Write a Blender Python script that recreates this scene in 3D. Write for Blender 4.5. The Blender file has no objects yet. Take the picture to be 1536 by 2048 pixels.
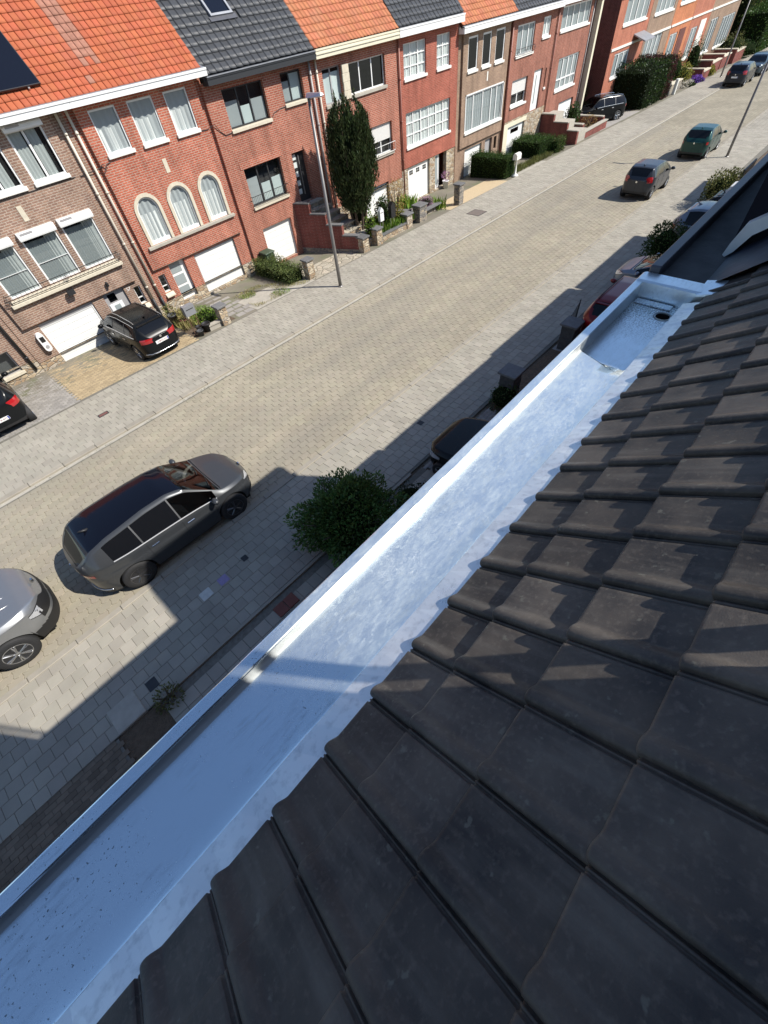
import bpy, math, random
import numpy as np
from mathutils import Vector, Matrix
random.seed(7); RNG = np.random.default_rng(7)
SC = bpy.context.scene; COL = SC.collection
R = math.radians
# ------------------------------------------------------------------ camera
CAMZ = 8.0
cam = bpy.data.cameras.new('camera'); camo = bpy.data.objects.new('camera', cam); COL.objects.link(camo)
MR = [[0.66399962, -0.62987336, 0.40294423], [-0.74194204, -0.488069, 0.45968539], [-0.09287899, -0.60419219, -0.79140716]]
# columns of MR: image right, image down, viewing direction (world axes)
right = Vector((MR[0][0], MR[1][0], MR[2][0])); down = Vector((MR[0][1], MR[1][1], MR[2][1])); fwd = Vector((MR[0][2], MR[1][2], MR[2][2]))
m = Matrix((right, -down, -fwd)).transposed().to_4x4(); m.translation = (0, 0, CAMZ)
camo.matrix_world = m
cam.sensor_fit = 'VERTICAL'; cam.sensor_height = 32.0; cam.lens = 32.0 * 826.5 / 2048.0
cam.clip_start = 0.05; cam.clip_end = 2000
SC.camera = camo
# ------------------------------------------------------------------ light
SUN = Vector((0.57, -0.835, 1.0)).normalized()          # towards the sun
elev = math.asin(SUN.z); azim = math.atan2(SUN.x, SUN.y)
wd = bpy.data.worlds.new('World'); SC.world = wd; wd.use_nodes = True
nt = wd.node_tree; bg = nt.nodes['Background']
sky = nt.nodes.new('ShaderNodeTexSky'); sky.sky_type = 'NISHITA'; sky.sun_disc = False
sky.sun_elevation = elev; sky.sun_rotation = azim; sky.altitude = 60; sky.air_density = 1.0; sky.dust_density = 0.5; sky.ozone_density = 3.2
nt.links.new(sky.outputs[0], bg.inputs[0]); bg.inputs[1].default_value = 0.12
sl = bpy.data.lights.new('sun', 'SUN'); sl.energy = 4.9; sl.angle = R(0.53); sl.color = (1.0, 0.955, 0.88)
so = bpy.data.objects.new('sun', sl); COL.objects.link(so); so.rotation_euler = SUN.to_track_quat('Z', 'Y').to_euler(); so.location = (0, -20, 40)
SC.view_settings.view_transform = 'Standard'; SC.view_settings.look = 'None'; SC.view_settings.exposure = 0.38; SC.view_settings.gamma = 1.0
SC.render.engine = 'CYCLES'
SC.cycles.max_bounces = 6; SC.cycles.diffuse_bounces = 3; SC.cycles.glossy_bounces = 3; SC.cycles.transparent_max_bounces = 8
SC.cycles.caustics_reflective = False; SC.cycles.caustics_refractive = False
SC.cycles.use_denoising = True

# ------------------------------------------------------------------ materials
MATS = {}
def nd(nt, t, **kw):
    n = nt.nodes.new('ShaderNode' + t)
    for k, v in kw.items():
        setattr(n, k, v)
    return n
def _base(name):
    mt = bpy.data.materials.new(name); mt.use_nodes = True
    nt = mt.node_tree; b = nt.nodes['Principled BSDF']; MATS[name] = mt
    return mt, nt, b
def _math(nt, op, a, b=None):
    n = nd(nt, 'Math', operation=op)
    for i, v in enumerate((a, b)):
        if v is None: continue
        if isinstance(v, (int, float)): n.inputs[i].default_value = v
        else: nt.links.new(v, n.inputs[i])
    return n.outputs[0]
def _mapr(nt, v, a, b, c, d):
    n = nd(nt, 'MapRange'); nt.links.new(v, n.inputs[0])
    for i, q in enumerate((a, b, c, d)): n.inputs[i + 1].default_value = q
    return n.outputs[0]
def _mix(nt, f, a, b, mode='MIX'):
    n = nd(nt, 'Mix', data_type='RGBA', blend_type=mode)
    for i, v in ((0, f), (6, a), (7, b)):
        if isinstance(v, (int, float)): n.inputs[i].default_value = v
        elif isinstance(v, tuple): n.inputs[i].default_value = (*v, 1)
        else: nt.links.new(v, n.inputs[i])
    return n.outputs[2]
def _noise(nt, scale, detail=4, vec=None, rough=.55):
    n = nd(nt, 'TexNoise'); n.inputs['Scale'].default_value = scale; n.inputs['Detail'].default_value = detail; n.inputs['Roughness'].default_value = rough
    if vec is None:
        vec = nd(nt, 'NewGeometry').outputs['Position']
    nt.links.new(vec, n.inputs['Vector'])
    return n.outputs['Fac']
def pm(name, col, rough=.7, metal=0., isl=0., wear=None, nz=None, nz2=None, bump=None, coat=0., spec=.5, tint=None, rnz=None):
    """colour; isl = per-piece brightness change; nz = (scale, amount) mottling; nz2 = (scale, amount, colour) stains; bump = (scale, strength)"""
    mt, nt, b = _base(name)
    rgb = nd(nt, 'RGB'); rgb.outputs[0].default_value = (*col, 1); c = rgb.outputs[0]
    if isl:
        g = nd(nt, 'NewGeometry'); oi0 = nd(nt, 'ObjectInfo'); rnd0 = _math(nt, 'FRACT', _math(nt, 'ADD', g.outputs['Random Per Island'], oi0.outputs['Random']))
        f = _mapr(nt, rnd0, 0, 1, 1 - isl, 1 + isl)
        h = nd(nt, 'HueSaturation'); nt.links.new(f, h.inputs['Value']); nt.links.new(c, h.inputs['Color'])
        if tint:
            oi = _math(nt, 'FRACT', _math(nt, 'MULTIPLY', rnd0, 7.31))
            nt.links.new(_mapr(nt, oi, 0, 1, .5 - tint, .5 + tint), h.inputs['Hue'])
        c = h.outputs[0]
    if nz:
        f = _mapr(nt, _noise(nt, nz[0], 6), .25, .75, 1 - nz[1], 1 + nz[1])
        h = nd(nt, 'HueSaturation'); nt.links.new(f, h.inputs['Value']); nt.links.new(c, h.inputs['Color']); c = h.outputs[0]
    if nz2:
        f = _mapr(nt, _noise(nt, nz2[0], 5), .5, .68, 0, nz2[1]); c = _mix(nt, f, c, tuple(nz2[2]))
    if wear:
        mp = nd(nt, 'Mapping'); mp.inputs['Scale'].default_value = (.10, .95, 1); nt.links.new(nd(nt, 'NewGeometry').outputs['Position'], mp.inputs[0])
        c = _mix(nt, _mapr(nt, _noise(nt, 1.0, 5, mp.outputs[0]), .42, .66, 0, wear[0]), c, wear[1]); c = _mix(nt, _mapr(nt, _noise(nt, 3.1, 3), .68, .76, 0, .5), c, tuple(x * .55 for x in wear[1]))
    nt.links.new(c, b.inputs['Base Color'])
    b.inputs['Roughness'].default_value = rough; b.inputs['Metallic'].default_value = metal
    if rnz:
        nt.links.new(_mapr(nt, _noise(nt, rnz[0], 5), .3, .7, rnz[1], rnz[2]), b.inputs['Roughness'])
    b.inputs['Coat Weight'].default_value = coat; b.inputs['Coat Roughness'].default_value = .04
    b.inputs['Specular IOR Level'].default_value = spec
    if bump:
        bn = nd(nt, 'Bump'); bn.inputs['Strength'].default_value = bump[1]; bn.inputs['Distance'].default_value = bump[2] if len(bump) > 2 else .01
        nt.links.new(_noise(nt, bump[0], 6), bn.inputs['Height']); nt.links.new(bn.outputs[0], b.inputs['Normal'])
    return mt
def brickmat(name, c1, c2, mortar, bw=.205, bh=.066, ms=.011, offs=.5):
    mt, nt, b = _base(name)
    g = nd(nt, 'NewGeometry'); s = nd(nt, 'SeparateXYZ'); nt.links.new(g.outputs['Position'], s.inputs[0])
    u = _math(nt, 'ADD', s.outputs[0], s.outputs[1]); cv = nd(nt, 'CombineXYZ'); nt.links.new(u, cv.inputs[0]); nt.links.new(s.outputs[2], cv.inputs[1])
    t = nd(nt, 'TexBrick'); t.offset = offs; t.inputs['Scale'].default_value = 1; t.inputs['Brick Width'].default_value = bw; t.inputs['Row Height'].default_value = bh
    t.inputs['Mortar Size'].default_value = ms; t.inputs['Mortar Smooth'].default_value = .15; t.inputs['Bias'].default_value = 0
    t.inputs['Color1'].default_value = (*c1, 1); t.inputs['Color2'].default_value = (*c2, 1); t.inputs['Mortar'].default_value = (*mortar, 1)
    nt.links.new(cv.outputs[0], t.inputs['Vector'])
    f = _mapr(nt, _noise(nt, 1.3, 6), .3, .7, .84, 1.14); h = nd(nt, 'HueSaturation'); nt.links.new(f, h.inputs['Value']); nt.links.new(t.outputs['Color'], h.inputs['Color'])
    f2 = _mapr(nt, _noise(nt, 18, 3), .3, .7, .86, 1.14); h2 = nd(nt, 'HueSaturation'); nt.links.new(f2, h2.inputs['Value']); nt.links.new(h.outputs[0], h2.inputs['Color'])
    mp = nd(nt, 'Mapping'); mp.inputs['Scale'].default_value = (2.6, 2.6, .28); nt.links.new(g.outputs['Position'], mp.inputs[0])
    st_ = nd(nt, 'HueSaturation'); nt.links.new(_mapr(nt, _noise(nt, 1.5, 6, mp.outputs[0]), .45, .75, 1.04, .72), st_.inputs['Value']); nt.links.new(h2.outputs[0], st_.inputs['Color'])
    nt.links.new(st_.outputs[0], b.inputs['Base Color']); b.inputs['Roughness'].default_value = .85; b.inputs['Specular IOR Level'].default_value = .25
    bn = nd(nt, 'Bump'); bn.inputs['Strength'].default_value = .6; bn.inputs['Distance'].default_value = .012; bn.invert = True
    nt.links.new(t.outputs['Fac'], bn.inputs['Height']); nt.links.new(bn.outputs[0], b.inputs['Normal'])
    return mt
def stonemat(name, cols, scale=5.5, mortar=(.34, .31, .26)):
    mt, nt, b = _base(name)
    g = nd(nt, 'NewGeometry'); mp = nd(nt, 'Mapping'); mp.inputs['Scale'].default_value = (.8, .8, 1.5); nt.links.new(g.outputs['Position'], mp.inputs[0])
    v = nd(nt, 'TexVoronoi'); v.inputs['Scale'].default_value = scale; nt.links.new(mp.outputs[0], v.inputs['Vector'])
    e = nd(nt, 'TexVoronoi', feature='DISTANCE_TO_EDGE'); e.inputs['Scale'].default_value = scale; nt.links.new(mp.outputs[0], e.inputs['Vector'])
    sp = nd(nt, 'SeparateColor'); nt.links.new(v.outputs['Color'], sp.inputs[0])
    r = nd(nt, 'ValToRGB'); r.color_ramp.interpolation = 'CONSTANT'
    while len(r.color_ramp.elements) < len(cols): r.color_ramp.elements.new(.5)
    for i, c in enumerate(cols): r.color_ramp.elements[i].position = i / len(cols); r.color_ramp.elements[i].color = (*c, 1)
    nt.links.new(sp.outputs[0], r.inputs[0])
    f = _mapr(nt, e.outputs['Distance'], .02, .07, 1, 0)
    c = _mix(nt, f, r.outputs[0], mortar)
    h = nd(nt, 'HueSaturation'); nt.links.new(_mapr(nt, _noise(nt, 14, 4), .3, .7, .8, 1.2), h.inputs['Value']); nt.links.new(c, h.inputs['Color'])
    nt.links.new(h.outputs[0], b.inputs['Base Color']); b.inputs['Roughness'].default_value = .9
    bn = nd(nt, 'Bump'); bn.inputs['Strength'].default_value = .8; bn.inputs['Distance'].default_value = .03
    nt.links.new(_mapr(nt, e.outputs['Distance'], 0, .12, 0, 1), bn.inputs['Height']); nt.links.new(bn.outputs[0], b.inputs['Normal'])
    return mt
def glassmat(name, tint=(.55, .6, .6), gl=.12):
    mt = bpy.data.materials.new(name); mt.use_nodes = True; MATS[name] = mt; nt = mt.node_tree; nt.nodes.clear()
    o = nd(nt, 'OutputMaterial'); t = nd(nt, 'BsdfTransparent'); t.inputs[0].default_value = (*tint, 1)
    g = nd(nt, 'BsdfGlossy'); g.inputs['Roughness'].default_value = .02; g.inputs['Color'].default_value = (.9, .95, 1, 1)
    lw = nd(nt, 'LayerWeight'); lw.inputs[0].default_value = .5
    f = _math(nt, 'ADD', _math(nt, 'MULTIPLY', _math(nt, 'POWER', lw.outputs['Facing'], 3.5), .6), gl)
    mx = nd(nt, 'MixShader'); nt.links.new(f, mx.inputs[0]); nt.links.new(t.outputs[0], mx.inputs[1]); nt.links.new(g.outputs[0], mx.inputs[2]); nt.links.new(mx.outputs[0], o.inputs[0])
    return mt
def leafmat(name, col, isl=.45, tint=.03):
    mt, nt, b = _base(name)
    g = nd(nt, 'NewGeometry'); rgb = nd(nt, 'RGB'); rgb.outputs[0].default_value = (*col, 1)
    h = nd(nt, 'HueSaturation'); nt.links.new(rgb.outputs[0], h.inputs['Color']); rnd = g.outputs['Random Per Island']
    nt.links.new(_mapr(nt, rnd, 0, 1, 1 - isl, 1 + isl), h.inputs['Value'])
    nt.links.new(_mapr(nt, _math(nt, 'FRACT', _math(nt, 'MULTIPLY', rnd, 9.7)), 0, 1, .5 - tint, .5 + tint), h.inputs['Hue'])
    h2 = nd(nt, 'HueSaturation'); nt.links.new(_mapr(nt, _noise(nt, 2.2, 3), .3, .7, .7, 1.3), h2.inputs['Value']); nt.links.new(h.outputs[0], h2.inputs['Color'])
    nt.links.new(h2.outputs[0], b.inputs['Base Color']); b.inputs['Roughness'].default_value = .55; b.inputs['Specular IOR Level'].default_value = .3
    tr = nd(nt, 'BsdfTranslucent'); nt.links.new(h2.outputs[0], tr.inputs[0]); mx = nd(nt, 'MixShader'); mx.inputs[0].default_value = .22
    o = nt.nodes['Material Output']; nt.links.new(b.outputs[0], mx.inputs[1]); nt.links.new(tr.outputs[0], mx.inputs[2]); nt.links.new(mx.outputs[0], o.inputs[0])
    return mt
def zincmat(name, matte=0.):
    mt, nt, b = _base(name)
    g = nd(nt, 'NewGeometry'); mp = nd(nt, 'Mapping'); mp.inputs['Scale'].default_value = (1.0, 2.2, 2.2); mp.inputs['Rotation'].default_value = (0, 0, .35); nt.links.new(g.outputs['Position'], mp.inputs[0])
    mq = nd(nt, 'Mapping'); mq.inputs['Scale'].default_value = (1.0, 5.0, 3.0); mq.inputs['Rotation'].default_value = (0, 0, -.3); nt.links.new(g.outputs['Position'], mq.inputs[0])
    n4 = _noise(nt, 14, 6, mq.outputs[0], .6)
    n1 = _math(nt, 'ADD', _math(nt, 'MULTIPLY', _noise(nt, 9, 8, mp.outputs[0], .62), .55), _math(nt, 'MULTIPLY', n4, .45)); n2 = _noise(nt, 30, 4, mp.outputs[0], .6); n3 = _noise(nt, 2.4, 3)
    w = nd(nt, 'TexWave'); w.inputs['Scale'].default_value = 5; w.inputs['Distortion'].default_value = 16; w.inputs['Detail'].default_value = 5; w.inputs['Detail Scale'].default_value = 3; nt.links.new(mp.outputs[0], w.inputs['Vector'])
    scuff_sunlit = _math(nt, 'MULTIPLY', _mapr(nt, n1, .40, .68, 0, 1), _mapr(nt, n2, .34, .66, .35, 1))
    scuff_sunlit = _math(nt, 'MAXIMUM', scuff_sunlit, _math(nt, 'MULTIPLY', _mapr(nt, w.outputs['Fac'], .8, 1, 0, .7), _mapr(nt, n2, .4, .6, 0, 1)))
    # k marks the sunlit strip: its milky sunlight is painted in with the scuffs
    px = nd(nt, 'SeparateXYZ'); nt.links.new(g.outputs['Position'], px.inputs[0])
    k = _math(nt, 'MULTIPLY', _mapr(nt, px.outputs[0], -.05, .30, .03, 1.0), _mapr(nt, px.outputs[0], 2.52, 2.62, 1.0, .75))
    scuff_sunlit = _math(nt, 'MULTIPLY', _math(nt, 'ADD', _math(nt, 'MULTIPLY', scuff_sunlit, .62), .16), k)
    scr = None
    for (sc_, wd_, mpp) in ((15, .010, mp), (27, .014, mq), (9, .005, mq)):      # hair-line scratches
        r_ = _mapr(nt, _math(nt, 'ABSOLUTE', _math(nt, 'SUBTRACT', _noise(nt, sc_, 3, mpp.outputs[0], .5), .5)), 0, wd_, 1, 0); scr = r_ if scr is None else _math(nt, 'MAXIMUM', scr, r_)
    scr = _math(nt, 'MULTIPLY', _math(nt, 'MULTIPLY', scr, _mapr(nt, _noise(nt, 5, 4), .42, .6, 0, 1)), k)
    scuff_sunlit = _math(nt, 'MAXIMUM', scuff_sunlit, scr)
    c = _mix(nt, scuff_sunlit, (.86, .95, 1.0) if matte < .1 else (.62, .65, .65), (.67, .75, .745) if matte < .1 else (.62, .64, .63))
    dirt = _math(nt, 'MULTIPLY', _mapr(nt, _noise(nt, 100, 3, None, .55), .64, .70, 0, .75), _mapr(nt, n3, .46, .56, 0, 1))
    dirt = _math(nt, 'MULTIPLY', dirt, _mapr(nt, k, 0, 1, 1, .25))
    smear = _math(nt, 'MULTIPLY', _mapr(nt, n4, .50, .72, 0, .5), _mapr(nt, _noise(nt, 3.3, 3), .46, .62, 0, 1)); c = _mix(nt, _math(nt, 'MULTIPLY', scr, .75), c, (.93, .96, .96)); c = _mix(nt, smear, c, (.42, .47, .50))
    c = _mix(nt, dirt, c, (.05, .055, .06))
    # settled silt round the outlet
    sil = _math(nt, 'MULTIPLY', _mapr(nt, px.outputs[0], 3.0, 3.5, 0, 1), _mapr(nt, _noise(nt, 85, 4), .46, .60, 0, .85))
    sil = _math(nt, 'MULTIPLY', sil, _mapr(nt, px.outputs[2], 6.285, 6.30, 1, 0))
    c = _mix(nt, sil, c, (.09, .095, .1))
    nt.links.new(c, b.inputs['Base Color'])
    mm = _math(nt, 'MAXIMUM', .1, _math(nt, 'SUBTRACT', .93 - matte, _math(nt, 'MULTIPLY', scuff_sunlit, .42))); nt.links.new(mm, b.inputs['Metallic'])
    rr = _math(nt, 'ADD', _math(nt, 'MULTIPLY', scuff_sunlit, .30), .24)
    rr = _math(nt, 'ADD', rr, _math(nt, 'MULTIPLY', dirt, .4)); nt.links.new(rr, b.inputs['Roughness'])
    bn = nd(nt, 'Bump'); bn.inputs['Strength'].default_value = .10; bn.inputs['Distance'].default_value = .006
    nt.links.new(_math(nt, 'ADD', _math(nt, 'MULTIPLY', n1, .8), _math(nt, 'MULTIPLY', n3, 2.5)), bn.inputs['Height']); nt.links.new(bn.outputs[0], b.inputs['Normal'])
    return mt
def rooftilemat(name):
    mt, nt, b = _base(name)
    g = nd(nt, 'NewGeometry'); n1 = _noise(nt, 60, 6); n2 = _noise(nt, 5, 5); n3 = _noise(nt, 240, 2)
    oi = nd(nt, 'ObjectInfo')
    c = _mix(nt, _mapr(nt, n2, .35, .7, 0, 1), (.046, .042, .040), (.112, .095, .079))
    c = _mix(nt, _mapr(nt, n1, .52, .75, 0, .6), c, (.15, .13, .11))
    h = nd(nt, 'HueSaturation'); nt.links.new(_mapr(nt, oi.outputs['Random'], 0, 1, .8, 1.22), h.inputs['Value']); nt.links.new(c, h.inputs['Color'])
    ml = nd(nt, 'Mapping'); ml.inputs['Scale'].default_value = (9, 1.2, 1.2); nt.links.new(g.outputs['Position'], ml.inputs[0])
    c2 = _mix(nt, _mapr(nt, _noise(nt, 2.2, 5, ml.outputs[0]), .52, .72, 0, .45), h.outputs[0], (.16, .145, .125)); lich = _mapr(nt, _noise(nt, 26, 3), .66, .72, 0, .5); c2 = _mix(nt, lich, c2, (.19, .185, .15))
    nt.links.new(c2, b.inputs['Base Color'])
    nt.links.new(_mapr(nt, n1, .3, .7, .30, .52), b.inputs['Roughness']); b.inputs['Specular IOR Level'].default_value = .17
    bn = nd(nt, 'Bump'); bn.inputs['Strength'].default_value = .25; bn.inputs['Distance'].default_value = .002
    nt.links.new(_math(nt, 'ADD', n1, n3), bn.inputs['Height']); nt.links.new(bn.outputs[0], b.inputs['Normal'])
    return mt
def paverfar(name, col, joint, bw, bh):
    mt, nt, b = _base(name)
    g = nd(nt, 'NewGeometry')
    t = nd(nt, 'TexBrick'); t.offset = .5; t.inputs['Scale'].default_value = 1; t.inputs['Brick Width'].default_value = bw; t.inputs['Row Height'].default_value = bh; t.inputs['Mortar Size'].default_value = .012
    a = tuple(x * .9 for x in col); d = tuple(x * 1.1 for x in col)
    t.inputs['Color1'].default_value = (*a, 1); t.inputs['Color2'].default_value = (*d, 1); t.inputs['Mortar'].default_value = (*joint, 1)
    nt.links.new(g.outputs['Position'], t.inputs['Vector'])
    f = _mapr(nt, _noise(nt, .5, 5), .3, .7, .85, 1.12); h = nd(nt, 'HueSaturation'); nt.links.new(f, h.inputs['Value']); nt.links.new(t.outputs['Color'], h.inputs['Color'])
    nt.links.new(h.outputs[0], b.inputs['Base Color']); b.inputs['Roughness'].default_value = .9; b.inputs['Specular IOR Level'].default_value = .2
    return mt
brickmat('brick_red', (.455, .125, .072), (.37, .092, .053), (.45, .31, .24), ms=.0112)
brickmat('brick_red3', (.39, .118, .074), (.31, .086, .054), (.42, .28, .21), ms=.0108)
brickmat('brick_brown', (.31, .19, .135), (.24, .14, .105), (.42, .34, .27), ms=.011)
brickmat('brick_red5', (.37, .100, .066), (.30, .078, .05), (.37, .19, .14), ms=.009)
brickmat('brick_tan6', (.33, .22, .15), (.27, .175, .125), (.35, .27, .2), ms=.009)
brickmat('brick_red7', (.335, .122, .082), (.27, .092, .064), (.34, .22, .165), ms=.009)
brickmat('brick_dark', (.17, .055, .045), (.13, .042, .036), (.2, .12, .1), ms=.009)
brickmat('brick_orange', (.55, .20, .09), (.49, .17, .08), (.5, .25, .14), ms=.008)
brickmat('brick_salmon', (.45, .155, .09), (.40, .13, .08), (.44, .24, .17), ms=.008)
brickmat('brick_near', (.30, .12, .085), (.24, .095, .07), (.36, .27, .2))
brickmat('brick_stairs', (.24, .07, .055), (.19, .055, .045), (.25, .13, .11), ms=.008)
stonemat('stone_tan', [(.42, .33, .22), (.30, .22, .14), (.5, .42, .3), (.34, .24, .15), (.44, .38, .3)])
stonemat('stone_grey', [(.22, .2, .18), (.3, .26, .21), (.16, .15, .14), (.36, .3, .22)], 7)
stonemat('crazy_paving', [(.42, .38, .3), (.36, .32, .25), (.46, .4, .31)], 3.2, (.3, .27, .2))
pm('paver', (.335, .296, .222), .88, wear=(.55, (.235, .215, .180)), isl=.075, nz=(.45, .13), nz2=(.9, .34, (.235, .214, .175)), bump=(90, .3, .004), spec=.25, tint=.008)
pm('paver_joint', (.20, .175, .125), .95, nz=(20, .2))
pm('slab', (.335, .308, .255), .88, isl=.09, nz=(1.5, .10), nz2=(5, .2, (.30, .285, .25)), bump=(70, .25, .004), spec=.25, tint=.006)
pm('slab_joint', (.16, .148, .122), .95, nz=(14, .3))
pm('kerb', (.31, .28, .23), .9, isl=.08, nz=(3, .12), nz2=(9, .25, (.25, .24, .2)), bump=(60, .3, .004), spec=.25)
paverfar('road_far', (.295, .262, .198), (.22, .2, .15), .33, .2)
paverfar('slab_far', (.32, .294, .243), (.22, .2, .17), .29, .29)
pm('earth', (.12, .085, .055), .95, nz=(12, .3), bump=(25, .8, .05))
pm('ground', (.19, .17, .13), .95, nz=(.6, .25), nz2=(1.3, .5, (.12, .15, .06)))
pm('sand_drive', (.40, .31, .19), .9, isl=.16, nz=(3, .14), nz2=(6, .35, (.2, .16, .11)), bump=(60, .3, .004), spec=.2)
pm('cobble_grey', (.30, .28, .255), .9, isl=.14, nz=(4, .16), nz2=(8, .3, (.36, .33, .28)), bump=(50, .3, .004), spec=.2)
pm('gravel_tan', (.53, .42, .27), .93, nz=(30, .16), nz2=(3, .3, (.45, .36, .24)), bump=(80, .5, .01), spec=.15)
pm('brick_paving', (.17, .135, .10), .9, isl=.2, nz=(4, .2), bump=(50, .3, .004), spec=.2)
pm('concrete', (.40, .37, .31), .9, nz=(5, .14), nz2=(3, .35, (.28, .26, .22)), bump=(40, .3, .005))
pm('bluestone', (.135, .135, .135), .75, isl=.2, nz=(8, .2), nz2=(5, .3, (.22, .21, .2)), bump=(30, .2, .004))
pm('limestone', (.60, .54, .42), .8, nz=(9, .12), nz2=(6, .25, (.48, .43, .34)))
pm('sill_white', (.76, .74, .68), .6, nz=(6, .06))
pm('white_pvc', (.80, .80, .78), .35, nz=(4, .03), nz2=(3, .06, (.6, .58, .52)))
pm('cream_paint', (.72, .66, .50), .5, nz=(4, .05))
pm('white_garage', (.80, .80, .77), .38, nz=(2, .03), nz2=(4, .05, (.62, .6, .54)), bump=(240, .05, .002))
pm('dark_frame', (.03, .031, .033), .45)
pm('grey_frame', (.35, .34, .34), .45)
pm('black_fascia', (.035, .037, .04), .4)
pm('zinc_grey', (.33, .34, .36), .5, metal=.5, nz=(5, .15), nz2=(9, .3, (.2, .2, .21)))
pm('pipe_cream', (.62, .56, .46), .5, nz=(6, .08)); pm('pipe_grey', (.40, .38, .36), .5, nz=(6, .1)); pm('pipe_red', (.28, .11, .08), .5); pm('cast_iron', (.03, .032, .035), .5, nz=(12, .2))
pm('tile_orange', (.41, .110, .050), .75, isl=.075, nz=(2.5, .08), nz2=(1.1, .22, (.40, .16, .10)), bump=(40, .3, .005), tint=.004, spec=.25)
pm('tile_orange2', (.43, .155, .075), .74, isl=.10, nz=(2.5, .10), nz2=(1.3, .3, (.36, .19, .12)), bump=(40, .3, .005), tint=.006, spec=.25)
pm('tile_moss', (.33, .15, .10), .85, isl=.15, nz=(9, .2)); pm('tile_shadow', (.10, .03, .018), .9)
pm('tile_black', (.042, .044, .048), .5, isl=.14, nz=(3, .12), spec=.45)
pm('solar', (.006, .007, .012), .08, spec=.6)
pm('room_dark', (.02, .02, .022), .9); pm('room_mid', (.10, .10, .10), .9)
pm('curtain', (.78, .78, .75), .9); pm('curtain_grey', (.42, .44, .44), .9); pm('blind_pale', (.62, .68, .66), .8); pm('shutter', (.66, .65, .62), .55)
glassmat('glass', (.82, .86, .86), .07); glassmat('glass_dark', (.16, .17, .18), .08); glassmat('glass_car', (.05, .055, .06), .06); glassmat('glass_light', (.90, .93, .93), .05); glassmat('glass_mid', (.66, .70, .70), .07)
pm('frosted', (.30, .34, .34), .25, spec=.6)
pm('iron', (.025, .025, .027), .5); pm('brass', (.5, .4, .2), .35, metal=.8); pm('steel_lamp', (.21, .20, .19), .45, metal=.4, nz=(6, .12)); pm('aluminium', (.6, .6, .6), .35, metal=.8)
pm('rubber', (.018, .018, .019), .75, nz=(20, .2)); pm('plastic_black', (.015, .015, .016), .5); pm('under', (.008, .008, .008), .9)
pm('chrome', (.75, .76, .78), .12, metal=1); pm('alloy', (.50, .51, .53), .25, metal=.9); pm('alloy_dark', (.11, .11, .115), .3, metal=.8)
def paint(name, c, metal=.35, rough=.28):
    return pm(name, c, rough, metal=metal, coat=.35, spec=.35, nz2=(6, .10, tuple(min(1, x * 1.2 + .02) for x in c)))
paint('paint_grey', (.058, .062, .067)); paint('paint_silver', (.33, .34, .35), .7, .3); pm('paint_black', (.008, .009, .010), .22, coat=.08, spec=.16); paint('paint_darkblue', (.014, .02, .032))
paint('paint_slate', (.038, .043, .052)); paint('paint_green', (.010, .055, .048)); paint('paint_red', (.17, .012, .014)); paint('paint_steel', (.20, .235, .28)); paint('paint_white', (.72, .73, .73), .0); paint('paint_petrol', (.035, .055, .07))
pm('roof_glass', (.004, .005, .010), .08, spec=.25); pm('pillar_trim', (.07, .072, .075), .5); pm('trim_bright', (.72, .73, .74), .35, metal=.5)
pm('lamp_red', (.35, .012, .016), .12, coat=1); pm('lamp_clear', (.6, .62, .66), .1, metal=.5, coat=1); pm('plate', (.80, .80, .78), .4); pm('plate_text', (.22, .02, .03), .5); pm('plate_blue', (.02, .04, .3), .4)
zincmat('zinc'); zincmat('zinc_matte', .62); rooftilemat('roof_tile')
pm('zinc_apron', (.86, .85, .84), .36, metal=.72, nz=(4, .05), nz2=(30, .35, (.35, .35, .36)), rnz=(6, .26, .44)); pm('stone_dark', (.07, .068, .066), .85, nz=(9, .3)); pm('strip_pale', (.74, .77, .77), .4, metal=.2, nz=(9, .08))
pm('lead_dark', (.035, .042, .06), .5, metal=.3, nz=(5, .3), nz2=(8, .4, (.085, .1, .135)), bump=(9, .5, .01))
pm('bitumen', (.075, .072, .069), .85, nz=(6, .3), nz2=(4, .3, (.045, .045, .047)), bump=(30, .4, .006)); pm('slate_wall', (.006, .007, .014), .6, spec=.2, nz=(6, .2)); pm('zinc_dull', (.42, .44, .43), .42, metal=.7, nz=(9, .1)); pm('zinc_dark', (.10, .102, .115), .45, metal=.5, nz=(6, .15))
leafmat('leaf_bush', (.045, .085, .022)); leafmat('leaf_nearbush', (.075, .135, .032)); leafmat('leaf_hedge', (.055, .105, .02)); leafmat('leaf_yew', (.042, .062, .02), .5); leafmat('leaf_box', (.12, .155, .045)); leafmat('leaf_bright', (.16, .26, .035)); leafmat('leaf_grass', (.15, .24, .035)); leafmat('leaf_dry', (.33, .30, .12))
leafmat('leaf_dark', (.022, .036, .014)); leafmat('leaf_red', (.10, .028, .028)); leafmat('leaf_gold', (.34, .33, .06)); leafmat('leaf_autumn', (.38, .25, .08)); leafmat('petal_purple', (.20, .09, .42)); leafmat('petal_pink', (.42, .22, .36)); leafmat('petal_white', (.62, .58, .5)); leafmat('leaf_olive', (.14, .15, .045)); leafmat('petal_red', (.5, .05, .04))
pm('bark', (.09, .065, .045), .9, nz=(15, .3)); pm('leaf_core', (.012, .018, .008), 1.0, spec=0); pm('pot', (.06, .062, .065), .6, nz=(8, .2)); pm('pot_red', (.14, .03, .03), .5); pm('bin_green', (.045, .075, .045), .6); pm('manhole', (.16, .13, .11), .7, nz=(30, .2)); pm('manhole_red', (.17, .075, .065), .7, nz=(20, .2)); pm('wood_post', (.15, .08, .05), .8); pm('letterbox', (.30, .31, .33), .4, metal=.4)
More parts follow.
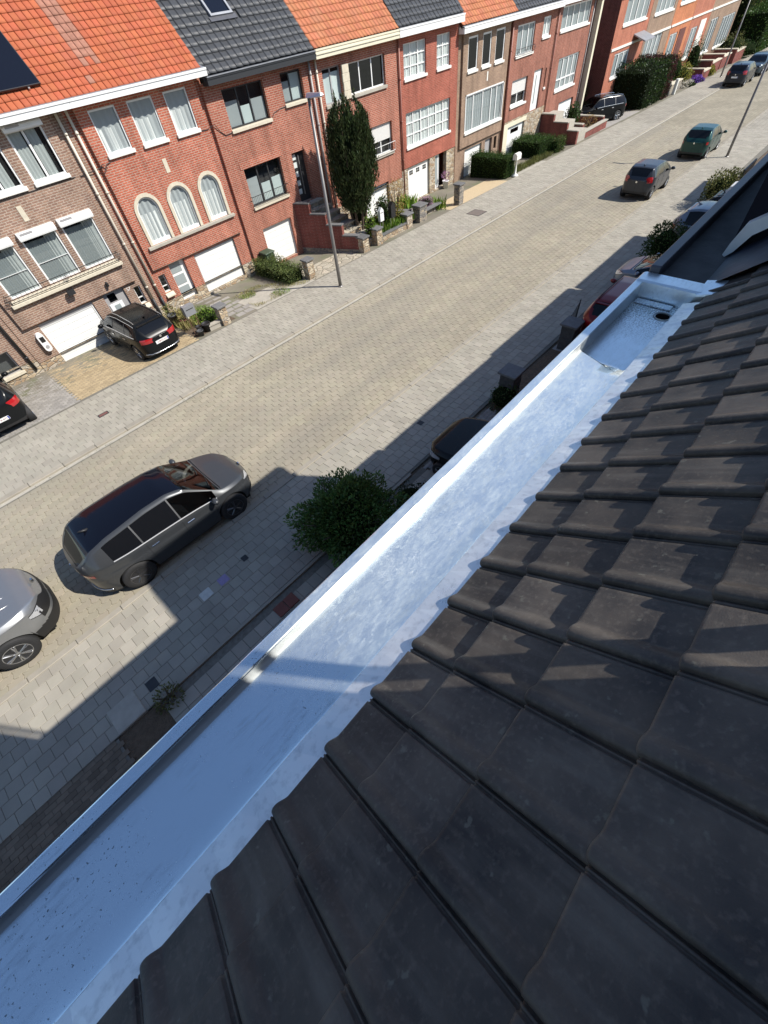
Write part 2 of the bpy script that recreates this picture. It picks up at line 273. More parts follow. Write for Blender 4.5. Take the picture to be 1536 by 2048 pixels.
pm('tile_red_floor', (.17, .06, .045), .8, nz=(8, .15)); pm('chalk_white', (.56, .56, .52), .9, nz=(12, .12)); pm('chalk_purple', (.30, .25, .42), .9, nz=(12, .15)); pm('marble_pattern', (.7, .7, .64), .6); pm('skyline', (.3, .3, .28), .9)
M = MATS

# ------------------------------------------------------------------ mesh building
def tag(o, label=None, cat=None, group=None, kind=None):
    if label: o['label'] = label
    if cat: o['category'] = cat
    if group: o['group'] = group
    if kind: o['kind'] = kind
    return o
def thing(name, label, cat, loc=(0, 0, 0), rz=0, group=None):
    o = bpy.data.objects.new(name, None); COL.objects.link(o); o.location = loc; o.rotation_euler = (0, 0, rz); o.empty_display_size = .2
    return tag(o, label, cat, group)
class MB:
    def __init__(s, off=(0, 0, 0)): s.v = []; s.f = []; s.off = np.array(off, float); s.mi = []; s.cur = 0
    def add(s, vs, fs):
        n = len(s.v); s.v.extend(tuple(map(float, p)) for p in vs); s.f.extend([tuple(i + n for i in f) for f in fs]); s.mi.extend([s.cur] * len(fs)); return s
    def quad(s, a, b, c, d): return s.add([a, b, c, d], [(0, 1, 2, 3)])
    def box(s, x0, x1, y0, y1, z0, z1):
        return s.add([(x0, y0, z0), (x1, y0, z0), (x1, y1, z0), (x0, y1, z0), (x0, y0, z1), (x1, y0, z1), (x1, y1, z1), (x0, y1, z1)],
                     [(0, 3, 2, 1), (4, 5, 6, 7), (0, 1, 5, 4), (1, 2, 6, 5), (2, 3, 7, 6), (3, 0, 4, 7)])
    def bbox(s, x0, x1, y0, y1, z0, z1, b=.01):
        """box with chamfered vertical and top edges"""
        pl = [(x0 + b, y0), (x1 - b, y0), (x1, y0 + b), (x1, y1 - b), (x1 - b, y1), (x0 + b, y1), (x0, y1 - b), (x0, y0 + b)]
        cx, cy = (x0 + x1) / 2, (y0 + y1) / 2
        def sh(p): return (p[0] - math.copysign(min(b, abs(p[0] - cx)), p[0] - cx), p[1] - math.copysign(min(b, abs(p[1] - cy)), p[1] - cy))
        vs = [(p[0], p[1], z0) for p in pl] + [(p[0], p[1], z1 - b) for p in pl] + [(*sh(p), z1) for p in pl]
        fs = [tuple(range(7, -1, -1)), tuple(range(16, 24))]
        for k in (0, 8):
            for i in range(8): j = (i + 1) % 8; fs.append((k + i, k + j, k + 8 + j, k + 8 + i))
        return s.add(vs, fs)
    def hexa(s, p8): return s.add(p8, [(0, 3, 2, 1), (4, 5, 6, 7), (0, 1, 5, 4), (1, 2, 6, 5), (2, 3, 7, 6), (3, 0, 4, 7)])
    def prism(s, poly, z0, z1):
        n = len(poly); vs = [(*p, z0) for p in poly] + [(*p, z1) for p in poly]
        return s.add(vs, [tuple(range(n - 1, -1, -1)), tuple(range(n, 2 * n))] + [(i, (i + 1) % n, n + (i + 1) % n, n + i) for i in range(n)])
    def xprism(s, poly, x0, x1):
        """poly in (y, z), extruded along x"""
        n = len(poly); vs = [(x0, *p) for p in poly] + [(x1, *p) for p in poly]
        return s.add(vs, [tuple(range(n)), tuple(range(2 * n - 1, n - 1, -1))] + [(i, n + i, n + (i + 1) % n, (i + 1) % n) for i in range(n)])
    def yprism(s, poly, y0, y1):
        """poly in (x, z), extruded along y"""
        n = len(poly); vs = [(p[0], y0, p[1]) for p in poly] + [(p[0], y1, p[1]) for p in poly]
        return s.add(vs, [tuple(range(n)), tuple(range(2 * n - 1, n - 1, -1))] + [(i, n + i, n + (i + 1) % n, (i + 1) % n) for i in range(n)])
    def tube(s, pts, r, n=8, cap=True):
        pts = [Vector(p) for p in pts]; rs = r if isinstance(r, (list, tuple)) else [r] * len(pts); rings = []; base = len(s.v); vs = []; up = None
        for i, p in enumerate(pts):
            d = (pts[min(i + 1, len(pts) - 1)] - pts[max(i - 1, 0)]).normalized()
            if up is None: up = d.orthogonal().normalized()
            a = (up - d * up.dot(d)).normalized(); b = d.cross(a); up = a
            for k in range(n):
                t = 2 * math.pi * k / n; q = p + (a * math.cos(t) + b * math.sin(t)) * rs[i]; vs.append(tuple(q))
        fs = []
        for i in range(len(pts) - 1):
            for k in range(n):
                k2 = (k + 1) % n; fs.append((i * n + k, i * n + k2, (i + 1) * n + k2, (i + 1) * n + k))
        if cap: fs += [tuple(range(n - 1, -1, -1)), tuple(range((len(pts) - 1) * n, len(pts) * n))]
        return s.add(vs, fs)
    def lathe(s, prof, c=(0, 0, 0), n=20, axis='z', cap=True):
        """prof = [(r, h)...]"""
        vs = []; m_ = len(prof)
        for (r_, h) in prof:
            for k in range(n):
                t = 2 * math.pi * k / n; a, b = r_ * math.cos(t), r_ * math.sin(t)
                vs.append({'z': (c[0] + a, c[1] + b, c[2] + h), 'y': (c[0] + a, c[1] + h, c[2] + b), 'x': (c[0] + h, c[1] + a, c[2] + b)}[axis])
        fs = []
        for i in range(m_ - 1):
            for k in range(n):
                k2 = (k + 1) % n; fs.append((i * n + k, i * n + k2, (i + 1) * n + k2, (i + 1) * n + k))
        if cap and prof[0][0] > 1e-5: fs.append(tuple(range(n - 1, -1, -1)))
        if cap and prof[-1][0] > 1e-5: fs.append(tuple(range((m_ - 1) * n, m_ * n)))
        return s.add(vs, fs)
    def mesh(s, name):
        me = bpy.data.meshes.new(name); v = np.array(s.v, float).reshape(-1, 3) - s.off; me.from_pydata(v.tolist(), [], s.f); return me
    def build(s, name, mat, parent=None, smooth=False, label=None, kind=None, fix=True):
        me = s.mesh(name)
        if fix:
            import bmesh
            b = bmesh.new(); b.from_mesh(me); bmesh.ops.recalc_face_normals(b, faces=b.faces); b.to_mesh(me); b.free()
        mats = mat if isinstance(mat, (list, tuple)) else [mat]
        for q in mats: me.materials.append(M[q] if isinstance(q, str) else q)
        if len(mats) > 1: me.polygons.foreach_set('material_index', s.mi)
        if smooth: me.polygons.foreach_set('use_smooth', [True] * len(me.polygons))
        o = bpy.data.objects.new(name, me); COL.objects.link(o); o.parent = parent
        if label: o['label'] = label
        if kind: o['kind'] = kind
        return o
def raw(name, V, F, mat, parent=None, smooth=False, kind=None, label=None):
    """numpy mesh, F = (n, k) array"""
    V = np.asarray(V, np.float32); F = np.asarray(F, np.int32); k = F.shape[1]
    me = bpy.data.meshes.new(name); me.vertices.add(len(V)); me.vertices.foreach_set('co', V.ravel())
    me.loops.add(F.size); me.loops.foreach_set('vertex_index', F.ravel()); me.polygons.add(len(F)); me.polygons.foreach_set('loop_start', np.arange(0, F.size, k, dtype=np.int32))
    if smooth: me.polygons.foreach_set('use_smooth', [True] * len(F))
    me.update(calc_edges=True); me.materials.append(M[mat] if isinstance(mat, str) else mat)
    o = bpy.data.objects.new(name, me); COL.objects.link(o); o.parent = parent
    if kind: o['kind'] = kind
    if label: o['label'] = label
    return o
def struct(o): o['kind'] = 'structure'; return o
def text(name, s, size, mat, loc, rot, parent=None, ext=.003):
    c = bpy.data.curves.new(name, 'FONT'); c.body = s; c.size = size; c.extrude = ext; c.align_x = 'CENTER'; c.align_y = 'CENTER'; c.resolution_u = 2
    t = bpy.data.objects.new(name, c); COL.objects.link(t); dg = bpy.context.evaluated_depsgraph_get(); me = bpy.data.meshes.new_from_object(t.evaluated_get(dg))
    bpy.data.objects.remove(t); me.materials.clear(); me.materials.append(M[mat])
    o = bpy.data.objects.new(name, me); COL.objects.link(o); o.parent = parent; o.location = loc; o.rotation_euler = rot; return o

SL = -.0266; YAW = .0103
def G(x): return SL * x                                     # street level
def F_(x, y):                                               # front gardens opposite fall a little towards the houses
    return SL * x - .06 * max(0., min(y - 16.2, 3.8))
YR0, YR1 = 7.50, 13.10                                      # road edges at x = 0 (near, far)
def yn(x): return YR0 + YAW * x
def yf(x): return YR1 + YAW * x

# ------------------------------------------------------------------ the ground
XA, XB = -9.0, 120.0
def strip(name, y0f, y1f, dz, mat, x0=XA, x1=XB, parent=None, n=24, zf=None):
    """sheet between two lines that run along the street"""
    b = MB(); xs = np.linspace(x0, x1, n + 1); zf = zf or (lambda x, y: G(x))
    vs = []
    for x in xs:
        for y in (y0f(x), y1f(x)): vs.append((x, y, zf(x, y) + dz))
    b.add(vs, [(2 * i, 2 * i + 2, 2 * i + 3, 2 * i + 1) for i in range(n)])
    return b.build(name, mat, parent, fix=False)
gb = MB(); gb.quad((-300, -300, 300 * .0266 - .6), (500, -300, -500 * .0266 - .6), (500, 600, -500 * .0266 - .6), (-300, 600, 300 * .0266 - .6))
struct(gb.build('ground', 'ground', fix=False))
road = struct(strip('road', lambda x: yn(x) - .02, lambda x: yf(x) + .02, -.012, 'paver_joint', x1=46))
struct(strip('road_surface', lambda x: yn(x) - .02, lambda x: yf(x) + .02, -.002, 'road_far', x0=46))
pav_n = struct(strip('near_pavement', lambda x: 5.0 + YAW * x * .3, lambda x: yn(x) - .14, .028, 'slab_joint', x1=46))
pav_f = struct(strip('far_pavement', lambda x: yf(x) + .36, lambda x: 16.2 + YAW * x * .6, .028, 'slab_joint', x1=46))
struct(strip('near_pavement_surface', lambda x: 5.0 + YAW * x * .3, lambda x: yn(x) - .14, .036, 'slab_far', x0=46))
struct(strip('far_pavement_surface', lambda x: yf(x) + .36, lambda x: 16.2 + YAW * x * .6, .036, 'slab_far', x0=46))
struct(strip('near_front_yard', lambda x: -9.0, lambda x: 5.0 + YAW * x * .3, -.004, 'earth', x1=60))
struct(strip('far_front_gardens', lambda x: 16.2 + YAW * x * .6, lambda x: 20.2, .012, 'ground', zf=F_, x1=110))
struct(strip('back_gardens', lambda x: 20.2, lambda x: 60, -.2, 'ground', x0=-60, x1=160, zf=lambda x, y: F_(x, 20)))

C0 = np.array((0, 0, CAMZ)); RC = np.array(MR)
def seen(p):
    c = RC.T @ (np.asarray(p, float) - C0)
    if c[2] < .2: return None
    q = c[:2] / c[2] * 826.5 + np.array((768, 1024))
    return q if (-20 < q[0] < 1556 and -20 < q[1] < 2068) else None
def gutter_hides(p):                                         # below the own gutter's outer edge
    d = np.asarray(p, float) - C0; return d[1] / max(-d[2], 1e-6) < .56
def pieces(name, parent, centres, poly, th, mat, lim=300):
    """paving pieces: the 300 that show largest are objects of their own, the rest one mesh; poly = outline in (x, y)"""
    cs = []
    for c in centres:
        q = seen(c); vis = q is not None and not gutter_hides(c)
        cs.append((0 if vis else 1, float(np.linalg.norm(np.array(c) - C0)), c))
    cs.sort(key=lambda t: (t[0], t[1]))
    n = len(poly); bev = .004
    top = [(p[0] * (1 - bev / .12), p[1] * (1 - bev / .12), 0.) for p in poly]; mid = [(p[0], p[1], -bev) for p in poly]; low = [(p[0], p[1], -th) for p in poly]
    V = np.array(top + mid + low); Q = []
    for k in (0, n):
        for i in range(n): j = (i + 1) % n; Q.append((k + j, k + i, k + n + i, k + n + j))
    b = MB(); b.add(V, [tuple(range(n))] + Q); me = b.mesh(name); me.materials.append(M[mat])
    ang = math.atan(SL)
    for t in cs[:lim]:
        if t[0]: break
        o = bpy.data.objects.new(name, me); COL.objects.link(o); o.parent = parent; c = t[2]
        o.location = (c[0], c[1], c[2] + random.uniform(-.0015, .0015)); o.rotation_euler = (random.uniform(-.004, .004), -ang + random.uniform(-.004, .004), YAW)
    rest = np.array([t[2] for t in (cs[lim:] if not any(t[0] for t in cs[:lim]) else [t for t in cs if t[0]])])
    if len(rest):
        k = len(rest); ca, sa = math.cos(YAW), math.sin(YAW); W = V.copy(); W[:, 0], W[:, 1] = V[:, 0] * ca - V[:, 1] * sa, V[:, 0] * sa + V[:, 1] * ca; W[:, 2] += SL * W[:, 0]
        tilt = RNG.normal(0, .004, (k, 2)); rz = RNG.normal(0, .0015, k)
        A = W[None] + rest[:, None, :]; A[:, :, 2] += rz[:, None] + tilt[:, :1] * W[None, :, 0] + tilt[:, 1:] * W[None, :, 1]
        bb = bpy.data.meshes.new(name); idx = [tuple(range(n))] + Q
        vs = A.reshape(-1, 3).tolist(); fs = []; nv = len(V)
        for i in range(k): fs.extend([tuple(q + i * nv for q in f) for f in idx])
        bb.from_pydata(vs, [], fs); bb.materials.append(M[mat]); o = bpy.data.objects.new(name + '_field', bb); COL.objects.link(o); o.parent = parent; o['kind'] = 'stuff'
def wavy(a, b, A, B, g):
    pts = []
    for t in (-.5, -.25, 0, .25, .5): pts.append((t * a, -b / 2 + A * math.cos(4 * math.pi * t)))
    for t in (-.25, .25): pts.append((a / 2 + B * math.sin(2 * math.pi * t), t * b))
    for t in (.5, .25, 0, -.25, -.5): pts.append((t * a, b / 2 + A * math.cos(4 * math.pi * t)))
    for t in (.25, -.25): pts.append((-a / 2 + B * math.sin(2 * math.pi * t), t * b))
    return [(p[0] * (1 - g / a), p[1] * (1 - g / b)) for p in pts]
pa, pb = .30, .20; cen = []; j = 0; yy = .10
while yy < YR1 - YR0 - .05:
    x = -8.5 + (pa / 2 if j % 2 else 0)
    while x < 46: cen.append((x, yn(x) + yy, G(x))); x += pa
    yy += pb; j += 1
pieces('paver', road, cen, wavy(pa, pb, .017, .014, .009), .03, 'paver')
def slabs(parent, y0, y1, a, b, seedoff=0, x1=46, mat='slab', skip=None):
    cen = []; j = 0; y = y0 + b / 2; fl = 0
    while y < y1 - b * .45:
        x = -8.5 + (a / 2 if j % 2 else 0)
        while x < x1:
            c = (x, y + YAW * x, G(x) + .04)
            if not (skip and skip(*c[:2])): cen.append(c)
            x += a
        y += b; j += 1
    g = .0065; poly = [(-a / 2 + g / 2, -b / 2 + g / 2), (a / 2 - g / 2, -b / 2 + g / 2), (a / 2 - g / 2, b / 2 - g / 2), (-a / 2 + g / 2, b / 2 - g / 2)]
    pieces('paving_slab', parent, cen, poly, .03, mat)
slabs(pav_n, 5.03, 7.40, .262, .262)
slabs(pav_f, 13.47, 16.15, .262, .262)
# kerbs: a row of long kerb stones on each side
def kerbrow(name, yfun, w, hgt):
    o = bpy.data.objects.new(name, None); COL.objects.link(o); struct(o)
    b = MB(); b.bbox(-.495, .495, -w / 2, w / 2, -.15, hgt, .012); me = b.mesh('kerb_stone'); me.materials.append(M['kerb'])
    for x in np.arange(-8, 95, 1.0):
        k = bpy.data.objects.new('kerb_stone', me); COL.objects.link(k); k.parent = o; k.location = (x, yfun(x), G(x) + random.uniform(-.003, .003)); k.rotation_euler = (0, -math.atan(SL), YAW)
    return o
kerbrow('near_kerb', lambda x: yn(x) - .075, .15, .07)
kerbrow('far_kerb', lambda x: yf(x) + .24, .20, .07)
struct(strip('far_road_joint', lambda x: yf(x) - .035, lambda x: yf(x) + .012, .0045, 'slab_joint', n=120)); struct(strip('near_road_joint', lambda x: yn(x) - .002, lambda x: yn(x) + .03, .0045, 'slab_joint', n=120))
gut = strip('far_gutter', lambda x: yf(x) - .0, lambda x: yf(x) + .15, .004, 'concrete', n=120); struct(gut)

# ------------------------------------------------------------------ own house: roof, gutter, dormer (added unseen behind the camera)
GZ = 6.40                                                    # rim of the gutter
own = thing('tiled_house', 'house under the camera with dark interlocking roof tiles above a bright zinc gutter', 'house', (-1, -4, 0))
OO = (-1, -4, 0)
b = MB(OO); b.box(-7, 3.72, -8.6, .62, .2, 6.2); b.build('wall', 'brick_near', own)
P40 = R(40); cs_, sn_ = math.cos(P40), math.sin(P40); TW, TE = .2336, .298
def on_roof(u, s, t=0.):                                     # u along the eave, s up the slope, t off the surface
    return (u, .403 - s * cs_ + t * sn_, GZ + s * sn_ + t * cs_)
b = MB(OO); y1, z1 = on_roof(0, -.02, -.075)[1:]; y2, z2 = on_roof(0, 5.6, -.075)[1:]
b.xprism([(y1, z1), (y2, z2), (y2 - 3.6, z2 - 3.0), (y2 - 3.6, z2 - 3.3), (y2, z2 - .3), (y1, z1 - .14)], -7, 3.9)
b.build('roof_deck', 'bitumen', own)
# one roof tile: roll along the left edge, flat pan, water channel under the next tile's roll
us = [0, .0, .0025, .007, .013, .020, .028, .036, .045, .054, .062, .066, .085, .14, .200, .2115, .2125, .2155, .2205, .2215, .2265, .2275, .240]
ps = [-.014, .003, .0090, .0132, .0158, .0166, .0158, .0130, .0085, .0036, .0008, .0002, 0, 0, 0, -.0002, -.0012, -.0095, -.0095, -.004, -.004, -.0095, -.0095]
ss = [0, .001, .0035, .007, .011, .014, .03, .12, .22, .33]
hd = [-.012, -.0042, -.0016, -.0004, -.0001, 0, 0, 0, 0, 0]
TH = .033
V = []; NU = len(us)
for si, s in enumerate(ss):
    for ui, u in enumerate(us):
        edge = max(0., 1 - s / .03); p = ps[ui]
        V.append((u, s, TH * (1 - s / TE) + p + hd[si] * (1 if ui > 0 else .3) - TH))
low = [(u, .001, -TH - .034 + (ps[i] * .8 if ps[i] > 0 else -.002)) for i, u in enumerate(us)]
n0 = len(V); V += low; Fq = []
for si in range(len(ss) - 1):
    for ui in range(NU - 1): a = si * NU + ui; Fq.append((a, a + 1, a + 1 + NU, a + NU))
for ui in range(NU - 1): Fq.append((n0 + ui, n0 + ui + 1, ui + 1, ui))
tme = bpy.data.meshes.new('roof_tile'); tme.from_pydata([(v[0], -v[1] * cs_ + v[2] * sn_, v[1] * sn_ + v[2] * cs_) for v in V], [], Fq); tme.materials.append(M['roof_tile'])
tme.polygons.foreach_set('use_smooth', [True] * len(Fq)); tme.update()
XT0 = -.079 * 1.0                                             # a joint seen at the eave
tcount = 0
for row in range(10):
    s0 = 0.0 if row == 0 else .25 + TE * (row - 1)
    for k in range(-8 if row < 5 else 0, 17):
        x = XT0 + k * TW
        p = on_roof(x + random.uniform(-.0012, .0012), s0 + random.uniform(-.002, .002), random.uniform(-.0015, .001) + (.004 if row == 0 else 0))
        if row > 4 and x < .9: continue
        o = bpy.data.objects.new('roof_tile', tme); COL.objects.link(o); o.parent = own; o.location = (p[0] - OO[0], p[1] - OO[1], p[2]); o.rotation_euler = (random.uniform(-.004, .004), random.uniform(-.003, .003), random.uniform(-.003, .003)); tcount += 1
# the tiles higher up, out of sight
b = MB(OO); q = [on_roof(-7, 2.6, -.02), on_roof(3.9, 2.6, -.02), on_roof(3.9, 5.6, -.02), on_roof(-7, 5.6, -.02)]; b.quad(*q); q = [on_roof(-7, 0, -.03), on_roof(-1.95, 0, -.03), on_roof(-1.95, 2.6, -.03), on_roof(-7, 2.6, -.03)]; b.quad(*q)
b.build('upper_roof_slope', 'roof_tile', own, fix=False)
# unseen dormer added behind the camera: its right corner throws shade over the near tiles
b = MB(OO); yd = -.62; xd = .869
b.xprism([(yd, 7.0), (yd, 9.35), (yd - 2.4, 9.35), (yd - 2.4, 8.2)], xd - .16, xd); b.xprism([(yd, 7.0), (yd, 9.35), (yd - 2.4, 9.35), (yd - 2.4, 8.2)], -3.6, -3.5)
b.box(-3.6, xd, yd - 2.4, yd, 9.352, 9.5); b.box(-3.5, -.9, yd - .08, yd, 7.2, 9.35); b.box(-.9, xd - .16, yd - .08, yd, 9.05, 9.35); b.box(-.9, xd - .16, yd - 1.5, yd - 1.42, 7.2, 9.35)
b.build('dormer', 'slate_wall', own)
b = MB(OO); b.box(.915, .969, yd, yd + .04, 7.0, 9.3); b.box(xd, .915, yd, yd + .03, 9.2, 9.3); b.build('shade_board', 'white_pvc', own)  # unseen board added beside the dormer to leave a thin lit sliver

# the zinc gutter
zg = thing('zinc_gutter', 'bright galvanised zinc box gutter running along the edge of the dark tiles', 'gutter', (0, .6, GZ)); ZO = (0, .6, GZ)
FZ = 6.345; SZ = 6.282; X0, X1, XS = -6.0, 3.70, 2.66
def sect(prof, xs, wob=0.):
    bb = MB(ZO); n = len(prof); vs = []
    for x in xs:
        for i, (y, z) in enumerate(prof): vs.append((x, y + (random.uniform(-wob, wob)), z + random.uniform(-wob, wob)))
    bb.add(vs, [(i * n + j, (i + 1) * n + j, (i + 1) * n + j + 1, i * n + j + 1) for i in range(len(xs) - 1) for j in range(n - 1)]); return bb
xs = np.concatenate([np.arange(X0, -1.6, .4), np.arange(-1.6, 3.81, .12)])
rim = [(.872, 6.26), (.888, 6.27), (.888, 6.392), (.884, 6.4), (.879, 6.402), (.834, 6.4), (.829, 6.397), (.8275, 6.392)]
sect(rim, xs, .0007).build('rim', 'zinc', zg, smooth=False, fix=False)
wl = [(.8275, 6.392), (.8270, 6.36), (.823, FZ + .006), (.812, FZ)]
xf = np.concatenate([np.arange(X0, -1.6, .4), np.arange(-1.6, XS - .05, .1), [XS]])
sect(wl, xf, .0005).build('inner_wall', 'zinc_matte', zg, smooth=True, fix=False)
fl = [(.812, FZ), (.74, FZ - .002), (.66, FZ - .003), (.58, FZ - .002), (.512, FZ), (.503, FZ + .0045)]
# the floor ends in a curved lip where it drops into the outlet box
fb = MB(ZO); n = len(fl); vs = []
for x in xf:
    for (y, z) in fl:
        last = x > XS - .2; xx = x - ((.812 - y) * .38 if x == XS else 0)
        vs.append((xx, y, z + random.uniform(-.0012, .0012)))
fb.add(vs, [(i * n + j, (i + 1) * n + j, (i + 1) * n + j + 1, i * n + j + 1) for i in range(len(xf) - 1) for j in range(n - 1)])
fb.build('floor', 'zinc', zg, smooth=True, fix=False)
# solder seams across the floor and apron that runs up under the tiles, slightly rippled along its upper edge
ap = MB(ZO); pr = [(.503, FZ + .0045), (.396, 6.388), (.30, GZ + .030)]; n = len(pr); vs = []
xa = np.arange(X0, 3.62, .0584)
for x in xa:
    w_ = .004 * math.sin(x * 2 * math.pi / TW + .6) + random.uniform(-.0012, .0012)
    for j, (y, z) in enumerate(pr): vs.append((x, y + (random.uniform(-.0012, .0012) if j == 0 else 0), z + (w_ if j == 1 else 0)))
ap.add(vs, [(i * n + j, (i + 1) * n + j, (i + 1) * n + j + 1, i * n + j + 1) for i in range(len(xa) - 1) for j in range(n - 1)])
ap.build('apron', 'zinc_apron', zg, smooth=False, fix=False)
# outlet box
sb = MB(ZO); lipx = [(XS - (.812 - y) * .38, y) for y in (.829, .74, .66, .58, .50)]
for i in range(4):
    (xa_, ya_), (xb_, yb_) = lipx[i], lipx[i + 1]; sb.quad((xa_, ya_, FZ), (xb_, yb_, FZ), (xb_ + .03, yb_, SZ), (xa_ + .03, ya_, SZ))
sb.quad((XS, .829, 6.395), (3.64, .829, 6.395), (3.64, .829, SZ), (XS, .829, SZ))
sb.quad((XS - .12, .505, FZ + .003), (3.64, .47, FZ + .003), (3.64, .50, SZ), (XS - .1, .50, SZ))
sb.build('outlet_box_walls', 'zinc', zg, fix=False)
hx, hy, hr = 3.47, .575, .052
sb = MB(ZO); ring = [(hx + hr * math.cos(t), hy + hr * .9 * math.sin(t)) for t in np.linspace(0, 2 * math.pi, 25)[:-1]]
outer = []
for (px_, py_) in ring:                                        # project ring to the rectangle of the floor
    dx, dy = px_ - hx, py_ - hy; k = min(((3.64 - hx) / dx if dx > 1e-6 else 9e9), ((XS - .1 - hx) / dx if dx < -1e-6 else 9e9), ((.829 - hy) / dy if dy > 1e-6 else 9e9), ((.495 - hy) / dy if dy < -1e-6 else 9e9)); outer.append((hx + dx * k, hy + dy * k))
vs = [(p[0], p[1], SZ) for p in ring] + [(p[0], p[1], SZ + .002) for p in outer]; N = 24
sb.add(vs, [(i, (i + 1) % N, N + (i + 1) % N, N + i) for i in range(N)])
for cx_, cy_ in ((XS - .1, .829), (XS - .1, .495), (3.64, .829), (3.64, .495)):
    tc = math.atan2(cy_ - hy, cx_ - hx); d = sorted(range(N), key=lambda i: abs((math.atan2(outer[i][1] - hy, outer[i][0] - hx) - tc + math.pi) % (2 * math.pi) - math.pi))[:2]
    sb.add([(*outer[d[0]], SZ + .002), (*outer[d[1]], SZ + .002), (cx_, cy_, SZ + .002)], [(0, 1, 2)])
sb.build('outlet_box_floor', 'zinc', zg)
sb = MB(ZO); sb.lathe([(hr, 0), (hr * .97, -.03), (hr * .9, -.2), (.001, -.2)], (hx, hy, SZ), 24, cap=False); sb.build('outlet_pipe', 'under', zg)
sb = MB(ZO); sb.lathe([(hr + .012, .001), (hr + .010, .005), (hr, .004), (hr - .001, -.004)], (hx, hy, SZ), 24, cap=False); sb.build('outlet_collar', 'zinc_dull', zg)
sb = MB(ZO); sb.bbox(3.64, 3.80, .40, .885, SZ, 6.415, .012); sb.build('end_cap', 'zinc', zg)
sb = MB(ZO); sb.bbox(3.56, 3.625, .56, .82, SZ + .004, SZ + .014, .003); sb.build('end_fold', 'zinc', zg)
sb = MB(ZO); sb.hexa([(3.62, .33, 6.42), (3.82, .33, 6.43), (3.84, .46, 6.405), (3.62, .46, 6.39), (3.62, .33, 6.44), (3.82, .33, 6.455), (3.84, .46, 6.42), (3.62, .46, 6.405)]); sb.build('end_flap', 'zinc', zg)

# ------------------------------------------------------------------ next house on the same side: dark gutter, leaded slope, slate dormer
nb = thing('slate_dormer_house', 'adjoining house with dark bitumen gutter and black slate dormer next to the zinc gutter', 'house', (6, -4, 0)); NO = (6, -4, 0)
b = MB(NO); b.box(3.74, 9.4, -8.6, .6, -.3, 6.2); b.build('wall', 'brick_near', nb)
b = MB(NO); b.bbox(3.80, 9.4, .775, .855, 6.2, 6.46, .008); b.build('gutter_rim', 'zinc_dark', nb)
b = MB(NO); b.box(3.805, 9.4, .44, .775, 6.2, 6.375); b.build('gutter_floor', 'bitumen', nb)
b = MB(NO); b.quad((3.80, .47, 6.378), (9.4, .47, 6.378), (9.4, -4.0, 6.378 + 4.47 * .839), (3.80, -4.0, 6.378 + 4.47 * .839)); b.quad((3.80, -4.0, 10.13), (9.4, -4.0, 10.13), (9.4, -8.6, 6.4), (3.80, -8.6, 6.4)); b.build('roof_slope', 'lead_dark', nb, fix=False)
b = MB(NO); b.box(4.50, 8.3, -2.6, .50, 6.37, 8.75); b.build('dormer', 'slate_wall', nb)
b = MB(NO); b.box(4.20, 8.6, -2.8, .62, 8.75, 8.92); b.build('dormer_roof', 'bitumen', nb)
# zinc cover strip along the foot of the dormer cheek, with a rounded lower end
b = MB(NO); up_ = [(.515, 6.385), (.50, 6.47), (.46, 6.60), (.37, 6.668), (-.6, 7.48)]; lo_ = [(.495, 6.372), (.455, 6.415), (.39, 6.54), (.335, 6.585), (-.6, 7.37)]; vs = []
for (p, q) in zip(up_, lo_): vs += [(4.40, *p), (4.49, *p), (4.49, *q), (4.40, *q)]
fs = []
for i in range(4):
    for j in range(4): k = (j + 1) % 4; fs.append((4 * i + j, 4 * i + k, 4 * i + 4 + k, 4 * i + 4 + j))
b.add(vs, fs + [(0, 1, 2, 3), (16, 17, 18, 19)]); b.build('cover_strip', 'strip_pale', nb)
# the rest of the row on this side; only its shade and street walls can be seen
for i, (xa_, xb_, zz) in enumerate([(9.45, 15.2, 6.32), (15.25, 21.2, 6.42), (21.25, 27.6, 6.2), (33.2, 37.0, 5.85)]):
    h = thing('row_house', ['brick row house two doors along with eaves shading the pavement', 'brick row house three doors along beside the red car', 'brick row house at the end of the terrace by the silver car', 'lone brick house beyond the gap past the parked silver car'][i], 'house', ((xa_ + xb_) / 2, -4, 0)); O = ((xa_ + xb_) / 2, -4, 0)
    b = MB(O); b.box(xa_, xb_, -8.6, .6, -2, zz - .15); b.build('wall', 'brick_near', h)
    b = MB(O); b.bbox(xa_, xb_, .42, .86, zz - .16, zz, .01); b.build('eaves', 'zinc_dark', h)
    b = MB(O); b.xprism([(.45, zz), (-4, zz + 3.6), (-8.6, zz), (-8.6, zz - .1), (-4, zz + 3.4), (.45, zz - .1)], xa_, xb_); b.build('roof', 'tile_black', h)

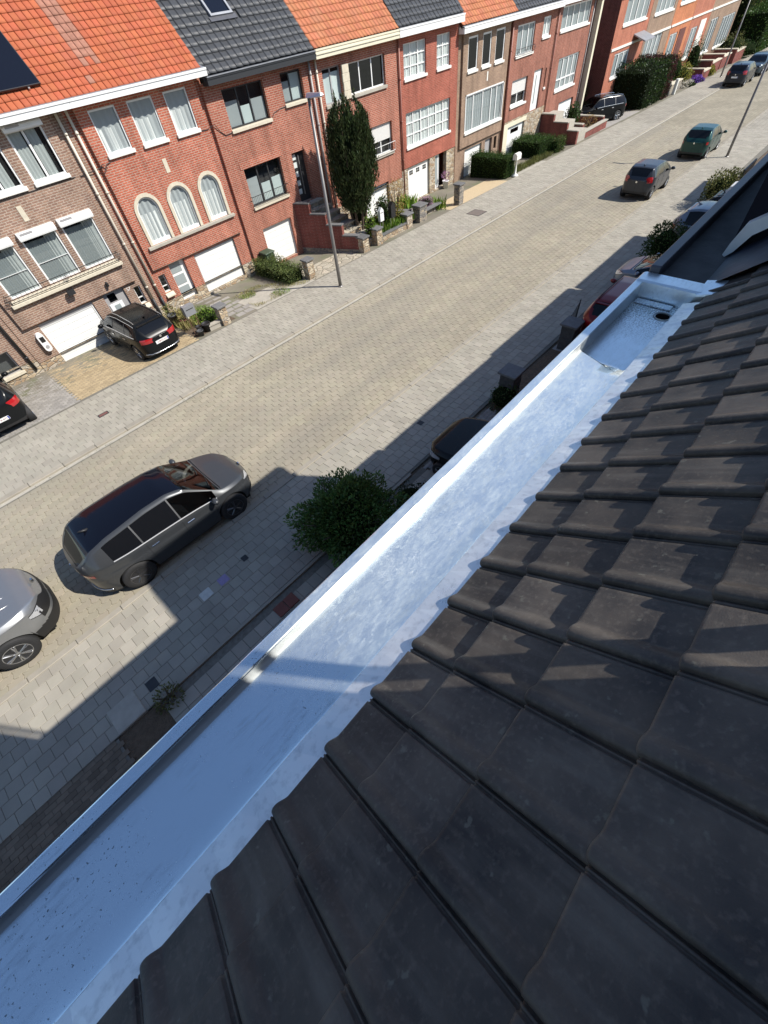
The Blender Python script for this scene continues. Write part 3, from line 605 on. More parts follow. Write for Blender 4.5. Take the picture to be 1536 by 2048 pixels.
# ------------------------------------------------------------------ houses across the street
def wall_holes(b, x0, x1, z0, z1, y, holes, depth=.12, skipbox=True):
    """front sheet at y with rectangular openings and their reveals; holes = [(xa, xb, za, zb)]"""
    xs = sorted({x0, x1, *[min(max(h[i], x0), x1) for h in holes for i in (0, 1)]}); zs = sorted({z0, z1, *[min(max(h[i], z0), z1) for h in holes for i in (2, 3)]})
    for i in range(len(xs) - 1):
        for j in range(len(zs) - 1):
            cx, cz = (xs[i] + xs[i + 1]) / 2, (zs[j] + zs[j + 1]) / 2
            if any(h[0] < cx < h[1] and h[2] < cz < h[3] for h in holes): continue
            b.quad((xs[i], y, zs[j]), (xs[i + 1], y, zs[j]), (xs[i + 1], y, zs[j + 1]), (xs[i], y, zs[j + 1]))
    for (xa, xb, za, zb) in holes:
        for p, q in (((xa, za), (xa, zb)), ((xb, zb), (xb, za)), ((xa, zb), (xb, zb)), ((xb, za), (xa, za))):
            b.quad((p[0], y, p[1]), (q[0], y, q[1]), (q[0], y + depth, q[1]), (p[0], y + depth, p[1]))
def window(h, O, x0, x1, z0, z1, y, mull=(), trans=(), frame='white_pvc', ft=.055, sill='sill_white', sw=.04, cur=None, back='room_dark', glass='glass', d=.07, room=.25, blind=None, nm='window', bars=(), zt=None):
    """frame set d behind the wall face, mullions/transoms at fractions, pane and curtains as sub-parts"""
    b = MB(O); ya, yb = y + d, y + d + .055
    b.bbox(x0, x0 + ft, ya, yb, z0, z1, .006); b.bbox(x1 - ft, x1, ya, yb, z0, z1, .006); b.box(x0 + ft, x1 - ft, ya + .001, yb, z0, z0 + ft); b.box(x0 + ft, x1 - ft, ya + .001, yb, z1 - ft, z1)
    for f in mull: xm = x0 + (x1 - x0) * f; b.box(xm - ft * .55, xm + ft * .55, ya + .004, yb, z0 + ft, z1 - ft)
    for f in trans: zm = z0 + (z1 - z0) * f; b.box(x0 + ft, x1 - ft, ya + .007, yb, zm - ft * .4, zm + ft * .4)
    for f in bars: zm = z0 + (z1 - z0) * f; b.box(x0 + ft, x1 - ft, ya + .012, yb - .005, zm - .006, zm + .006)
    w = b.build(nm, frame, h)
    b = MB(O); b.quad((x0, ya + .025, z0), (x1, ya + .025, z0), (x1, ya + .025, z1), (x0, ya + .025, z1)); b.build('pane', glass, w, fix=False)
    b = MB(O); yk = y + d + room; b.quad((x0 - .05, yk, z0 - .05), (x1 + .05, yk, z0 - .05), (x1 + .05, yk, z1 + .05), (x0 - .05, yk, z1 + .05))
    if room > .12:
        for xx in (x0 - .02, x1 + .02): b.quad((xx, yb, z0), (xx, yk, z0), (xx, yk, z1), (xx, yb, z1))
        b.quad((x0, yb, z1), (x1, yb, z1), (x1, yk, z1), (x0, yk, z1)); b.quad((x0, yb, z0), (x1, yb, z0), (x1, yk, z0), (x0, yk, z0))
    b.build('room_back', back, w, fix=False)
    for (fa, fb, ga, gb, cm, fold) in (cur or ()):
        b = MB(O); n = max(6, int((fb - fa) * (x1 - x0) / .035)); vs = []; ph = random.uniform(0, 6)
        for i in range(n + 1):
            t = i / n; xx = x0 + (x1 - x0) * (fa + (fb - fa) * t); yy = ya + .034 + min(.04, room * .45) * (.5 + .5 * math.sin(ph + t * (fb - fa) * (x1 - x0) * fold)); vs += [(xx, yy, z0 + (z1 - z0) * ga), (xx, yy, z0 + (z1 - z0) * gb)]
        b.add(vs, [(2 * i, 2 * i + 2, 2 * i + 3, 2 * i + 1) for i in range(n)]); b.build('curtain', cm, w, smooth=True, fix=False)
    if blind:                                                   # roller shutter, lowered to a fraction
        b = MB(O); zb = z1 - (z1 - z0) * blind; nsl = max(2, int((z1 - zb) / .05))
        for i in range(nsl): za = zb + (z1 - zb) * i / nsl; ze = zb + (z1 - zb) * (i + 1) / nsl; b.box(x0 + .01, x1 - .01, ya - .03, ya - .012, za + .004, ze)
        b.build('roller_shutter', 'shutter', w)
    if sill: b = MB(O); b.bbox(x0 - sw, x1 + sw, y - .075, y + d + .02, z0 - .10, z0 + .002, .008); b.build('sill', sill, w)
    return w
def garage(h, O, x0, x1, z0, z1, y, n=6, fr='dark_frame', lintel=None, d=.10, mat='white_garage'):
    b = MB(O); ft = .05; b.box(x0, x0 + ft, y + d, y + d + .07, z0, z1); b.box(x1 - ft, x1, y + d, y + d + .07, z0, z1); b.box(x0 + ft, x1 - ft, y + d + .001, y + d + .07, z1 - ft, z1)
    g = b.build('garage_door', fr, h)
    zz = np.linspace(z0 + .01, z1 - ft, n + 1)
    for i in range(n): b = MB(O); b.bbox(x0 + ft + .004, x1 - ft - .004, y + d + .02, y + d + .06, zz[i] + .007, zz[i + 1] - .007, .008); b.build('door_panel', mat, g)
    b = MB(O); b.quad((x0, y + d + .065, z0), (x1, y + d + .065, z0), (x1, y + d + .065, z1), (x0, y + d + .065, z1)); b.build('door_backing', 'room_dark', g, fix=False)
    return g
def pipe(h, O, x, z0, z1, y, r=.045, mat='pipe_cream', foot=None):
    b = MB(O); b.tube([(x, y - .075, z1 + .15), (x, y - .075, z0)], r, 10)
    for z in np.arange(z0 + .5, z1, 1.6): b.lathe([(r + .012, -.03), (r + .014, 0), (r + .012, .03)], (x, y - .075, z), 10)
    p = b.build('downpipe', mat, h, smooth=True)
    if foot: b = MB(O); b.tube([(x, y - .076, z0 + .02), (x, y - .076, foot)], r + .008, 10); b.build('pipe_shoe', 'cast_iron', p, smooth=True)
def rooftiles(h, O, x0, x1, y0, z0, pitch, length, tw, te, mat, amp=.03, prof='pan', hole=None, odd=None):
    cp, sp = math.cos(pitch), math.sin(pitch); nx = int(round((x1 - x0) / tw)); tw = (x1 - x0) / nx; ns = int(length / te)
    if prof == 'pan': us = [0, .12, .27, .5, .72, .9, 1.0]; hs = [.0, .75, 1., .25, 0, .1, .28]
    elif prof == 'lock': us = [0, .05, .13, .5, .87, .95, 1.]; hs = [-.9, .7, 1, .8, 1., .8, -.9]
    else: us = [0, .06, .16, .3, .5, .85, 1.]; hs = [0, .8, 1, .35, .1, 0, 0]
    k = len(us); tmpl = []; th = .022
    for s, dh in ((0, -.014), (0, 0), (te * .5, 0), (te * 1.06, 0)):
        for u, q in zip(us, hs): tmpl.append((u * tw * .985, s, q * amp + dh + th * (1 - s / te)))
    tmpl = np.array(tmpl); fq = [(a * k + i, a * k + i + 1, (a + 1) * k + i + 1, (a + 1) * k + i) for a in range(3) for i in range(k - 1)]
    pos = []; pos2 = []
    for r_ in range(ns):
        for i in range(nx):
            p = (x0 + i * tw + random.uniform(-.004, .004), r_ * te + random.uniform(-.006, .006), random.uniform(-.003, .003))
            if hole and any(q[0] < p[0] + tw / 2 < q[1] and q[2] < p[1] + te / 2 < q[3] for q in hole): continue
            (pos2 if odd and odd(p[0], p[1]) else pos).append(p)
    for nm, ps_, mt in (('roof_tiles', pos, mat), ('weathered_tiles', pos2, 'tile_moss')):
        if not ps_: continue
        P = np.array(ps_); A = tmpl[None] + P[:, None, :]; Vv = A.reshape(-1, 3); W = np.empty_like(Vv)
        W[:, 0] = Vv[:, 0] - O[0]; W[:, 1] = y0 + Vv[:, 1] * cp - Vv[:, 2] * sp - O[1]; W[:, 2] = z0 + Vv[:, 1] * sp + Vv[:, 2] * cp - O[2]
        fa = np.array(fq)[None] + (np.arange(len(P)) * len(tmpl))[:, None, None]
        raw(nm, W, fa.reshape(-1, 4), mt, h, smooth=False, kind='stuff')
    # deck and rear slope under the tiles
    b = MB(O); yr, zr = y0 + length * cp, z0 + length * sp
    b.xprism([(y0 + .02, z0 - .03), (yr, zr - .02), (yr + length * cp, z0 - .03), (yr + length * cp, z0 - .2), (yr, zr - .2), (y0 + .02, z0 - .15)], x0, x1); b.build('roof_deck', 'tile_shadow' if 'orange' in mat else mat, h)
def eave(h, O, x0, x1, yo, yi, z0, z1, mat='white_pvc', zincband=True, lip=None):
    b = MB(O); b.bbox(x0, x1, yo, yi, z0, z1, .012); b.box(x0, x1, yo - .02, yo + .0, z1 - .05, z1 + .01); e = b.build('eaves_box', mat, h)
    if zincband: b = MB(O); b.hexa([(x0, yo + .05, z1 - .04), (x1, yo + .05, z1 - .04), (x1, yi + .2, z1 + .10), (x0, yi + .2, z1 + .10), (x0, yo + .05, z1 + .012), (x1, yo + .05, z1 + .012), (x1, yi + .2, z1 + .14), (x0, yi + .2, z1 + .14)]); b.build('gutter_lining', 'zinc_grey', e)
def shell(h, O, x0, x1, y, zb, ze, brick, depth=8.):
    b = MB(O)
    b.quad((x0, y, zb), (x0, y + depth, zb), (x0, y + depth, ze), (x0, y, ze)); b.quad((x1, y, zb), (x1, y + depth, zb), (x1, y + depth, ze), (x1, y, ze)); b.quad((x0, y + depth, zb), (x1, y + depth, zb), (x1, y + depth, ze), (x0, y + depth, ze))
    b.build('side_walls', brick, h, fix=False)
def iron_rail(h, O, x0, x1, y, z0, z1, n=14, mat='iron', deep=.16, scroll=True):
    b = MB(O); yo = y - deep
    b.tube([(x0, y, z1), (x0, yo, z1), (x1, yo, z1), (x1, y, z1)], .012, 6); b.tube([(x0, y, z0), (x0, yo, z0), (x1, yo, z0), (x1, y, z0)], .010, 6)
    for i in range(n + 1):
        x = x0 + (x1 - x0) * i / n; b.tube([(x, yo, z0), (x, yo, z1)], .006, 5)
    if scroll:
        for f in (0, .5, 1):
            xc = x0 + (x1 - x0) * f
            for r_ in (.05, .09): b.tube([(xc + r_ * math.cos(t), yo - .012, (z0 + z1) / 2 + r_ * .8 * math.sin(t)) for t in np.linspace(0, 5.5, 12)], .008, 5)
    b.build('window_railing', mat, h)
FY = 19.8; FB = 19.92
CW = [(.02, .98, .02, .98, 'curtain', 60)]

# house at the left edge
h = thing('brown_brick_house', 'brown brick house cut off by the picture edge beside the small black car', 'house', (-1.5, FY, 0)); O = (-1.5, FY, 0)
b = MB(O); hs = [(-.35, .62, .15, .92), (-3.2, -1.2, -.25, 1.2), (-3.4, .5, 2.3, 3.7), (-3.4, .6, 4.9, 6.1)]; wall_holes(b, -4.2, 1.18, .3, 6.3, FB, hs, .15); b.build('wall', 'brick_brown', h, fix=False)
b = MB(O); wall_holes(b, -4.2, 1.18, -.9, .3, FB - .02, [(-3.2, -1.2, -.25, .3), (-.35, .62, .15, .3)], .15); b.build('stone_plinth', 'stone_tan', h, fix=False)
window(h, O, -.35, .62, .15, .92, FB, frame='grey_frame', sill='limestone', glass='glass', back='room_mid'); window(h, O, -3.4, .5, 2.3, 3.7, FB, (.33, .66), cur=CW); window(h, O, -3.4, .6, 4.9, 6.1, FB, (.33, .66), cur=CW); garage(h, O, -3.2, -1.2, -.25, 1.2, FB)
eave(h, O, -4.2, 1.2, 19.38, 19.95, 6.3, 6.5); shell(h, O, -4.2, 1.18, FB, -.9, 6.6, 'brick_brown'); rooftiles(h, O, -4.2, 1.2, 19.52, 6.5, R(45), 5.6, .2, .25, 'tile_orange', .022, 'lock')

# house 1: brown brick, roller shutter boxes, white garage
h = thing('brown_brick_house', 'brown brick house with white shutter boxes, wrought railing and house number 57', 'house', (3.8, FY, 0)); O = (3.8, FY, 0); H1, O1 = h, O
b = MB(O); low = [(2.0, 4.1, -.33, 1.26), (4.55, 5.42, -.33, 1.30), (5.78, 6.06, .42, 1.10)]
wall_holes(b, 1.2, 6.5, .1, 6.3, FB, [(q[0], q[1], max(.1, q[2]), q[3]) for q in low], .16); b.build('wall', 'brick_brown', h, fix=False)
b = MB(O); wall_holes(b, 1.2, 6.5, -.9, .1, FB - .025, [(q[0], q[1], q[2], .1) for q in low[:2]], .18); b.build('stone_plinth', 'stone_tan', h, fix=False)
wl = [(1.85, 2.92, 2.28, 3.68), (3.2, 4.36, 2.28, 3.68), (4.56, 5.70, 2.28, 3.68), (3.16, 4.28, 4.88, 6.12), (4.6, 5.70, 4.88, 6.12), (1.7, 2.85, 4.88, 6.12)]
b = MB(O); wall_holes(b, 1.48, 6.01, 1.34, 6.3, FY, wl, .12)
b.quad((1.48, FY, 1.34), (6.01, FY, 1.34), (6.01, FB, 1.34), (1.48, FB, 1.34)); b.quad((1.48, FY, 1.34), (1.48, FB, 1.34), (1.48, FB, 6.3), (1.48, FY, 6.3)); b.quad((6.01, FY, 1.34), (6.01, FB, 1.34), (6.01, FB, 6.3), (6.01, FY, 6.3)); b.build('projecting_storeys', 'brick_brown', h, fix=False)
for i, q in enumerate(wl):
    lowr = i < 3
    w = window(h, O, *q, FY, () if lowr else (.46,), (), sill=None if lowr else 'sill_white', cur=[(.0, .8, .02, .9, 'curtain_grey', 75), (.62, 1, .0, .98, 'curtain', 60)] if lowr else [(.0, .4, .0, .98, 'curtain', 55), (.52, .8, 0, .98, 'curtain', 50)], d=.025, room=.085, bars=(.45,) if (lowr and i < 2) else (), ft=.06, glass='glass_mid')
    b = MB(O); zt = q[3] + (.20 if lowr else .14); zb = q[3] - .02
    b.xprism([(FY - .16, zb), (FY - .17, zb + .05), (FY - .15, zt - .04), (FY - .10, zt), (FY, zt), (FY, zb)], q[0] - .03, q[1] + .03); s_ = b.build('shutter_box', 'white_pvc', h)
    b = MB(O); b.box(q[0] + .06, q[0] + .46, FY - .163, FY - .05, zt - .075, zt - .022); b.build('vent_slot', 'grey_frame', s_)
b = MB(O); b.bbox(1.68, 5.84, FY - .14, FY + .04, 2.04, 2.14, .01); b.bbox(1.76, 5.76, FY - .10, FY + .04, 2.14, 2.24, .01); b.build('long_sill', 'limestone', h)
iron_rail(h, O, 1.70, 5.82, FY, 2.22, 2.46, 26)
b = MB(O); b.box(3.68, 3.84, FY - .012, FY + .01, 4.08, 4.49); b.build('stone_inlay', 'limestone', h)
garage(h, O, 2.0, 4.08, -.33, 1.13, FB, 6, fr='white_pvc', d=.05); b = MB(O); b.box(2.0, 4.09, FB + .03, FB + .10, 1.135, 1.26); b.build('garage_lintel', 'grey_frame', h)
b = MB(O); b.box(4.55, 5.42, FB + .08, FB + .14, -.33, 1.30); dr = b.build('front_door', 'grey_frame', h)
b = MB(O); b.bbox(4.62, 5.16, FB + .05, FB + .075, -.3, .86, .008); b.build('door_leaf', 'white_pvc', dr)
for (za, zb) in ((.42, .78), (-.1, .2)): b = MB(O); b.box(4.78, 5.02, FB + .042, FB + .049, za, zb); b.build('door_glass', 'frosted', dr)
b = MB(O); b.box(4.72, 5.04, FB + .072, FB + .079, .92, 1.2); b.build('fanlight', 'glass_dark', dr)
window(h, O, 5.78, 6.06, .42, 1.10, FB, (), (.35,), ft=.04, sill=None, d=.08, back='room_mid'); b = MB(O); b.xprism([(FB - .12, .24), (FB - .12, .28), (FB + .05, .44), (FB + .05, .24)], 5.74, 6.10); b.build('sloped_sill', 'limestone', h)
text('house_number', '57', .17, 'white_pvc', (5.60 - O[0], FB - .006 - O[1], 1.12), (math.pi / 2, 0, 0), h)
eave(h, O, 1.2, 6.68, 19.36, 19.95, 6.3, 6.5)
shell(h, O, 1.21, 6.49, FB, -.9, 6.6, 'brick_brown')
rooftiles(h, O, 1.2, 6.68, 19.50, 6.5, R(45), 5.6, .2, .25, 'tile_orange', .022, 'lock', odd=None)
pipe(h, O, 6.28, .45, 6.2, FB, foot=F_(6.3, 19.8)); pipe(h, O, 6.62, .40, 6.2, FB, foot=F_(6.6, 19.8)); pipe(h, O, .98, .0, 6.2, FB, r=.05, mat='cast_iron')
for k, (sa, sb_) in enumerate(((.40, 2.05), (2.08, 3.72))):
    for xa_ in (1.0, 3.2, 5.15 - 0): pass
sp_ = thing('solar_panel', 'black solar panel on the orange tiled roof above the brown house', 'solar panel', (5.0, 19.8, 6.9), 0); SO = (5.0, 19.8, 6.9)
b = MB(SO)
def rf(x, s, t): return (x, 19.50 + s * math.cos(R(45)) - t * math.sin(R(45)), 6.5 + s * math.sin(R(45)) + t * math.cos(R(45)))
def slabr(b, x0, x1, s0, s1, t0, t1): b.hexa([rf(x0, s0, t0), rf(x1, s0, t0), rf(x1, s1, t0), rf(x0, s1, t0), rf(x0, s0, t1), rf(x1, s0, t1), rf(x1, s1, t1), rf(x0, s1, t1)])
slabr(b, 4.77, 6.28, .48, 2.2, .09, .125); b.build('cell_panel', 'solar', sp_)
b = MB(SO)
for q in ((4.75, 6.30, .46, .48), (4.75, 6.30, 2.2, 2.22), (4.75, 4.77, .48, 2.2), (6.28, 6.30, .48, 2.2)): slabr(b, *q, .085, .131)
b.build('panel_frame', 'dark_frame', sp_); b = MB(SO); slabr(b, 5.0, 5.05, .42, 2.3, .05, .088); slabr(b, 5.9, 5.95, .42, 2.3, .05, .088); b.build('mounting_rail', 'aluminium', sp_)
sp2 = thing('solar_panel', 'second black solar panel further along the same orange roof', 'solar panel', (3.4, 19.8, 6.9), 0); SO = (3.4, 19.8, 6.9); b = MB(SO); slabr(b, 3.17, 4.72, .46, 2.22, .09, .13); b.build('cell_panel', 'solar', sp2); b = MB(SO); slabr(b, 3.4, 3.45, .42, 2.3, .05, .088); slabr(b, 4.3, 4.35, .42, 2.3, .05, .088); b.build('mounting_rail', 'aluminium', sp2)

# house 2: red brick with three arched windows
h = thing('red_brick_house', 'red brick house with three arched windows in stone surrounds', 'house', (9.1, FY, 0)); O = (9.1, FY, 0)
b = MB(O); low = [(8.80, 10.93, -.33, 1.28), (7.55, 8.30, -.17, 1.32), (6.93, 7.24, .42, 1.10)]
wall_holes(b, 6.5, 11.6, .1, 6.3, FB, [(q[0], q[1], max(.1, q[2]), q[3]) for q in low], .16); b.build('wall', 'brick_red', h, fix=False)
b = MB(O); wall_holes(b, 6.5, 11.6, -.9, .1, FB - .025, [(q[0], q[1], q[2], .1) for q in low[:2]], .18); b.build('stone_plinth', 'stone_tan', h, fix=False)
up = [(7.24, 8.19, 5.0, 6.13), (8.62, 9.58, 5.0, 6.13), (10.03, 10.97, 5.0, 6.13)]; ar = [(7.30, 8.20), (8.70, 9.60), (10.13, 11.03)]; za, zs = 2.17, 3.23
holes = up + [(a, c, za, zs + (c - a) / 2) for a, c in ar]
b = MB(O); wall_holes(b, 6.83, 11.38, 1.38, 6.3, FY, holes, .12)
b.quad((6.83, FY, 1.38), (11.38, FY, 1.38), (11.38, FB, 1.38), (6.83, FB, 1.38)); b.quad((6.83, FY, 1.38), (6.83, FB, 1.38), (6.83, FB, 6.3), (6.83, FY, 6.3)); b.quad((11.38, FY, 1.38), (11.38, FB, 1.38), (11.38, FB, 6.3), (11.38, FY, 6.3))
for a, c in ar:                                               # spandrels over the arches
    r_ = (c - a) / 2; xm = (a + c) / 2; N = 14
    for sgn in (-1, 1):
        corner = (xm + sgn * r_, FY, zs + r_); pts = [(xm + sgn * r_ * math.cos(t), FY, zs + r_ * math.sin(t)) for t in np.linspace(0, math.pi / 2, N)]
        for i in range(N - 1): b.add([corner, pts[i], pts[i + 1]], [(0, 1, 2)])
b.build('projecting_storeys', 'brick_red', h, fix=False)
for i, q in enumerate(up):
    w = window(h, O, *q, FY, (), (), frame='white_pvc', sill='sill_white', cur=[(0.03, .7, .04, .56, 'curtain', 30), (.0, 1, .02, .98, 'curtain_grey', 26)], d=.025, room=.085, ft=.05, glass='glass_light')
for (a, c) in ar:
    r_ = (c - a) / 2; xm = (a + c) / 2
    w = window(h, O, a, c, za, zs + r_ - .01, FY, (), (), ft=.012, sill=None, cur=[(.05, .80, .06, .66, 'curtain', 40), (0, 1, 0, 1, 'curtain_grey', 30)], d=.025, room=.085, nm='arched_window', glass='glass_light')
    for (ro, ri, yo, yi, nm, mt) in ((r_ + .10, r_ - .015, FY - .035, FY + .05, 'stone_surround', 'limestone'), (r_ - .013, r_ - .075, FY + .04, FY + .10, 'arched_frame', 'white_pvc')):
        b = MB(O); N = 24; path = [(xm - 1, za)]; outer = [(xm - ro, za)] + [(xm - ro * math.cos(t), zs + ro * math.sin(t)) for t in np.linspace(0, math.pi, N)] + [(xm + ro, za)]; inner = [(xm - ri, za)] + [(xm - ri * math.cos(t), zs + ri * math.sin(t)) for t in np.linspace(0, math.pi, N)] + [(xm + ri, za)]; n = len(outer)
        vs = [(p[0], yo, p[1]) for p in outer] + [(p[0], yo, p[1]) for p in inner] + [(p[0], yi, p[1]) for p in outer] + [(p[0], yi, p[1]) for p in inner]; fs = []
        for i in range(n - 1): fs += [(i, i + 1, n + i + 1, n + i), (i, i + 1, 2 * n + i + 1, 2 * n + i), (n + i, n + i + 1, 3 * n + i + 1, 3 * n + i)]
        b.add(vs, fs); b.build(nm, mt, w)
    b = MB(O); b.bbox(a + .02, c - .02, FY + .03, FY + .1, za, za + .12, .01); b.build('bottom_rail', 'white_pvc', w)
b = MB(O); b.bbox(7.05, 11.27, FY - .10, FY + .05, 2.06, 2.16, .012); b.build('long_sill', 'concrete', h)
b = MB(O); b.box(9.05, 9.21, FY - .012, FY + .01, 4.08, 4.50); b.build('stone_inlay', 'limestone', h)
garage(h, O, 8.80, 10.93, -.33, 1.26, FB, 6, fr='grey_frame', d=.06)
b = MB(O); b.box(7.55, 8.30, FB + .13, FB + .18, -.17, 1.32); dr = b.build('front_door', 'white_pvc', h)
for (z0_, z1_) in ((-.02, .34), (.43, .80), (.9, 1.28)): b = MB(O); b.box(7.62, 8.1, FB + .115, FB + .128, z0_, z1_); b.build('door_glass', 'frosted', dr)
window(h, O, 6.93, 7.24, .42, 1.10, FB, (), (.35,), ft=.04, sill=None, d=.08, back='room_mid'); b = MB(O); b.xprism([(FB - .12, .24), (FB - .12, .28), (FB + .05, .44), (FB + .05, .24)], 6.89, 7.28); b.build('sloped_sill', 'limestone', h)
eave(h, O, 6.68, 11.78, 19.36, 19.95, 6.3, 6.5); shell(h, O, 6.51, 11.6, FB, -.9, 6.6, 'brick_red'); rooftiles(h, O, 6.68, 11.66, 19.50, 6.5, R(45), 5.6, .2, .25, 'tile_orange', .022, 'lock', odd=lambda x, s: (abs(x - 8.1) < .24 and random.random() < (.9 if s > 1.4 else .45) and s > .7) or (abs(x - 7.62) < .11 and .2 < s < .4))

# house 3: red brick, black frames
h = thing('red_brick_house', 'red brick house with black window frames and black tiled roof with skylight', 'house', (14.3, FY, 0)); O = (14.3, FY, 0)
hs = [(12.40, 14.42, 4.66, 5.82), (15.34, 16.5, 4.92, 5.85), (12.40, 14.42, 2.02, 3.40), (15.1, 15.9, 1.45, 3.34), (12.5, 14.25, -.47, 1.12)]
b = MB(O); wall_holes(b, 11.6, 17.1, -1, 6.1, FY, hs, .2); b.build('wall', 'brick_red3', h, fix=False); shell(h, O, 11.6, 17.1, FY, -1, 6.2, 'brick_red3')
kw = dict(frame='dark_frame', sill='limestone', glass='glass', back='room_dark', d=.13)
window(h, O, *hs[0], FY, (.36, .64), blind=None, cur=[(.0, .36, .0, .68, 'curtain_grey', 4), (.38, .62, 0, .5, 'blind_pale', 3), (.66, 1, .0, .6, 'curtain_grey', 3)], **kw); window(h, O, *hs[1], FY, (.45,), cur=[(.0, .42, 0, .7, 'curtain_grey', 3), (.5, 1, .04, .9, 'blind_pale', 3)], **kw)
window(h, O, *hs[2], FY, (.36, .66), cur=[(.02, .34, 0, .72, 'curtain_grey', 4), (.4, .64, 0, .5, 'blind_pale', 3), (.7, .98, 0, .55, 'blind_pale', 3)], **kw)
iron_rail(h, O, 12.36, 14.46, FY, 2.08, 2.42, 24, deep=.12, scroll=False)
b = MB(O); b.box(12.25, 14.57, FY - .015, FY + .02, 3.40, 3.62); b.build('soldier_course', 'brick_red', h)
b = MB(O); b.box(15.1, 15.9, FY + .18, FY + .24, 1.45, 3.34); dr = b.build('front_door', 'dark_frame', h)
for z in (1.75, 2.08, 2.42, 2.76, 3.05): b = MB(O); b.box(15.22, 15.42, FY + .168, FY + .179, z, z + .2); b.build('door_glass', 'blind_pale', dr)
b = MB(O); b.box(15.54, 15.58, FY + .14, FY + .178, 1.7, 3.2); b.build('door_bar', 'aluminium', dr)
garage(h, O, *hs[4][:2], *hs[4][2:], FY, 6, fr='white_pvc', d=.12)
eave(h, O, 11.72, 17.12, 19.42, 19.95, 6.02, 6.24, 'black_fascia', zincband=False); b = MB(O); b.box(11.72, 17.12, 19.38, 19.44, 6.24, 6.27); b.build('gutter_edge', 'zinc_grey', h)
rooftiles(h, O, 11.66, 17.14, 19.5, 6.30, R(44), 5.6, .30, .32, 'tile_black', .028, 'flat', hole=[(13.35, 14.55, 1.62, 3.0)])
b = MB(O); rr = lambda x, s, t: (x, 19.5 + s * math.cos(R(44)) - t * math.sin(R(44)), 6.3 + s * math.sin(R(44)) + t * math.cos(R(44)))
def slab44(b, x0, x1, s0, s1, t0, t1): b.hexa([rr(x0, s0, t0), rr(x1, s0, t0), rr(x1, s1, t0), rr(x0, s1, t0), rr(x0, s0, t1), rr(x1, s0, t1), rr(x1, s1, t1), rr(x0, s1, t1)])
for q in ((13.45, 14.45, 1.75, 1.83), (13.45, 14.45, 2.86, 2.94), (13.45, 13.53, 1.83, 2.86), (14.37, 14.45, 1.83, 2.86)): slab44(b, *q, .0, .10)
sk = b.build('skylight', 'zinc_grey', h); b = MB(O); slab44(b, 13.5, 14.4, 1.8, 2.9, .04, .065); b.build('pane', 'solar', sk); b = MB(O); slab44(b, 13.35, 14.55, 1.60, 1.76, .02, .055); b.build('flashing', 'zinc_dark', sk)
pipe(h, O, 16.93, .3, 6.0, FY, mat='pipe_grey')

# house 4: behind the yew
h = thing('red_brick_house', 'red brick house with stone pier between upper windows behind the yew', 'house', (19.8, FY, 0)); O = (19.8, FY, 0)
hs = [(17.66, 18.82, 4.48, 5.65), (19.30, 21.80, 4.56, 5.62), (20.45, 22.05, 1.98, 3.2), (17.5, 18.4, .9, 3.0), (19.5, 21.5, -.75, .75)]
b = MB(O); wall_holes(b, 17.1, 22.72, .62, 6.1, FY, [(q[0], q[1], max(q[2], .62), q[3]) for q in hs], .2); b.build('wall', 'brick_red3', h, fix=False); b = MB(O); wall_holes(b, 17.1, 22.72, -1.4, .62, FY - .03, [(19.5, 21.5, -.75, .62)], .22); b.build('stone_plinth', 'stone_tan', h, fix=False); shell(h, O, 17.1, 22.72, FY, -1.4, 6.2, 'brick_red3')
window(h, O, *hs[0], FY, (.5,), frame='grey_frame', sill='concrete', cur=[(.0, .98, .0, .85, 'blind_pale', 8)], d=.12, glass='glass_light'); window(h, O, *hs[1], FY, (.32, .66), frame='white_pvc', sill='concrete', d=.12, glass='glass_dark')
b = MB(O); zz = 4.5
for k in range(4): b.bbox(18.84 + .015 * (k % 2), 19.29 - .015 * (k % 2), FY - .06, FY + .02, zz, zz + .275, .012); zz += .285
b.build('stone_pier', 'limestone', h)
window(h, O, *hs[2], FY, (.5,), frame='white_pvc', sill='concrete', d=.14, blind=.55); iron_rail(h, O, 20.45, 22.1, FY, 2.02, 2.38, 3, 'white_pvc', .14, False)
b = MB(O); b.box(17.5, 18.4, FY + .15, FY + .2, .9, 3.0); b.build('front_door', 'wood_post', h); garage(h, O, 19.5, 21.5, -.75, .75, FY, 5, mat='white_garage')
eave(h, O, 17.14, 22.56, 19.42, 19.95, 6.0, 6.28, 'cream_paint', zincband=False); b = MB(O); b.box(17.14, 22.56, 19.39, 19.43, 6.12, 6.16); b.build('eaves_moulding', 'cream_paint', h); rooftiles(h, O, 17.14, 22.56, 19.48, 6.30, R(43), 5.2, .22, .30, 'tile_orange2'); pipe(h, O, 17.3, .3, 6.0, FY, mat='pipe_cream'); pipe(h, O, 22.78, -.7, 6.0, FY, mat='pipe_red')

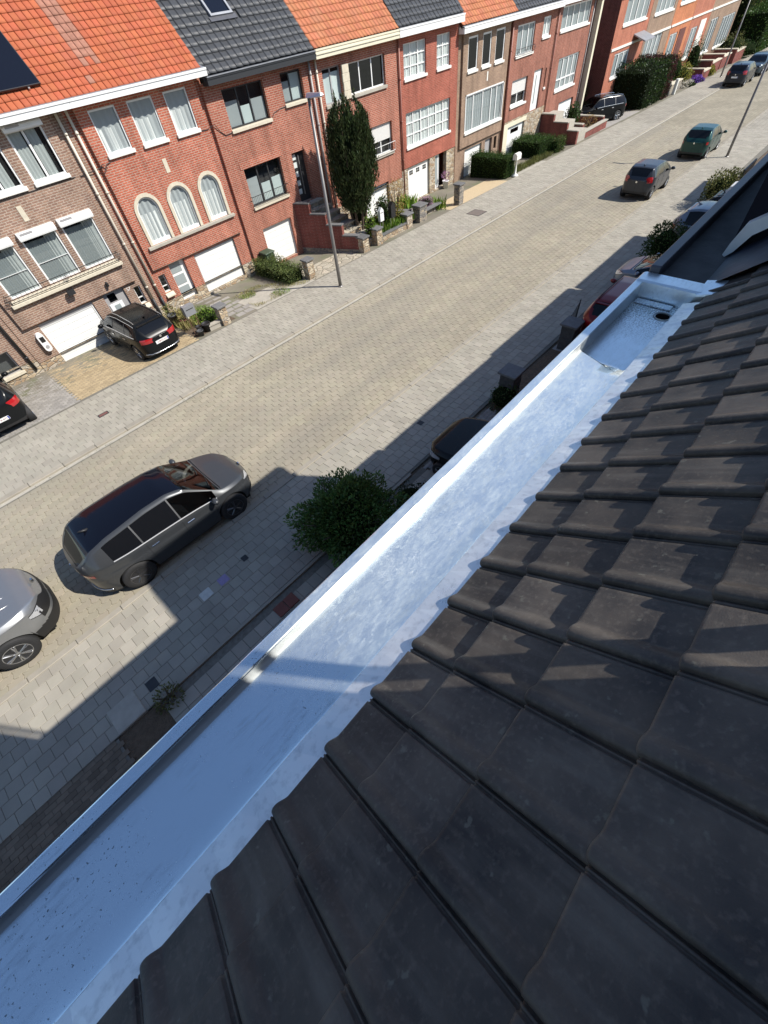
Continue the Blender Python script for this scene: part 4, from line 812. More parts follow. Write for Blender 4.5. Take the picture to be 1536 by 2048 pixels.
# house 5: red brick, white small-paned windows, stone ground floor
h = thing('red_brick_house', 'red brick house with white small-paned windows and rubble stone ground floor', 'house', (25.3, FY, 0)); O = (25.3, FY, 0)
hs = [(23.2, 25.02, 4.52, 5.74), (25.92, 27.12, 4.52, 5.74), (23.22, 27.22, 1.82, 3.24), (23.25, 25.30, -.84, .90), (25.85, 27.0, -.80, .93)]
b = MB(O); wall_holes(b, 22.72, 27.85, .93, 6.1, FY, hs[:3], .2); b.build('wall', 'brick_red5', h, fix=False); b = MB(O); wall_holes(b, 22.72, 27.85, -1.5, .93, FY + .03, hs[3:], .25); b.build('stone_ground_floor', 'stone_tan', h, fix=False); shell(h, O, 22.72, 27.85, FY, -1.5, 6.2, 'brick_red5')
window(h, O, *hs[0], FY, (.34, .67), (.33, .66), cur=[(0, 1, 0, 1, 'curtain', 25)], ft=.05, d=.08); window(h, O, *hs[1], FY, (.5,), (.33, .66), cur=[(0, 1, 0, 1, 'curtain', 25)], ft=.05, d=.08); window(h, O, *hs[2], FY, (.17, .34, .51, .68, .85), (.34, .68), cur=[(0, 1, 0, 1, 'curtain', 22)], ft=.055, d=.08, sw=.06)
g_ = garage(h, O, 23.25, 25.30, -.84, .90, FY + .03, 1, fr='white_pvc', d=.1)
for k in range(3):
    for i in range(2):
        for j in range(2): b = MB(O); xx = 23.52 + k * .62 + i * .17; b.box(xx, xx + .14, FY + .14, FY + .152, .50 + j * .11, .59 + j * .11); b.build('door_light', 'glass_dark', g_)
b = MB(O); b.box(25.85, 27.0, FY + .6, FY + .66, -.8, .93); b.build('porch_back', 'brick_dark', h); b = MB(O); b.box(25.9, 26.35, FY + .2, FY + .26, -.8, .93); b.box(26.4, 26.44, FY + .2, FY + .26, -.8, .93); dr = b.build('front_door', 'white_pvc', h); b = MB(O); b.box(25.98, 26.28, FY + .19, FY + .199, -.6, .8); b.build('door_glass', 'frosted', dr)
eave(h, O, 22.56, 27.82, 19.40, 19.95, 6.0, 6.28); rooftiles(h, O, 22.56, 27.82, 19.5, 6.33, R(44), 5.2, .30, .32, 'tile_black', .03, 'flat')

# house 6: tan brick
h = thing('tan_brick_house', 'tan brick house with three narrow upper windows and wide white framed window', 'house', (30.6, FY, 0)); O = (30.6, FY, 0)
b = MB(O); low = [(29.1, 31.05, -1.0, .46), (31.45, 32.3, -1.0, .5), (32.55, 32.85, -.2, .45)]; wall_holes(b, 27.85, 33.3, -1.6, 5.7, FB, low, .2); b.build('wall', 'brick_tan6', h, fix=False); shell(h, O, 27.85, 33.3, FB, -1.6, 5.8, 'brick_tan6')
hs = [(28.82, 29.78, 4.02, 5.35), (30.25, 31.15, 4.02, 5.35), (31.62, 32.6, 4.02, 5.35), (28.82, 32.9, 1.34, 3.0)]
b = MB(O); wall_holes(b, 28.35, 33.15, .66, 5.7, FY, hs, .12); b.quad((28.35, FY, .66), (33.15, FY, .66), (33.15, FB, .66), (28.35, FB, .66)); b.quad((28.35, FY, .66), (28.35, FB, .66), (28.35, FB, 5.7), (28.35, FY, 5.7)); b.quad((33.15, FY, .66), (33.15, FB, .66), (33.15, FB, 5.7), (33.15, FY, 5.7)); b.build('projecting_storeys', 'brick_tan6', h, fix=False)
for q in hs[:3]: window(h, O, *q, FY, (), (), ft=.08, d=.03, room=.08, glass='glass_dark')
window(h, O, *hs[3], FY, (.2, .45, .68, .83), ft=.06, d=.03, room=.08, cur=[(0, 1, 0, 1, 'curtain_grey', 30)], sw=.08)
b = MB(O)
for q in ((28.76, 28.82, 1.34, 3.06), (32.9, 32.96, 1.34, 3.06), (28.76, 32.96, 3.0, 3.06)): b.box(q[0], q[1], FY - .02, FY + .03, q[2], q[3])
b.build('window_surround', 'white_pvc', h); b = MB(O); b.box(30.9, 31.02, FY - .012, FY + .01, 3.35, 3.75); b.build('stone_inlay', 'sill_white', h)
garage(h, O, 29.1, 31.05, -1.0, .46, FB, 4, fr='white_pvc'); b = MB(O); b.box(31.45, 32.3, FB + .15, FB + .2, -1.0, .5); b.build('front_door', 'grey_frame', h); b = MB(O); b.box(32.55, 32.85, FB + .1, FB + .12, -.2, .45); b.build('narrow_window', 'glass_dark', h)
eave(h, O, 27.84, 33.35, 19.42, 19.95, 5.55, 5.8); rooftiles(h, O, 27.84, 33.35, 19.55, 5.85, R(43), 5.0, .24, .3, 'tile_orange2'); pipe(h, O, 33.3, -1, 5.5, FY, r=.05, mat='pipe_red')

# house 7: red brick with raised front door
h = thing('red_brick_house', 'red brick house with white front door at the top of brick steps', 'house', (36.1, FY, 0)); O = (36.1, FY, 0)
hs = [(34.0, 36.1, 3.95, 5.24), (37.1, 38.1, 4.42, 5.28), (34.0, 35.95, 1.65, 2.88), (36.75, 37.85, .95, 2.97), (38.25, 38.42, 1.95, 2.9), (34.0, 36.2, -1.0, .62)]
b = MB(O); wall_holes(b, 33.35, 38.85, .95, 5.8, FY, [(q[0], q[1], max(q[2], .95), q[3]) for q in hs[:5]], .2); b.build('wall', 'brick_red7', h, fix=False); b = MB(O); wall_holes(b, 33.35, 38.85, -1.8, .95, FY - .02, [hs[5]], .2); b.build('stone_plinth', 'stone_tan', h, fix=False); shell(h, O, 33.35, 38.85, FY, -1.8, 5.9, 'brick_red7')
window(h, O, *hs[0], FY, (.33, .66), cur=[(0, 1, 0, 1, 'curtain_grey', 15)], ft=.07); iron_rail(h, O, 34.0, 36.1, FY, 4.0, 4.25, 16, deep=.14); window(h, O, *hs[1], FY, (.5,), ft=.09, cur=[(0, 1, 0, 1, 'curtain', 10)]); window(h, O, *hs[2], FY, (.5,), ft=.07, d=.14, blind=.55); window(h, O, *hs[4], FY, ft=.02, glass='glass_dark', d=.1)
b = MB(O); b.box(36.75, 37.85, FY + .1, FY + .16, .95, 2.97); dr = b.build('front_door', 'white_pvc', h); b = MB(O); b.box(37.2, 37.32, FY + .085, FY + .099, 1.3, 2.7); b.build('door_glass', 'frosted', dr)
garage(h, O, 34.0, 36.2, -1.0, .62, FY - .02, 1, fr='cream_paint', d=.1); b = MB(O); b.box(34.6, 35.6, FY + .09, FY + .099, .2, .42); b.build('garage_light', 'glass_dark', h); b = MB(O); b.box(33.45, 36.4, FY - .04, FY - .022, .62, .85); b.box(33.45, 33.98, FY - .04, FY - .022, -1.4, .62); b.build('painted_surround', 'cream_paint', h)
eave(h, O, 33.35, 38.9, 19.42, 19.95, 5.55, 5.8); rooftiles(h, O, 33.35, 38.9, 19.55, 5.85, R(43), 5.0, .3, .32, 'tile_black', .03, 'flat'); pipe(h, O, 38.9, -.9, 5.6, FY, mat='pipe_red')

# house 8: end of the terrace
h = thing('red_brick_house', 'end terrace red brick house with tall white windows and cream corner pipe', 'house', (42, FY, 0)); O = (42, FY, 0)
hs = [(39.5, 43.7, 4.42, 5.5), (40.05, 43.1, 1.46, 3.1), (41.2, 43.5, -1.3, .66)]
b = MB(O); wall_holes(b, 38.85, 44.0, -1.9, 5.8, FY, hs, .2); b.build('wall', 'brick_red7', h, fix=False); shell(h, O, 38.85, 45.0, FY + .25, -1.9, 5.9, 'brick_red7'); b = MB(O); b.quad((44.0, FY, -1.9), (44.0, FY + .25, -1.9), (44.0, FY + .25, 5.8), (44.0, FY, 5.8)); b.quad((44.0, FY + .25, -1.9), (45.0, FY + .25, -1.9), (45.0, FY + .25, 5.8), (44.0, FY + .25, 5.8)); b.build('side_return', 'brick_dark', h, fix=False)
window(h, O, *hs[0], FY, (.2, .4, .6, .8), ft=.08, cur=[(0, 1, 0, 1, 'curtain_grey', 12)]); window(h, O, *hs[1], FY, (.28, .52, .76), (.33,), ft=.09, cur=[(0, 1, 0, 1, 'curtain_grey', 12)]); garage(h, O, *hs[2], FY, 1, fr='dark_frame')
eave(h, O, 38.9, 45.3, 19.42, 19.95, 5.6, 5.85); rooftiles(h, O, 38.9, 45.2, 19.55, 5.9, R(43), 5.0, .3, .32, 'tile_black', .03, 'flat'); b = MB(O); b.box(45.0, 45.28, FY - .1, FY + .28, -1.6, 5.6); b.build('corner_pilaster', 'cream_paint', h); pipe(h, O, 44.5, -1.4, 5.6, FY + .25, mat='pipe_grey')

# the next terrace
row = [('salmon_brick_house', 'salmon brick house with flat porch canopy behind the dark hedge', 49.2, 55.9, 'brick_salmon', [(50.5, 55.2, 3.55, 5.2, 3), (50.3, 53.2, .6, 2.05, 2)]),
       ('tan_brick_house', 'tan brick house with white windows in the far terrace', 55.95, 61.9, 'brick_tan6', [(56.9, 61.3, 3.5, 5.2, 3), (56.4, 60.2, .2, 2.3, 3)]),
       ('orange_brick_house', 'bright orange brick house with white lintel band in the far terrace', 61.95, 67.4, 'brick_orange', [(62.8, 66.6, 3.6, 5.2, 2), (62.5, 64.4, -.6, 1.8, 1)]),
       ('salmon_brick_house', 'salmon brick house behind the conical shrub in the far terrace', 67.45, 73.2, 'brick_salmon', [(68.6, 72.6, 3.6, 5.2, 2), (68.3, 70.2, -.6, 1.6, 1)]),
       ('tan_brick_house', 'last tan brick house of the far terrace with large white window', 73.25, 83.2, 'brick_tan6', [(74.2, 76.6, -.9, 1.6, 2), (78.3, 82.8, -1.0, 1.4, 4), (75, 82, 3.5, 5, 4)])]
for nm, lb, xa_, xb_, bm, ws in row:
    xm = (xa_ + xb_) / 2; h = thing(nm, lb, 'house', (xm, 20, G(xm))); O = (xm, 20, G(xm)); b = MB(O); wall_holes(b, xa_, xb_, -3.5, 5.6, 20., [q[:4] for q in ws], .2); b.build('wall', bm, h, fix=False); shell(h, O, xa_, xb_, 20., -3.5, 5.6, 'brick_dark' if xa_ < 50 else bm)
    for q in ws: window(h, O, *q[:4], 20., tuple(np.linspace(0, 1, q[4] + 2)[1:-1]), ft=.11, cur=[(0, 1, 0, 1, 'curtain_grey', 8)], d=.06)
    b = MB(O); b.box(xa_ + .1, xb_ - .1, 19.93, 20.02, 2.28, 2.42); b.build('lintel_band', 'sill_white', h); eave(h, O, xa_, xb_, 19.6, 20.1, 5.4, 5.65); b = MB(O); b.xprism([(19.6, 5.65), (24, 9.4), (28.4, 5.65)], xa_, xb_); b.build('roof', 'tile_orange2', h)
    if xa_ < 50:
        b = MB(O); b.box(53.6, 54.9, 20.1, 20.16, -1.6, 1.9); b.build('front_door', 'brick_dark', h); b = MB(O); b.hexa([(53.3, 18.9, 2.35), (55.4, 18.9, 2.35), (55.4, 20, 2.75), (53.3, 20, 2.75), (53.3, 18.9, 2.43), (55.4, 18.9, 2.43), (55.4, 20, 2.83), (53.3, 20, 2.83)]); b.build('porch_canopy', 'zinc_grey', h)
    if 60 < xa_ < 72: b = MB(O); b.box(xb_ - 2.6, xb_ - 1.0, 19.96, 20.02, -1.7, 1.9); b.build('front_door', 'sill_white' if xa_ > 65 else 'brick_dark', h)

# ------------------------------------------------------------------ gardens across the street: surfaces
def area(name, mat, x0, x1, y0, y1, a, b_, sub, g=.008, dz=.02, zf=F_, bond=True, kind_mat='slab_joint'):
    s_ = struct(strip(name, lambda x: y0, lambda x: y1, dz - .008, kind_mat, x0, x1, n=6, zf=zf))
    cen = []; y = y0 + b_ / 2; j = 0
    while y < y1 - b_ * .3:
        x = x0 + a / 2 - (a / 2 if bond and j % 2 else 0)
        while x < x1 + .01: cen.append((x, y, zf(x, y) + dz)); x += a
        y += b_; j += 1
    pieces(sub, s_, cen, [(-a / 2 + g / 2, -b_ / 2 + g / 2), (a / 2 - g / 2, -b_ / 2 + g / 2), (a / 2 - g / 2, b_ / 2 - g / 2), (-a / 2 + g / 2, b_ / 2 - g / 2)], .03, mat, 200)
    return s_
area('sandy_driveway', 'sand_drive', 1.25, 6.0, 16.30, 19.95, .2, .1, 'paving_brick')
area('cobbled_driveway', 'cobble_grey', -4.0, 1.2, 16.25, 19.95, .18, .12, 'paving_brick')
area('mown_driveway', 'cobble_grey', 8.1, 8.95, 16.4, 19.9, .42, .42, 'paving_slab', .03)
def sheet(name, x0, x1, y0, y1, mat, dz, zf=F_):
    return struct(strip(name, lambda x: y0, lambda x: y1, dz, mat, x0, x1, n=6, zf=zf))
sheet('concrete_driveway', 8.95, 12.3, 16.3, 19.95, 'concrete', .017); sheet('stair_driveway', 12.4, 15.6, 16.35, 19.9, 'crazy_paving', .017)
sheet('gravel_driveway', 22.9, 29.0, 16.45, 19.95, 'gravel_tan', .017); sheet('paved_path', 29.9, 34.0, 16.5, 19.95, 'concrete', .017); sheet('terrace_driveway', 43.2, 51, 16.9, 19.95, 'cobble_grey', .017)
sheet('planting_bed', 6.05, 7.95, 16.5, 19.9, 'earth', .017); sheet('lawn_bed', 17.0, 20.2, 16.85, 19.7, 'earth', .24)

# ------------------------------------------------------------------ vegetation helpers
def leafcloud(name, P, D, size, mat, parent, width=.5, tilt=.6, off=(0, 0, 0), jit=.35):
    """P points, D growth directions (n,3); one four-cornered leaf per point"""
    P = np.asarray(P, float) - np.asarray(off, float); n = len(P); D = np.asarray(D, float) + RNG.normal(0, tilt, (n, 3)); D /= np.linalg.norm(D, axis=1)[:, None] + 1e-9
    S = np.cross(D, RNG.normal(0, 1, (n, 3))); S /= np.linalg.norm(S, axis=1)[:, None] + 1e-9
    L = size * (1 + RNG.uniform(-jit, jit, n))[:, None]; Wd = L * width / 2
    V = np.stack([P, P + D * L * .45 + S * Wd, P + D * L, P + D * L * .45 - S * Wd], 1).reshape(-1, 3)
    return raw(name, V, np.arange(4 * n).reshape(-1, 4), mat, parent)
def blob_pts(c, r, n, lump=.22, shell=.5, k=7, zmin=-9):
    """points in a lumpy ellipsoid, denser near the skin; returns points and outward directions"""
    d = RNG.normal(0, 1, (n, 3)); d /= np.linalg.norm(d, axis=1)[:, None]
    ctr = RNG.normal(0, 1, (k * 3, 3)); ctr /= np.linalg.norm(ctr, axis=1)[:, None]
    f = 1 + lump * (np.max(np.exp(-((d[:, None] - ctr[None]) ** 2).sum(2) * 6), 1) - .55)
    rad = (shell + (1 - shell) * RNG.uniform(0, 1, n) ** .5) * f
    P = np.asarray(c) + d * rad[:, None] * np.asarray(r); keep = P[:, 2] > zmin
    return P[keep], d[keep]
def shrub(name, label, c, r, n, mat, size=.07, cat='shrub', lump=.3, core=.62, twigs=5, group=None, base=None, extra=None, width=.5):
    zb = base if base is not None else c[2] - r[2]
    t = thing(name, label, cat, (c[0], c[1], zb), 0, group); O = (c[0], c[1], zb)
    b = MB(O)
    for i in range(twigs):
        a = 2 * math.pi * i / twigs; b.tube([(c[0] + .03 * math.cos(a), c[1] + .03 * math.sin(a), zb - .05), (c[0] + .35 * r[0] * math.cos(a), c[1] + .35 * r[1] * math.sin(a), c[2]), (c[0] + .8 * r[0] * math.cos(a), c[1] + .8 * r[1] * math.sin(a), c[2] + .55 * r[2])], [.03, .02, .006], 6)
    b.build('stem', 'bark', t, smooth=True)
    P, D = blob_pts(c, r, n, lump, .45, zmin=zb); leafcloud('foliage', P, D + np.array((0, 0, .35)), size, mat, t, width, .7, O)
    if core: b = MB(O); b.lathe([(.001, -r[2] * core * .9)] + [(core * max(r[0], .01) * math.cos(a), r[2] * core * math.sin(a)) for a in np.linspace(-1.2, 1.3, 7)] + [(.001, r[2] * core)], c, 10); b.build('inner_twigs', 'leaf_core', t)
    for e in (extra or ()):
        P, D = blob_pts(c, np.array(r) * e[3], e[1], lump, .8, zmin=zb); leafcloud(e[0], P, D, e[2], e[4], t, .8, .6, O)
    return t
def hedge(name, label, x0, x1, y0, y1, z0, z1, n, mat, size=.06, group=None, rough=.05, cat='hedge', extra=None, bumps=.0):
    O = ((x0 + x1) / 2, (y0 + y1) / 2, z0); t = thing(name, label, cat, O, 0, group); b = MB(O); q = .09
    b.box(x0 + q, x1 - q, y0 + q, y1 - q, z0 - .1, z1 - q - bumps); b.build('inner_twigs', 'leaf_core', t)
    b = MB(O)
    for i in range(4): xx, yy = x0 + (x1 - x0) * (.15 + .7 * random.random()), y0 + (y1 - y0) * (i + .5) / 4; b.tube([(xx, yy, z0 - .1), (xx, yy, z0 + .4)], .025, 6)
    b.build('stem', 'bark', t)
    A = [((x1 - x0) * (z1 - z0), 1, 0), ((x1 - x0) * (z1 - z0), 1, 1), ((y1 - y0) * (z1 - z0), 0, 0), ((y1 - y0) * (z1 - z0), 0, 1), ((x1 - x0) * (y1 - y0), 2, 1)]; tot = sum(a[0] for a in A); PP = []; DD = []
    lo, hi = np.array((x0, y0, z0)), np.array((x1, y1, z1))
    for ar_, ax, sd in A:
        k = int(n * ar_ / tot); p = lo + RNG.uniform(0, 1, (k, 3)) * (hi - lo); d = np.zeros((k, 3)); d[:, ax] = 1 if sd else -1; p[:, ax] = (hi if sd else lo)[ax] + RNG.normal(-.03, rough, k) * d[:, ax]
        if bumps and ax == 2: p[:, 2] += bumps * (np.sin(p[:, 0] * 2.1 + 1) * np.cos(p[:, 1] * 2.7) - .5) + RNG.normal(0, bumps * .3, k)
        PP.append(p); DD.append(d + np.array((0, 0, .5)))
    leafcloud('foliage', np.concatenate(PP), np.concatenate(DD), size, mat, t, .5, .6, O)
    for (nm, k, sz, mt, fr) in (extra or ()):
        p = lo + RNG.uniform(0, 1, (k, 3)) * (hi - lo); p[:, 0] = lo[0] + (hi - lo)[0] * (fr[0] + (fr[1] - fr[0]) * RNG.uniform(0, 1, k)); s_ = RNG.uniform(0, 1, k) < .5; p[s_, 2] = hi[2] + RNG.normal(0, .06, s_.sum()); p[~s_, 1] = lo[1] + RNG.normal(0, .06, (~s_).sum()); leafcloud(nm, p, np.tile((0, -.4, .6), (k, 1)), sz, mt, t, .6, .6, O)
    return t
def tufts(name, label, x0, x1, y0, y1, n, h, mat, zf=F_, kind='stuff', dz=.02, keep=None):
    P = np.stack([RNG.uniform(x0, x1, n), RNG.uniform(y0, y1, n), np.zeros(n)], 1)
    if keep is not None: P = P[np.array([keep(*p[:2]) for p in P])]
    P[:, 2] = [zf(p[0], p[1]) + dz for p in P]
    o = leafcloud(name, P, np.tile((0, 0, 1.), (len(P), 1)), h, mat, None, .12, .35); tag(o, label, 'grass', kind=kind); return o

# ------------------------------------------------------------------ gardens across the street: walls, pillars, plants
def pillar(label, x, y, w, d, h, zb, mat='stone_tan', cap=.06, over=.05, rz=0, group='garden gate pillars along the far pavement', name='gate_pillar', capmat='bluestone'):
    t = thing(name, label, 'pillar', (x, y, zb), rz, group); b = MB(); nb_ = max(2, int(h / .15)); zz = -.15
    hh = (h + .15) / nb_
    for i in range(nb_): e = .006 * (i % 2); b.bbox(-w / 2 + e, w / 2 - e, -d / 2 + e, d / 2 - e, zz, zz + hh - .006, .01); zz += hh
    b.build('shaft', mat, t); b = MB(); b.bbox(-w / 2 - over, w / 2 + over, -d / 2 - over, d / 2 + over, h, h + cap, .01); b.build('cap_stone', capmat, t); return t
pillar('stone gate pillar with slate cap beside the round green shrub', 7.45, 16.50, .36, .36, .72, F_(7.4, 16.5), 'stone_tan', group=None)
pillar('stone gate pillar with grey cap at the end of the low clipped hedge', 12.38, 16.72, .38, .36, .78, F_(12.4, 16.6), 'stone_tan', group=None)
pillar('dark rubble pillar standing alone on the gravel driveway', 23.95, 16.66, .42, .40, .95, F_(24, 16.6), 'stone_grey', group=None)
pillar('stone pillar beside the white letterbox on posts', 17.05, 16.75, .42, .40, .70, F_(17.1, 16.7), 'stone_tan', group=None)
pillar('stone pillar at the end of the low wall by the black letterbox', 19.65, 16.95, .45, .42, .62, F_(19.6, 16.9), 'stone_tan', group=None)
pillar('wide brick pillar at the corner of the flower bed', 20.75, 16.95, .62, .5, .75, F_(20.7, 16.9), 'stone_grey', group=None)
def lowwall(name, label, pts, w, h, mat, cap='bluestone', capt=.05, cat='wall', over=.03, zf=F_):
    x0, y0 = pts[0]; t = thing(name, label, cat, (x0, y0, zf(x0, y0))); O = (x0, y0, zf(x0, y0)); b = MB(O); c = MB(O)
    for (p, q) in zip(pts[:-1], pts[1:]):
        d = Vector((q[0] - p[0], q[1] - p[1])); d.normalize(); n = Vector((-d.y, d.x))
        for (bb, ww, za, zb, e) in ((b, w / 2, -.3, h, 0), (c, w / 2 + over, h, h + capt, over)):
            zp, zq = zf(*p), zf(*q); cs = []
            for zz in (za, zb):
                cs += [(p[0] - n.x * ww, p[1] - n.y * ww, zp + zz), (q[0] - n.x * ww, q[1] - n.y * ww, zq + zz), (q[0] + n.x * ww, q[1] + n.y * ww, zq + zz), (p[0] + n.x * ww, p[1] + n.y * ww, zp + zz)]
            bb.hexa(cs)
    b.build('masonry', mat, t); c.build('coping', cap, t); return t
lowwall('garden_wall', 'low stone wall with slate coping in front of the yew garden', [(17.38, 16.78), (19.42, 16.90)], .22, .28, 'stone_tan')
lowwall('garden_wall', 'low dark wall between the yew garden and the flower bed', [(20.35, 17.3), (20.0, 19.3)], .26, .55, 'stone_grey'); lowwall('garden_edging', 'low concrete edging along the round shrub beside the gate pillar', [(6.72, 16.55), (7.25, 16.52)], .14, .2, 'concrete', 'concrete', cat='edging')
# stepped brick wall and stairs of the black framed house
st = thing('stair_wall', 'stepped dark brick stair wall with slate coping beside the white garage', 'wall', (14.55, 19.8, F_(14.6, 19.8))); O = (14.55, 19.8, F_(14.6, 19.8))
A, B = Vector((14.58, 19.78)), Vector((15.80, 16.85)); tops = [1.55, 1.12, .68, .24]; d = (B - A).normalized(); n = Vector((-d.y, d.x))
for i, tz in enumerate(tops):
    p, q = A.lerp(B, i / 4 - (.0 if i == 0 else .005)), A.lerp(B, (i + 1) / 4); b = MB(O)
    def quadp(w0, w1, za, zb, e=0.): return [(v.x + n.x * w, v.y + n.y * w, z) for z in (za, zb) for (v, w) in ((p - d * e, w0), (q + d * e, w0), (q + d * e, w1), (p - d * e, w1))]
    b.hexa(quadp(0, .22, -1.0, tz)); b.build('masonry', 'brick_stairs', st); b = MB(O); b.hexa(quadp(-.03, .25, tz, tz + .05, .02)); b.build('coping', 'bluestone', st)
b = MB(O); p, q = A, B; b.hexa([(v.x + n.x * w, v.y + n.y * w, z) for z in (-1.0, -.33) for (v, w) in ((p, -.02), (q, -.02), (q, .0), (p, .0))]); b.build('rubble_foot', 'stone_grey', st)
pillar('stone pillar at the foot of the stepped brick stair wall', 16.0, 16.72, .42, .42, .62, F_(15.9, 16.6), 'stone_tan', group=None)
stp = thing('garden_steps', 'stone steps climbing to the black front door', 'steps', (16.2, 18, F_(16.2, 18))); O = (16.2, 18, F_(16.2, 18))
for i in range(8):
    f0, f1 = 1 - (i + 1) / 8, 1 - i / 8; p, q = A.lerp(B, f0), A.lerp(B, f1); z = F_(16, 16.6) + .06 + (i + 1) * .225; wd_ = 1.35 + .0 * i; b = MB(O)
    ps_ = [(p.x + n.x * .22, p.y + n.y * .22), (q.x + n.x * .22, q.y + n.y * .22), (q.x + n.x * .22 + wd_, q.y + .05), (p.x + n.x * .22 + wd_, p.y + .05)]
    b.prism(ps_, -1.2, z - .05); b.build('riser', 'stone_tan', stp); b = MB(O); b.prism([(ps_[0][0] - .0, ps_[0][1]), (ps_[1][0], ps_[1][1] - .03), (ps_[2][0] + .02, ps_[2][1] - .03), (ps_[3][0] + .02, ps_[3][1])], z - .05, z); b.build('tread', 'concrete' if i % 2 else 'crazy_paving', stp)
# yew
yw = thing('yew_tree', 'tall columnar dark green yew in the front garden', 'tree', (17.05, 17.9, F_(17.1, 17.9))); O = (17.05, 17.9, F_(17.1, 17.9))
b = MB(O)
for a in np.linspace(0, 6.28, 8)[:-1]: b.tube([(17.05 + .12 * math.cos(a), 17.9 + .12 * math.sin(a), -.6), (17.05 + .5 * math.cos(a), 17.9 + .5 * math.sin(a), 1.4), (17.05 + .8 * math.cos(a), 17.9 + .8 * math.sin(a), 4.0)], [.09, .06, .015], 6)
b.build('trunk', 'bark', yw)
def yrad(z): t = (z + .55) / 5.3; return 1.04 * (np.clip(.05 + 1.75 * t, .2, 1)) * np.sqrt(np.clip(1 - np.clip((t - .60) / .42, 0, 1) ** 2.4, 0.02, 1))
PP = []; DD = []
for k in range(330):                                             # upright sprays
    a = random.uniform(0, 2 * math.pi); z0 = random.uniform(.75, 4.0); rr_ = float(yrad(z0 + .45)) * random.uniform(.72, 1.04); ln = random.uniform(.6, 1.15); m_ = 75
    t = RNG.uniform(0, 1, m_); w_ = .12 * (1 - t * .85)
    zz = z0 + ln * t; rz_ = np.minimum(rr_, yrad(np.minimum(zz, 4.7)) * 1.02 + .03)
    x = 17.05 + rz_ * math.cos(a) + RNG.normal(0, 1, m_) * w_; y = 17.9 + rz_ * math.sin(a) + RNG.normal(0, 1, m_) * w_; PP.append(np.stack([x, y, zz], 1)); dd = np.stack([np.full(m_, .35 * math.cos(a)), np.full(m_, .35 * math.sin(a)), np.full(m_, 1.2)], 1); DD.append(dd)
leafcloud('foliage', np.concatenate(PP), np.concatenate(DD), .13, 'leaf_yew', yw, .32, .35, O)
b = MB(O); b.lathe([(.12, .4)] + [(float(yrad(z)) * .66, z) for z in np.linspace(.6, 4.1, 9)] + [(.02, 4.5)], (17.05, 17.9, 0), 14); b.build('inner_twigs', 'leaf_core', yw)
tufts('meadow_grass', 'long bright grass in the yew garden', 16.9, 20.2, 16.9, 18.7, 4200, .34, 'leaf_grass', dz=.24)
shrub('rose_bush', 'dark rose bush with red bloom beside the yew', (18.6, 17.7, .35), (.42, .42, .75), 900, 'leaf_bush', .10, base=F_(18.6, 17.7), extra=[('bloom', 14, .1, .95, 'petal_red')])
shrub('laurel_shrub', 'pale green upright laurel in the shade of the yew', (16.95, 17.05, .25), (.25, .25, .65), 500, 'leaf_bright', .10, base=F_(17, 17))
shrub('flowering_shrub', 'tan leaved shrub with thin stems in front of the patterned garage', (19.5, 17.6, .75), (.62, .55, .85), 1100, 'leaf_autumn', .06, base=F_(19.5, 17.6), core=0, twigs=8); shrub('flowering_shrub', 'yellow green shrub between the letterboxes and the flower bed', (19.45, 17.3, -.05), (.35, .3, .5), 500, 'leaf_gold', .06, base=F_(19.5, 17.3), core=.4)
def letterbox(label, x, y, zb, zt, w, d, hgt, mat, post='aluminium', slant=.04, name='letterbox', pr=.016, roundtop=False):
    zg_ = F_(x, y) + .01; t = thing(name, label, 'letterbox', (x, y, zg_)); O = (x, y, zg_); b = MB(O)
    b.yprism([(x - w / 2, zb), (x + w / 2, zb), (x + w / 2, zt - slant), (x, zt + (slant if roundtop else 0)), (x - w / 2, zt - slant)] if roundtop else [(x - w / 2, zb), (x + w / 2, zb), (x + w / 2, zt), (x - w / 2, zt)], y - d / 2, y + d / 2); bx = b.build('box', mat, t); b = MB(O)
    b.box(x - w * .35, x + w * .35, y - d / 2 - .006, y - d / 2 - .001, zt - .10 - slant, zt - .075 - slant); b.build('slot', 'plastic_black', bx)
    for sx in (-1, 1): b = MB(O); b.tube([(x + sx * w * .38, y, zg_ - .1), (x + sx * w * .38, y, zb + .02)], pr, 8); b.build('post', post, t)
    return t
letterbox('grey metal letterbox on two rusty posts beside the flower pots', 6.32, 16.72, .62, .98, .44, .22, .3, 'letterbox', 'wood_post', name='letterbox'); letterbox('white letterbox on thin posts in the long grass', 17.72, 17.0, .32, .84, .26, .16, .5, 'white_pvc', slant=.07, roundtop=True); letterbox('black letterbox with arched top beside the white letterbox', 18.6, 17.05, .22, .82, .32, .22, .5, 'plastic_black', slant=.09, roundtop=True)
def pot(label, x, y, r_, h, mat, plant=None, name='flower_pot', n=120, ph=.3):
    zb = F_(x, y) + .015; t = thing(name, label, 'pot', (x, y, zb)); O = (x, y, zb); b = MB(O); b.lathe([(.001, 0), (r_ * .72, 0), (r_ * .95, h * .9), (r_ * 1.05, h * .9), (r_ * 1.05, h), (r_ * .92, h), (r_ * .88, h * .88), (.001, h * .86)], (x, y, zb), 18); b.build('vessel', mat, t, smooth=True)
    if plant: P, D = blob_pts((x, y, zb + h + ph * .45), (r_ * 1.2, r_ * 1.2, ph * .6), n, .3, .3); leafcloud('plant', P, D + np.array((0, 0, .8)), .09, plant, t, .4, .5, O)
    return t
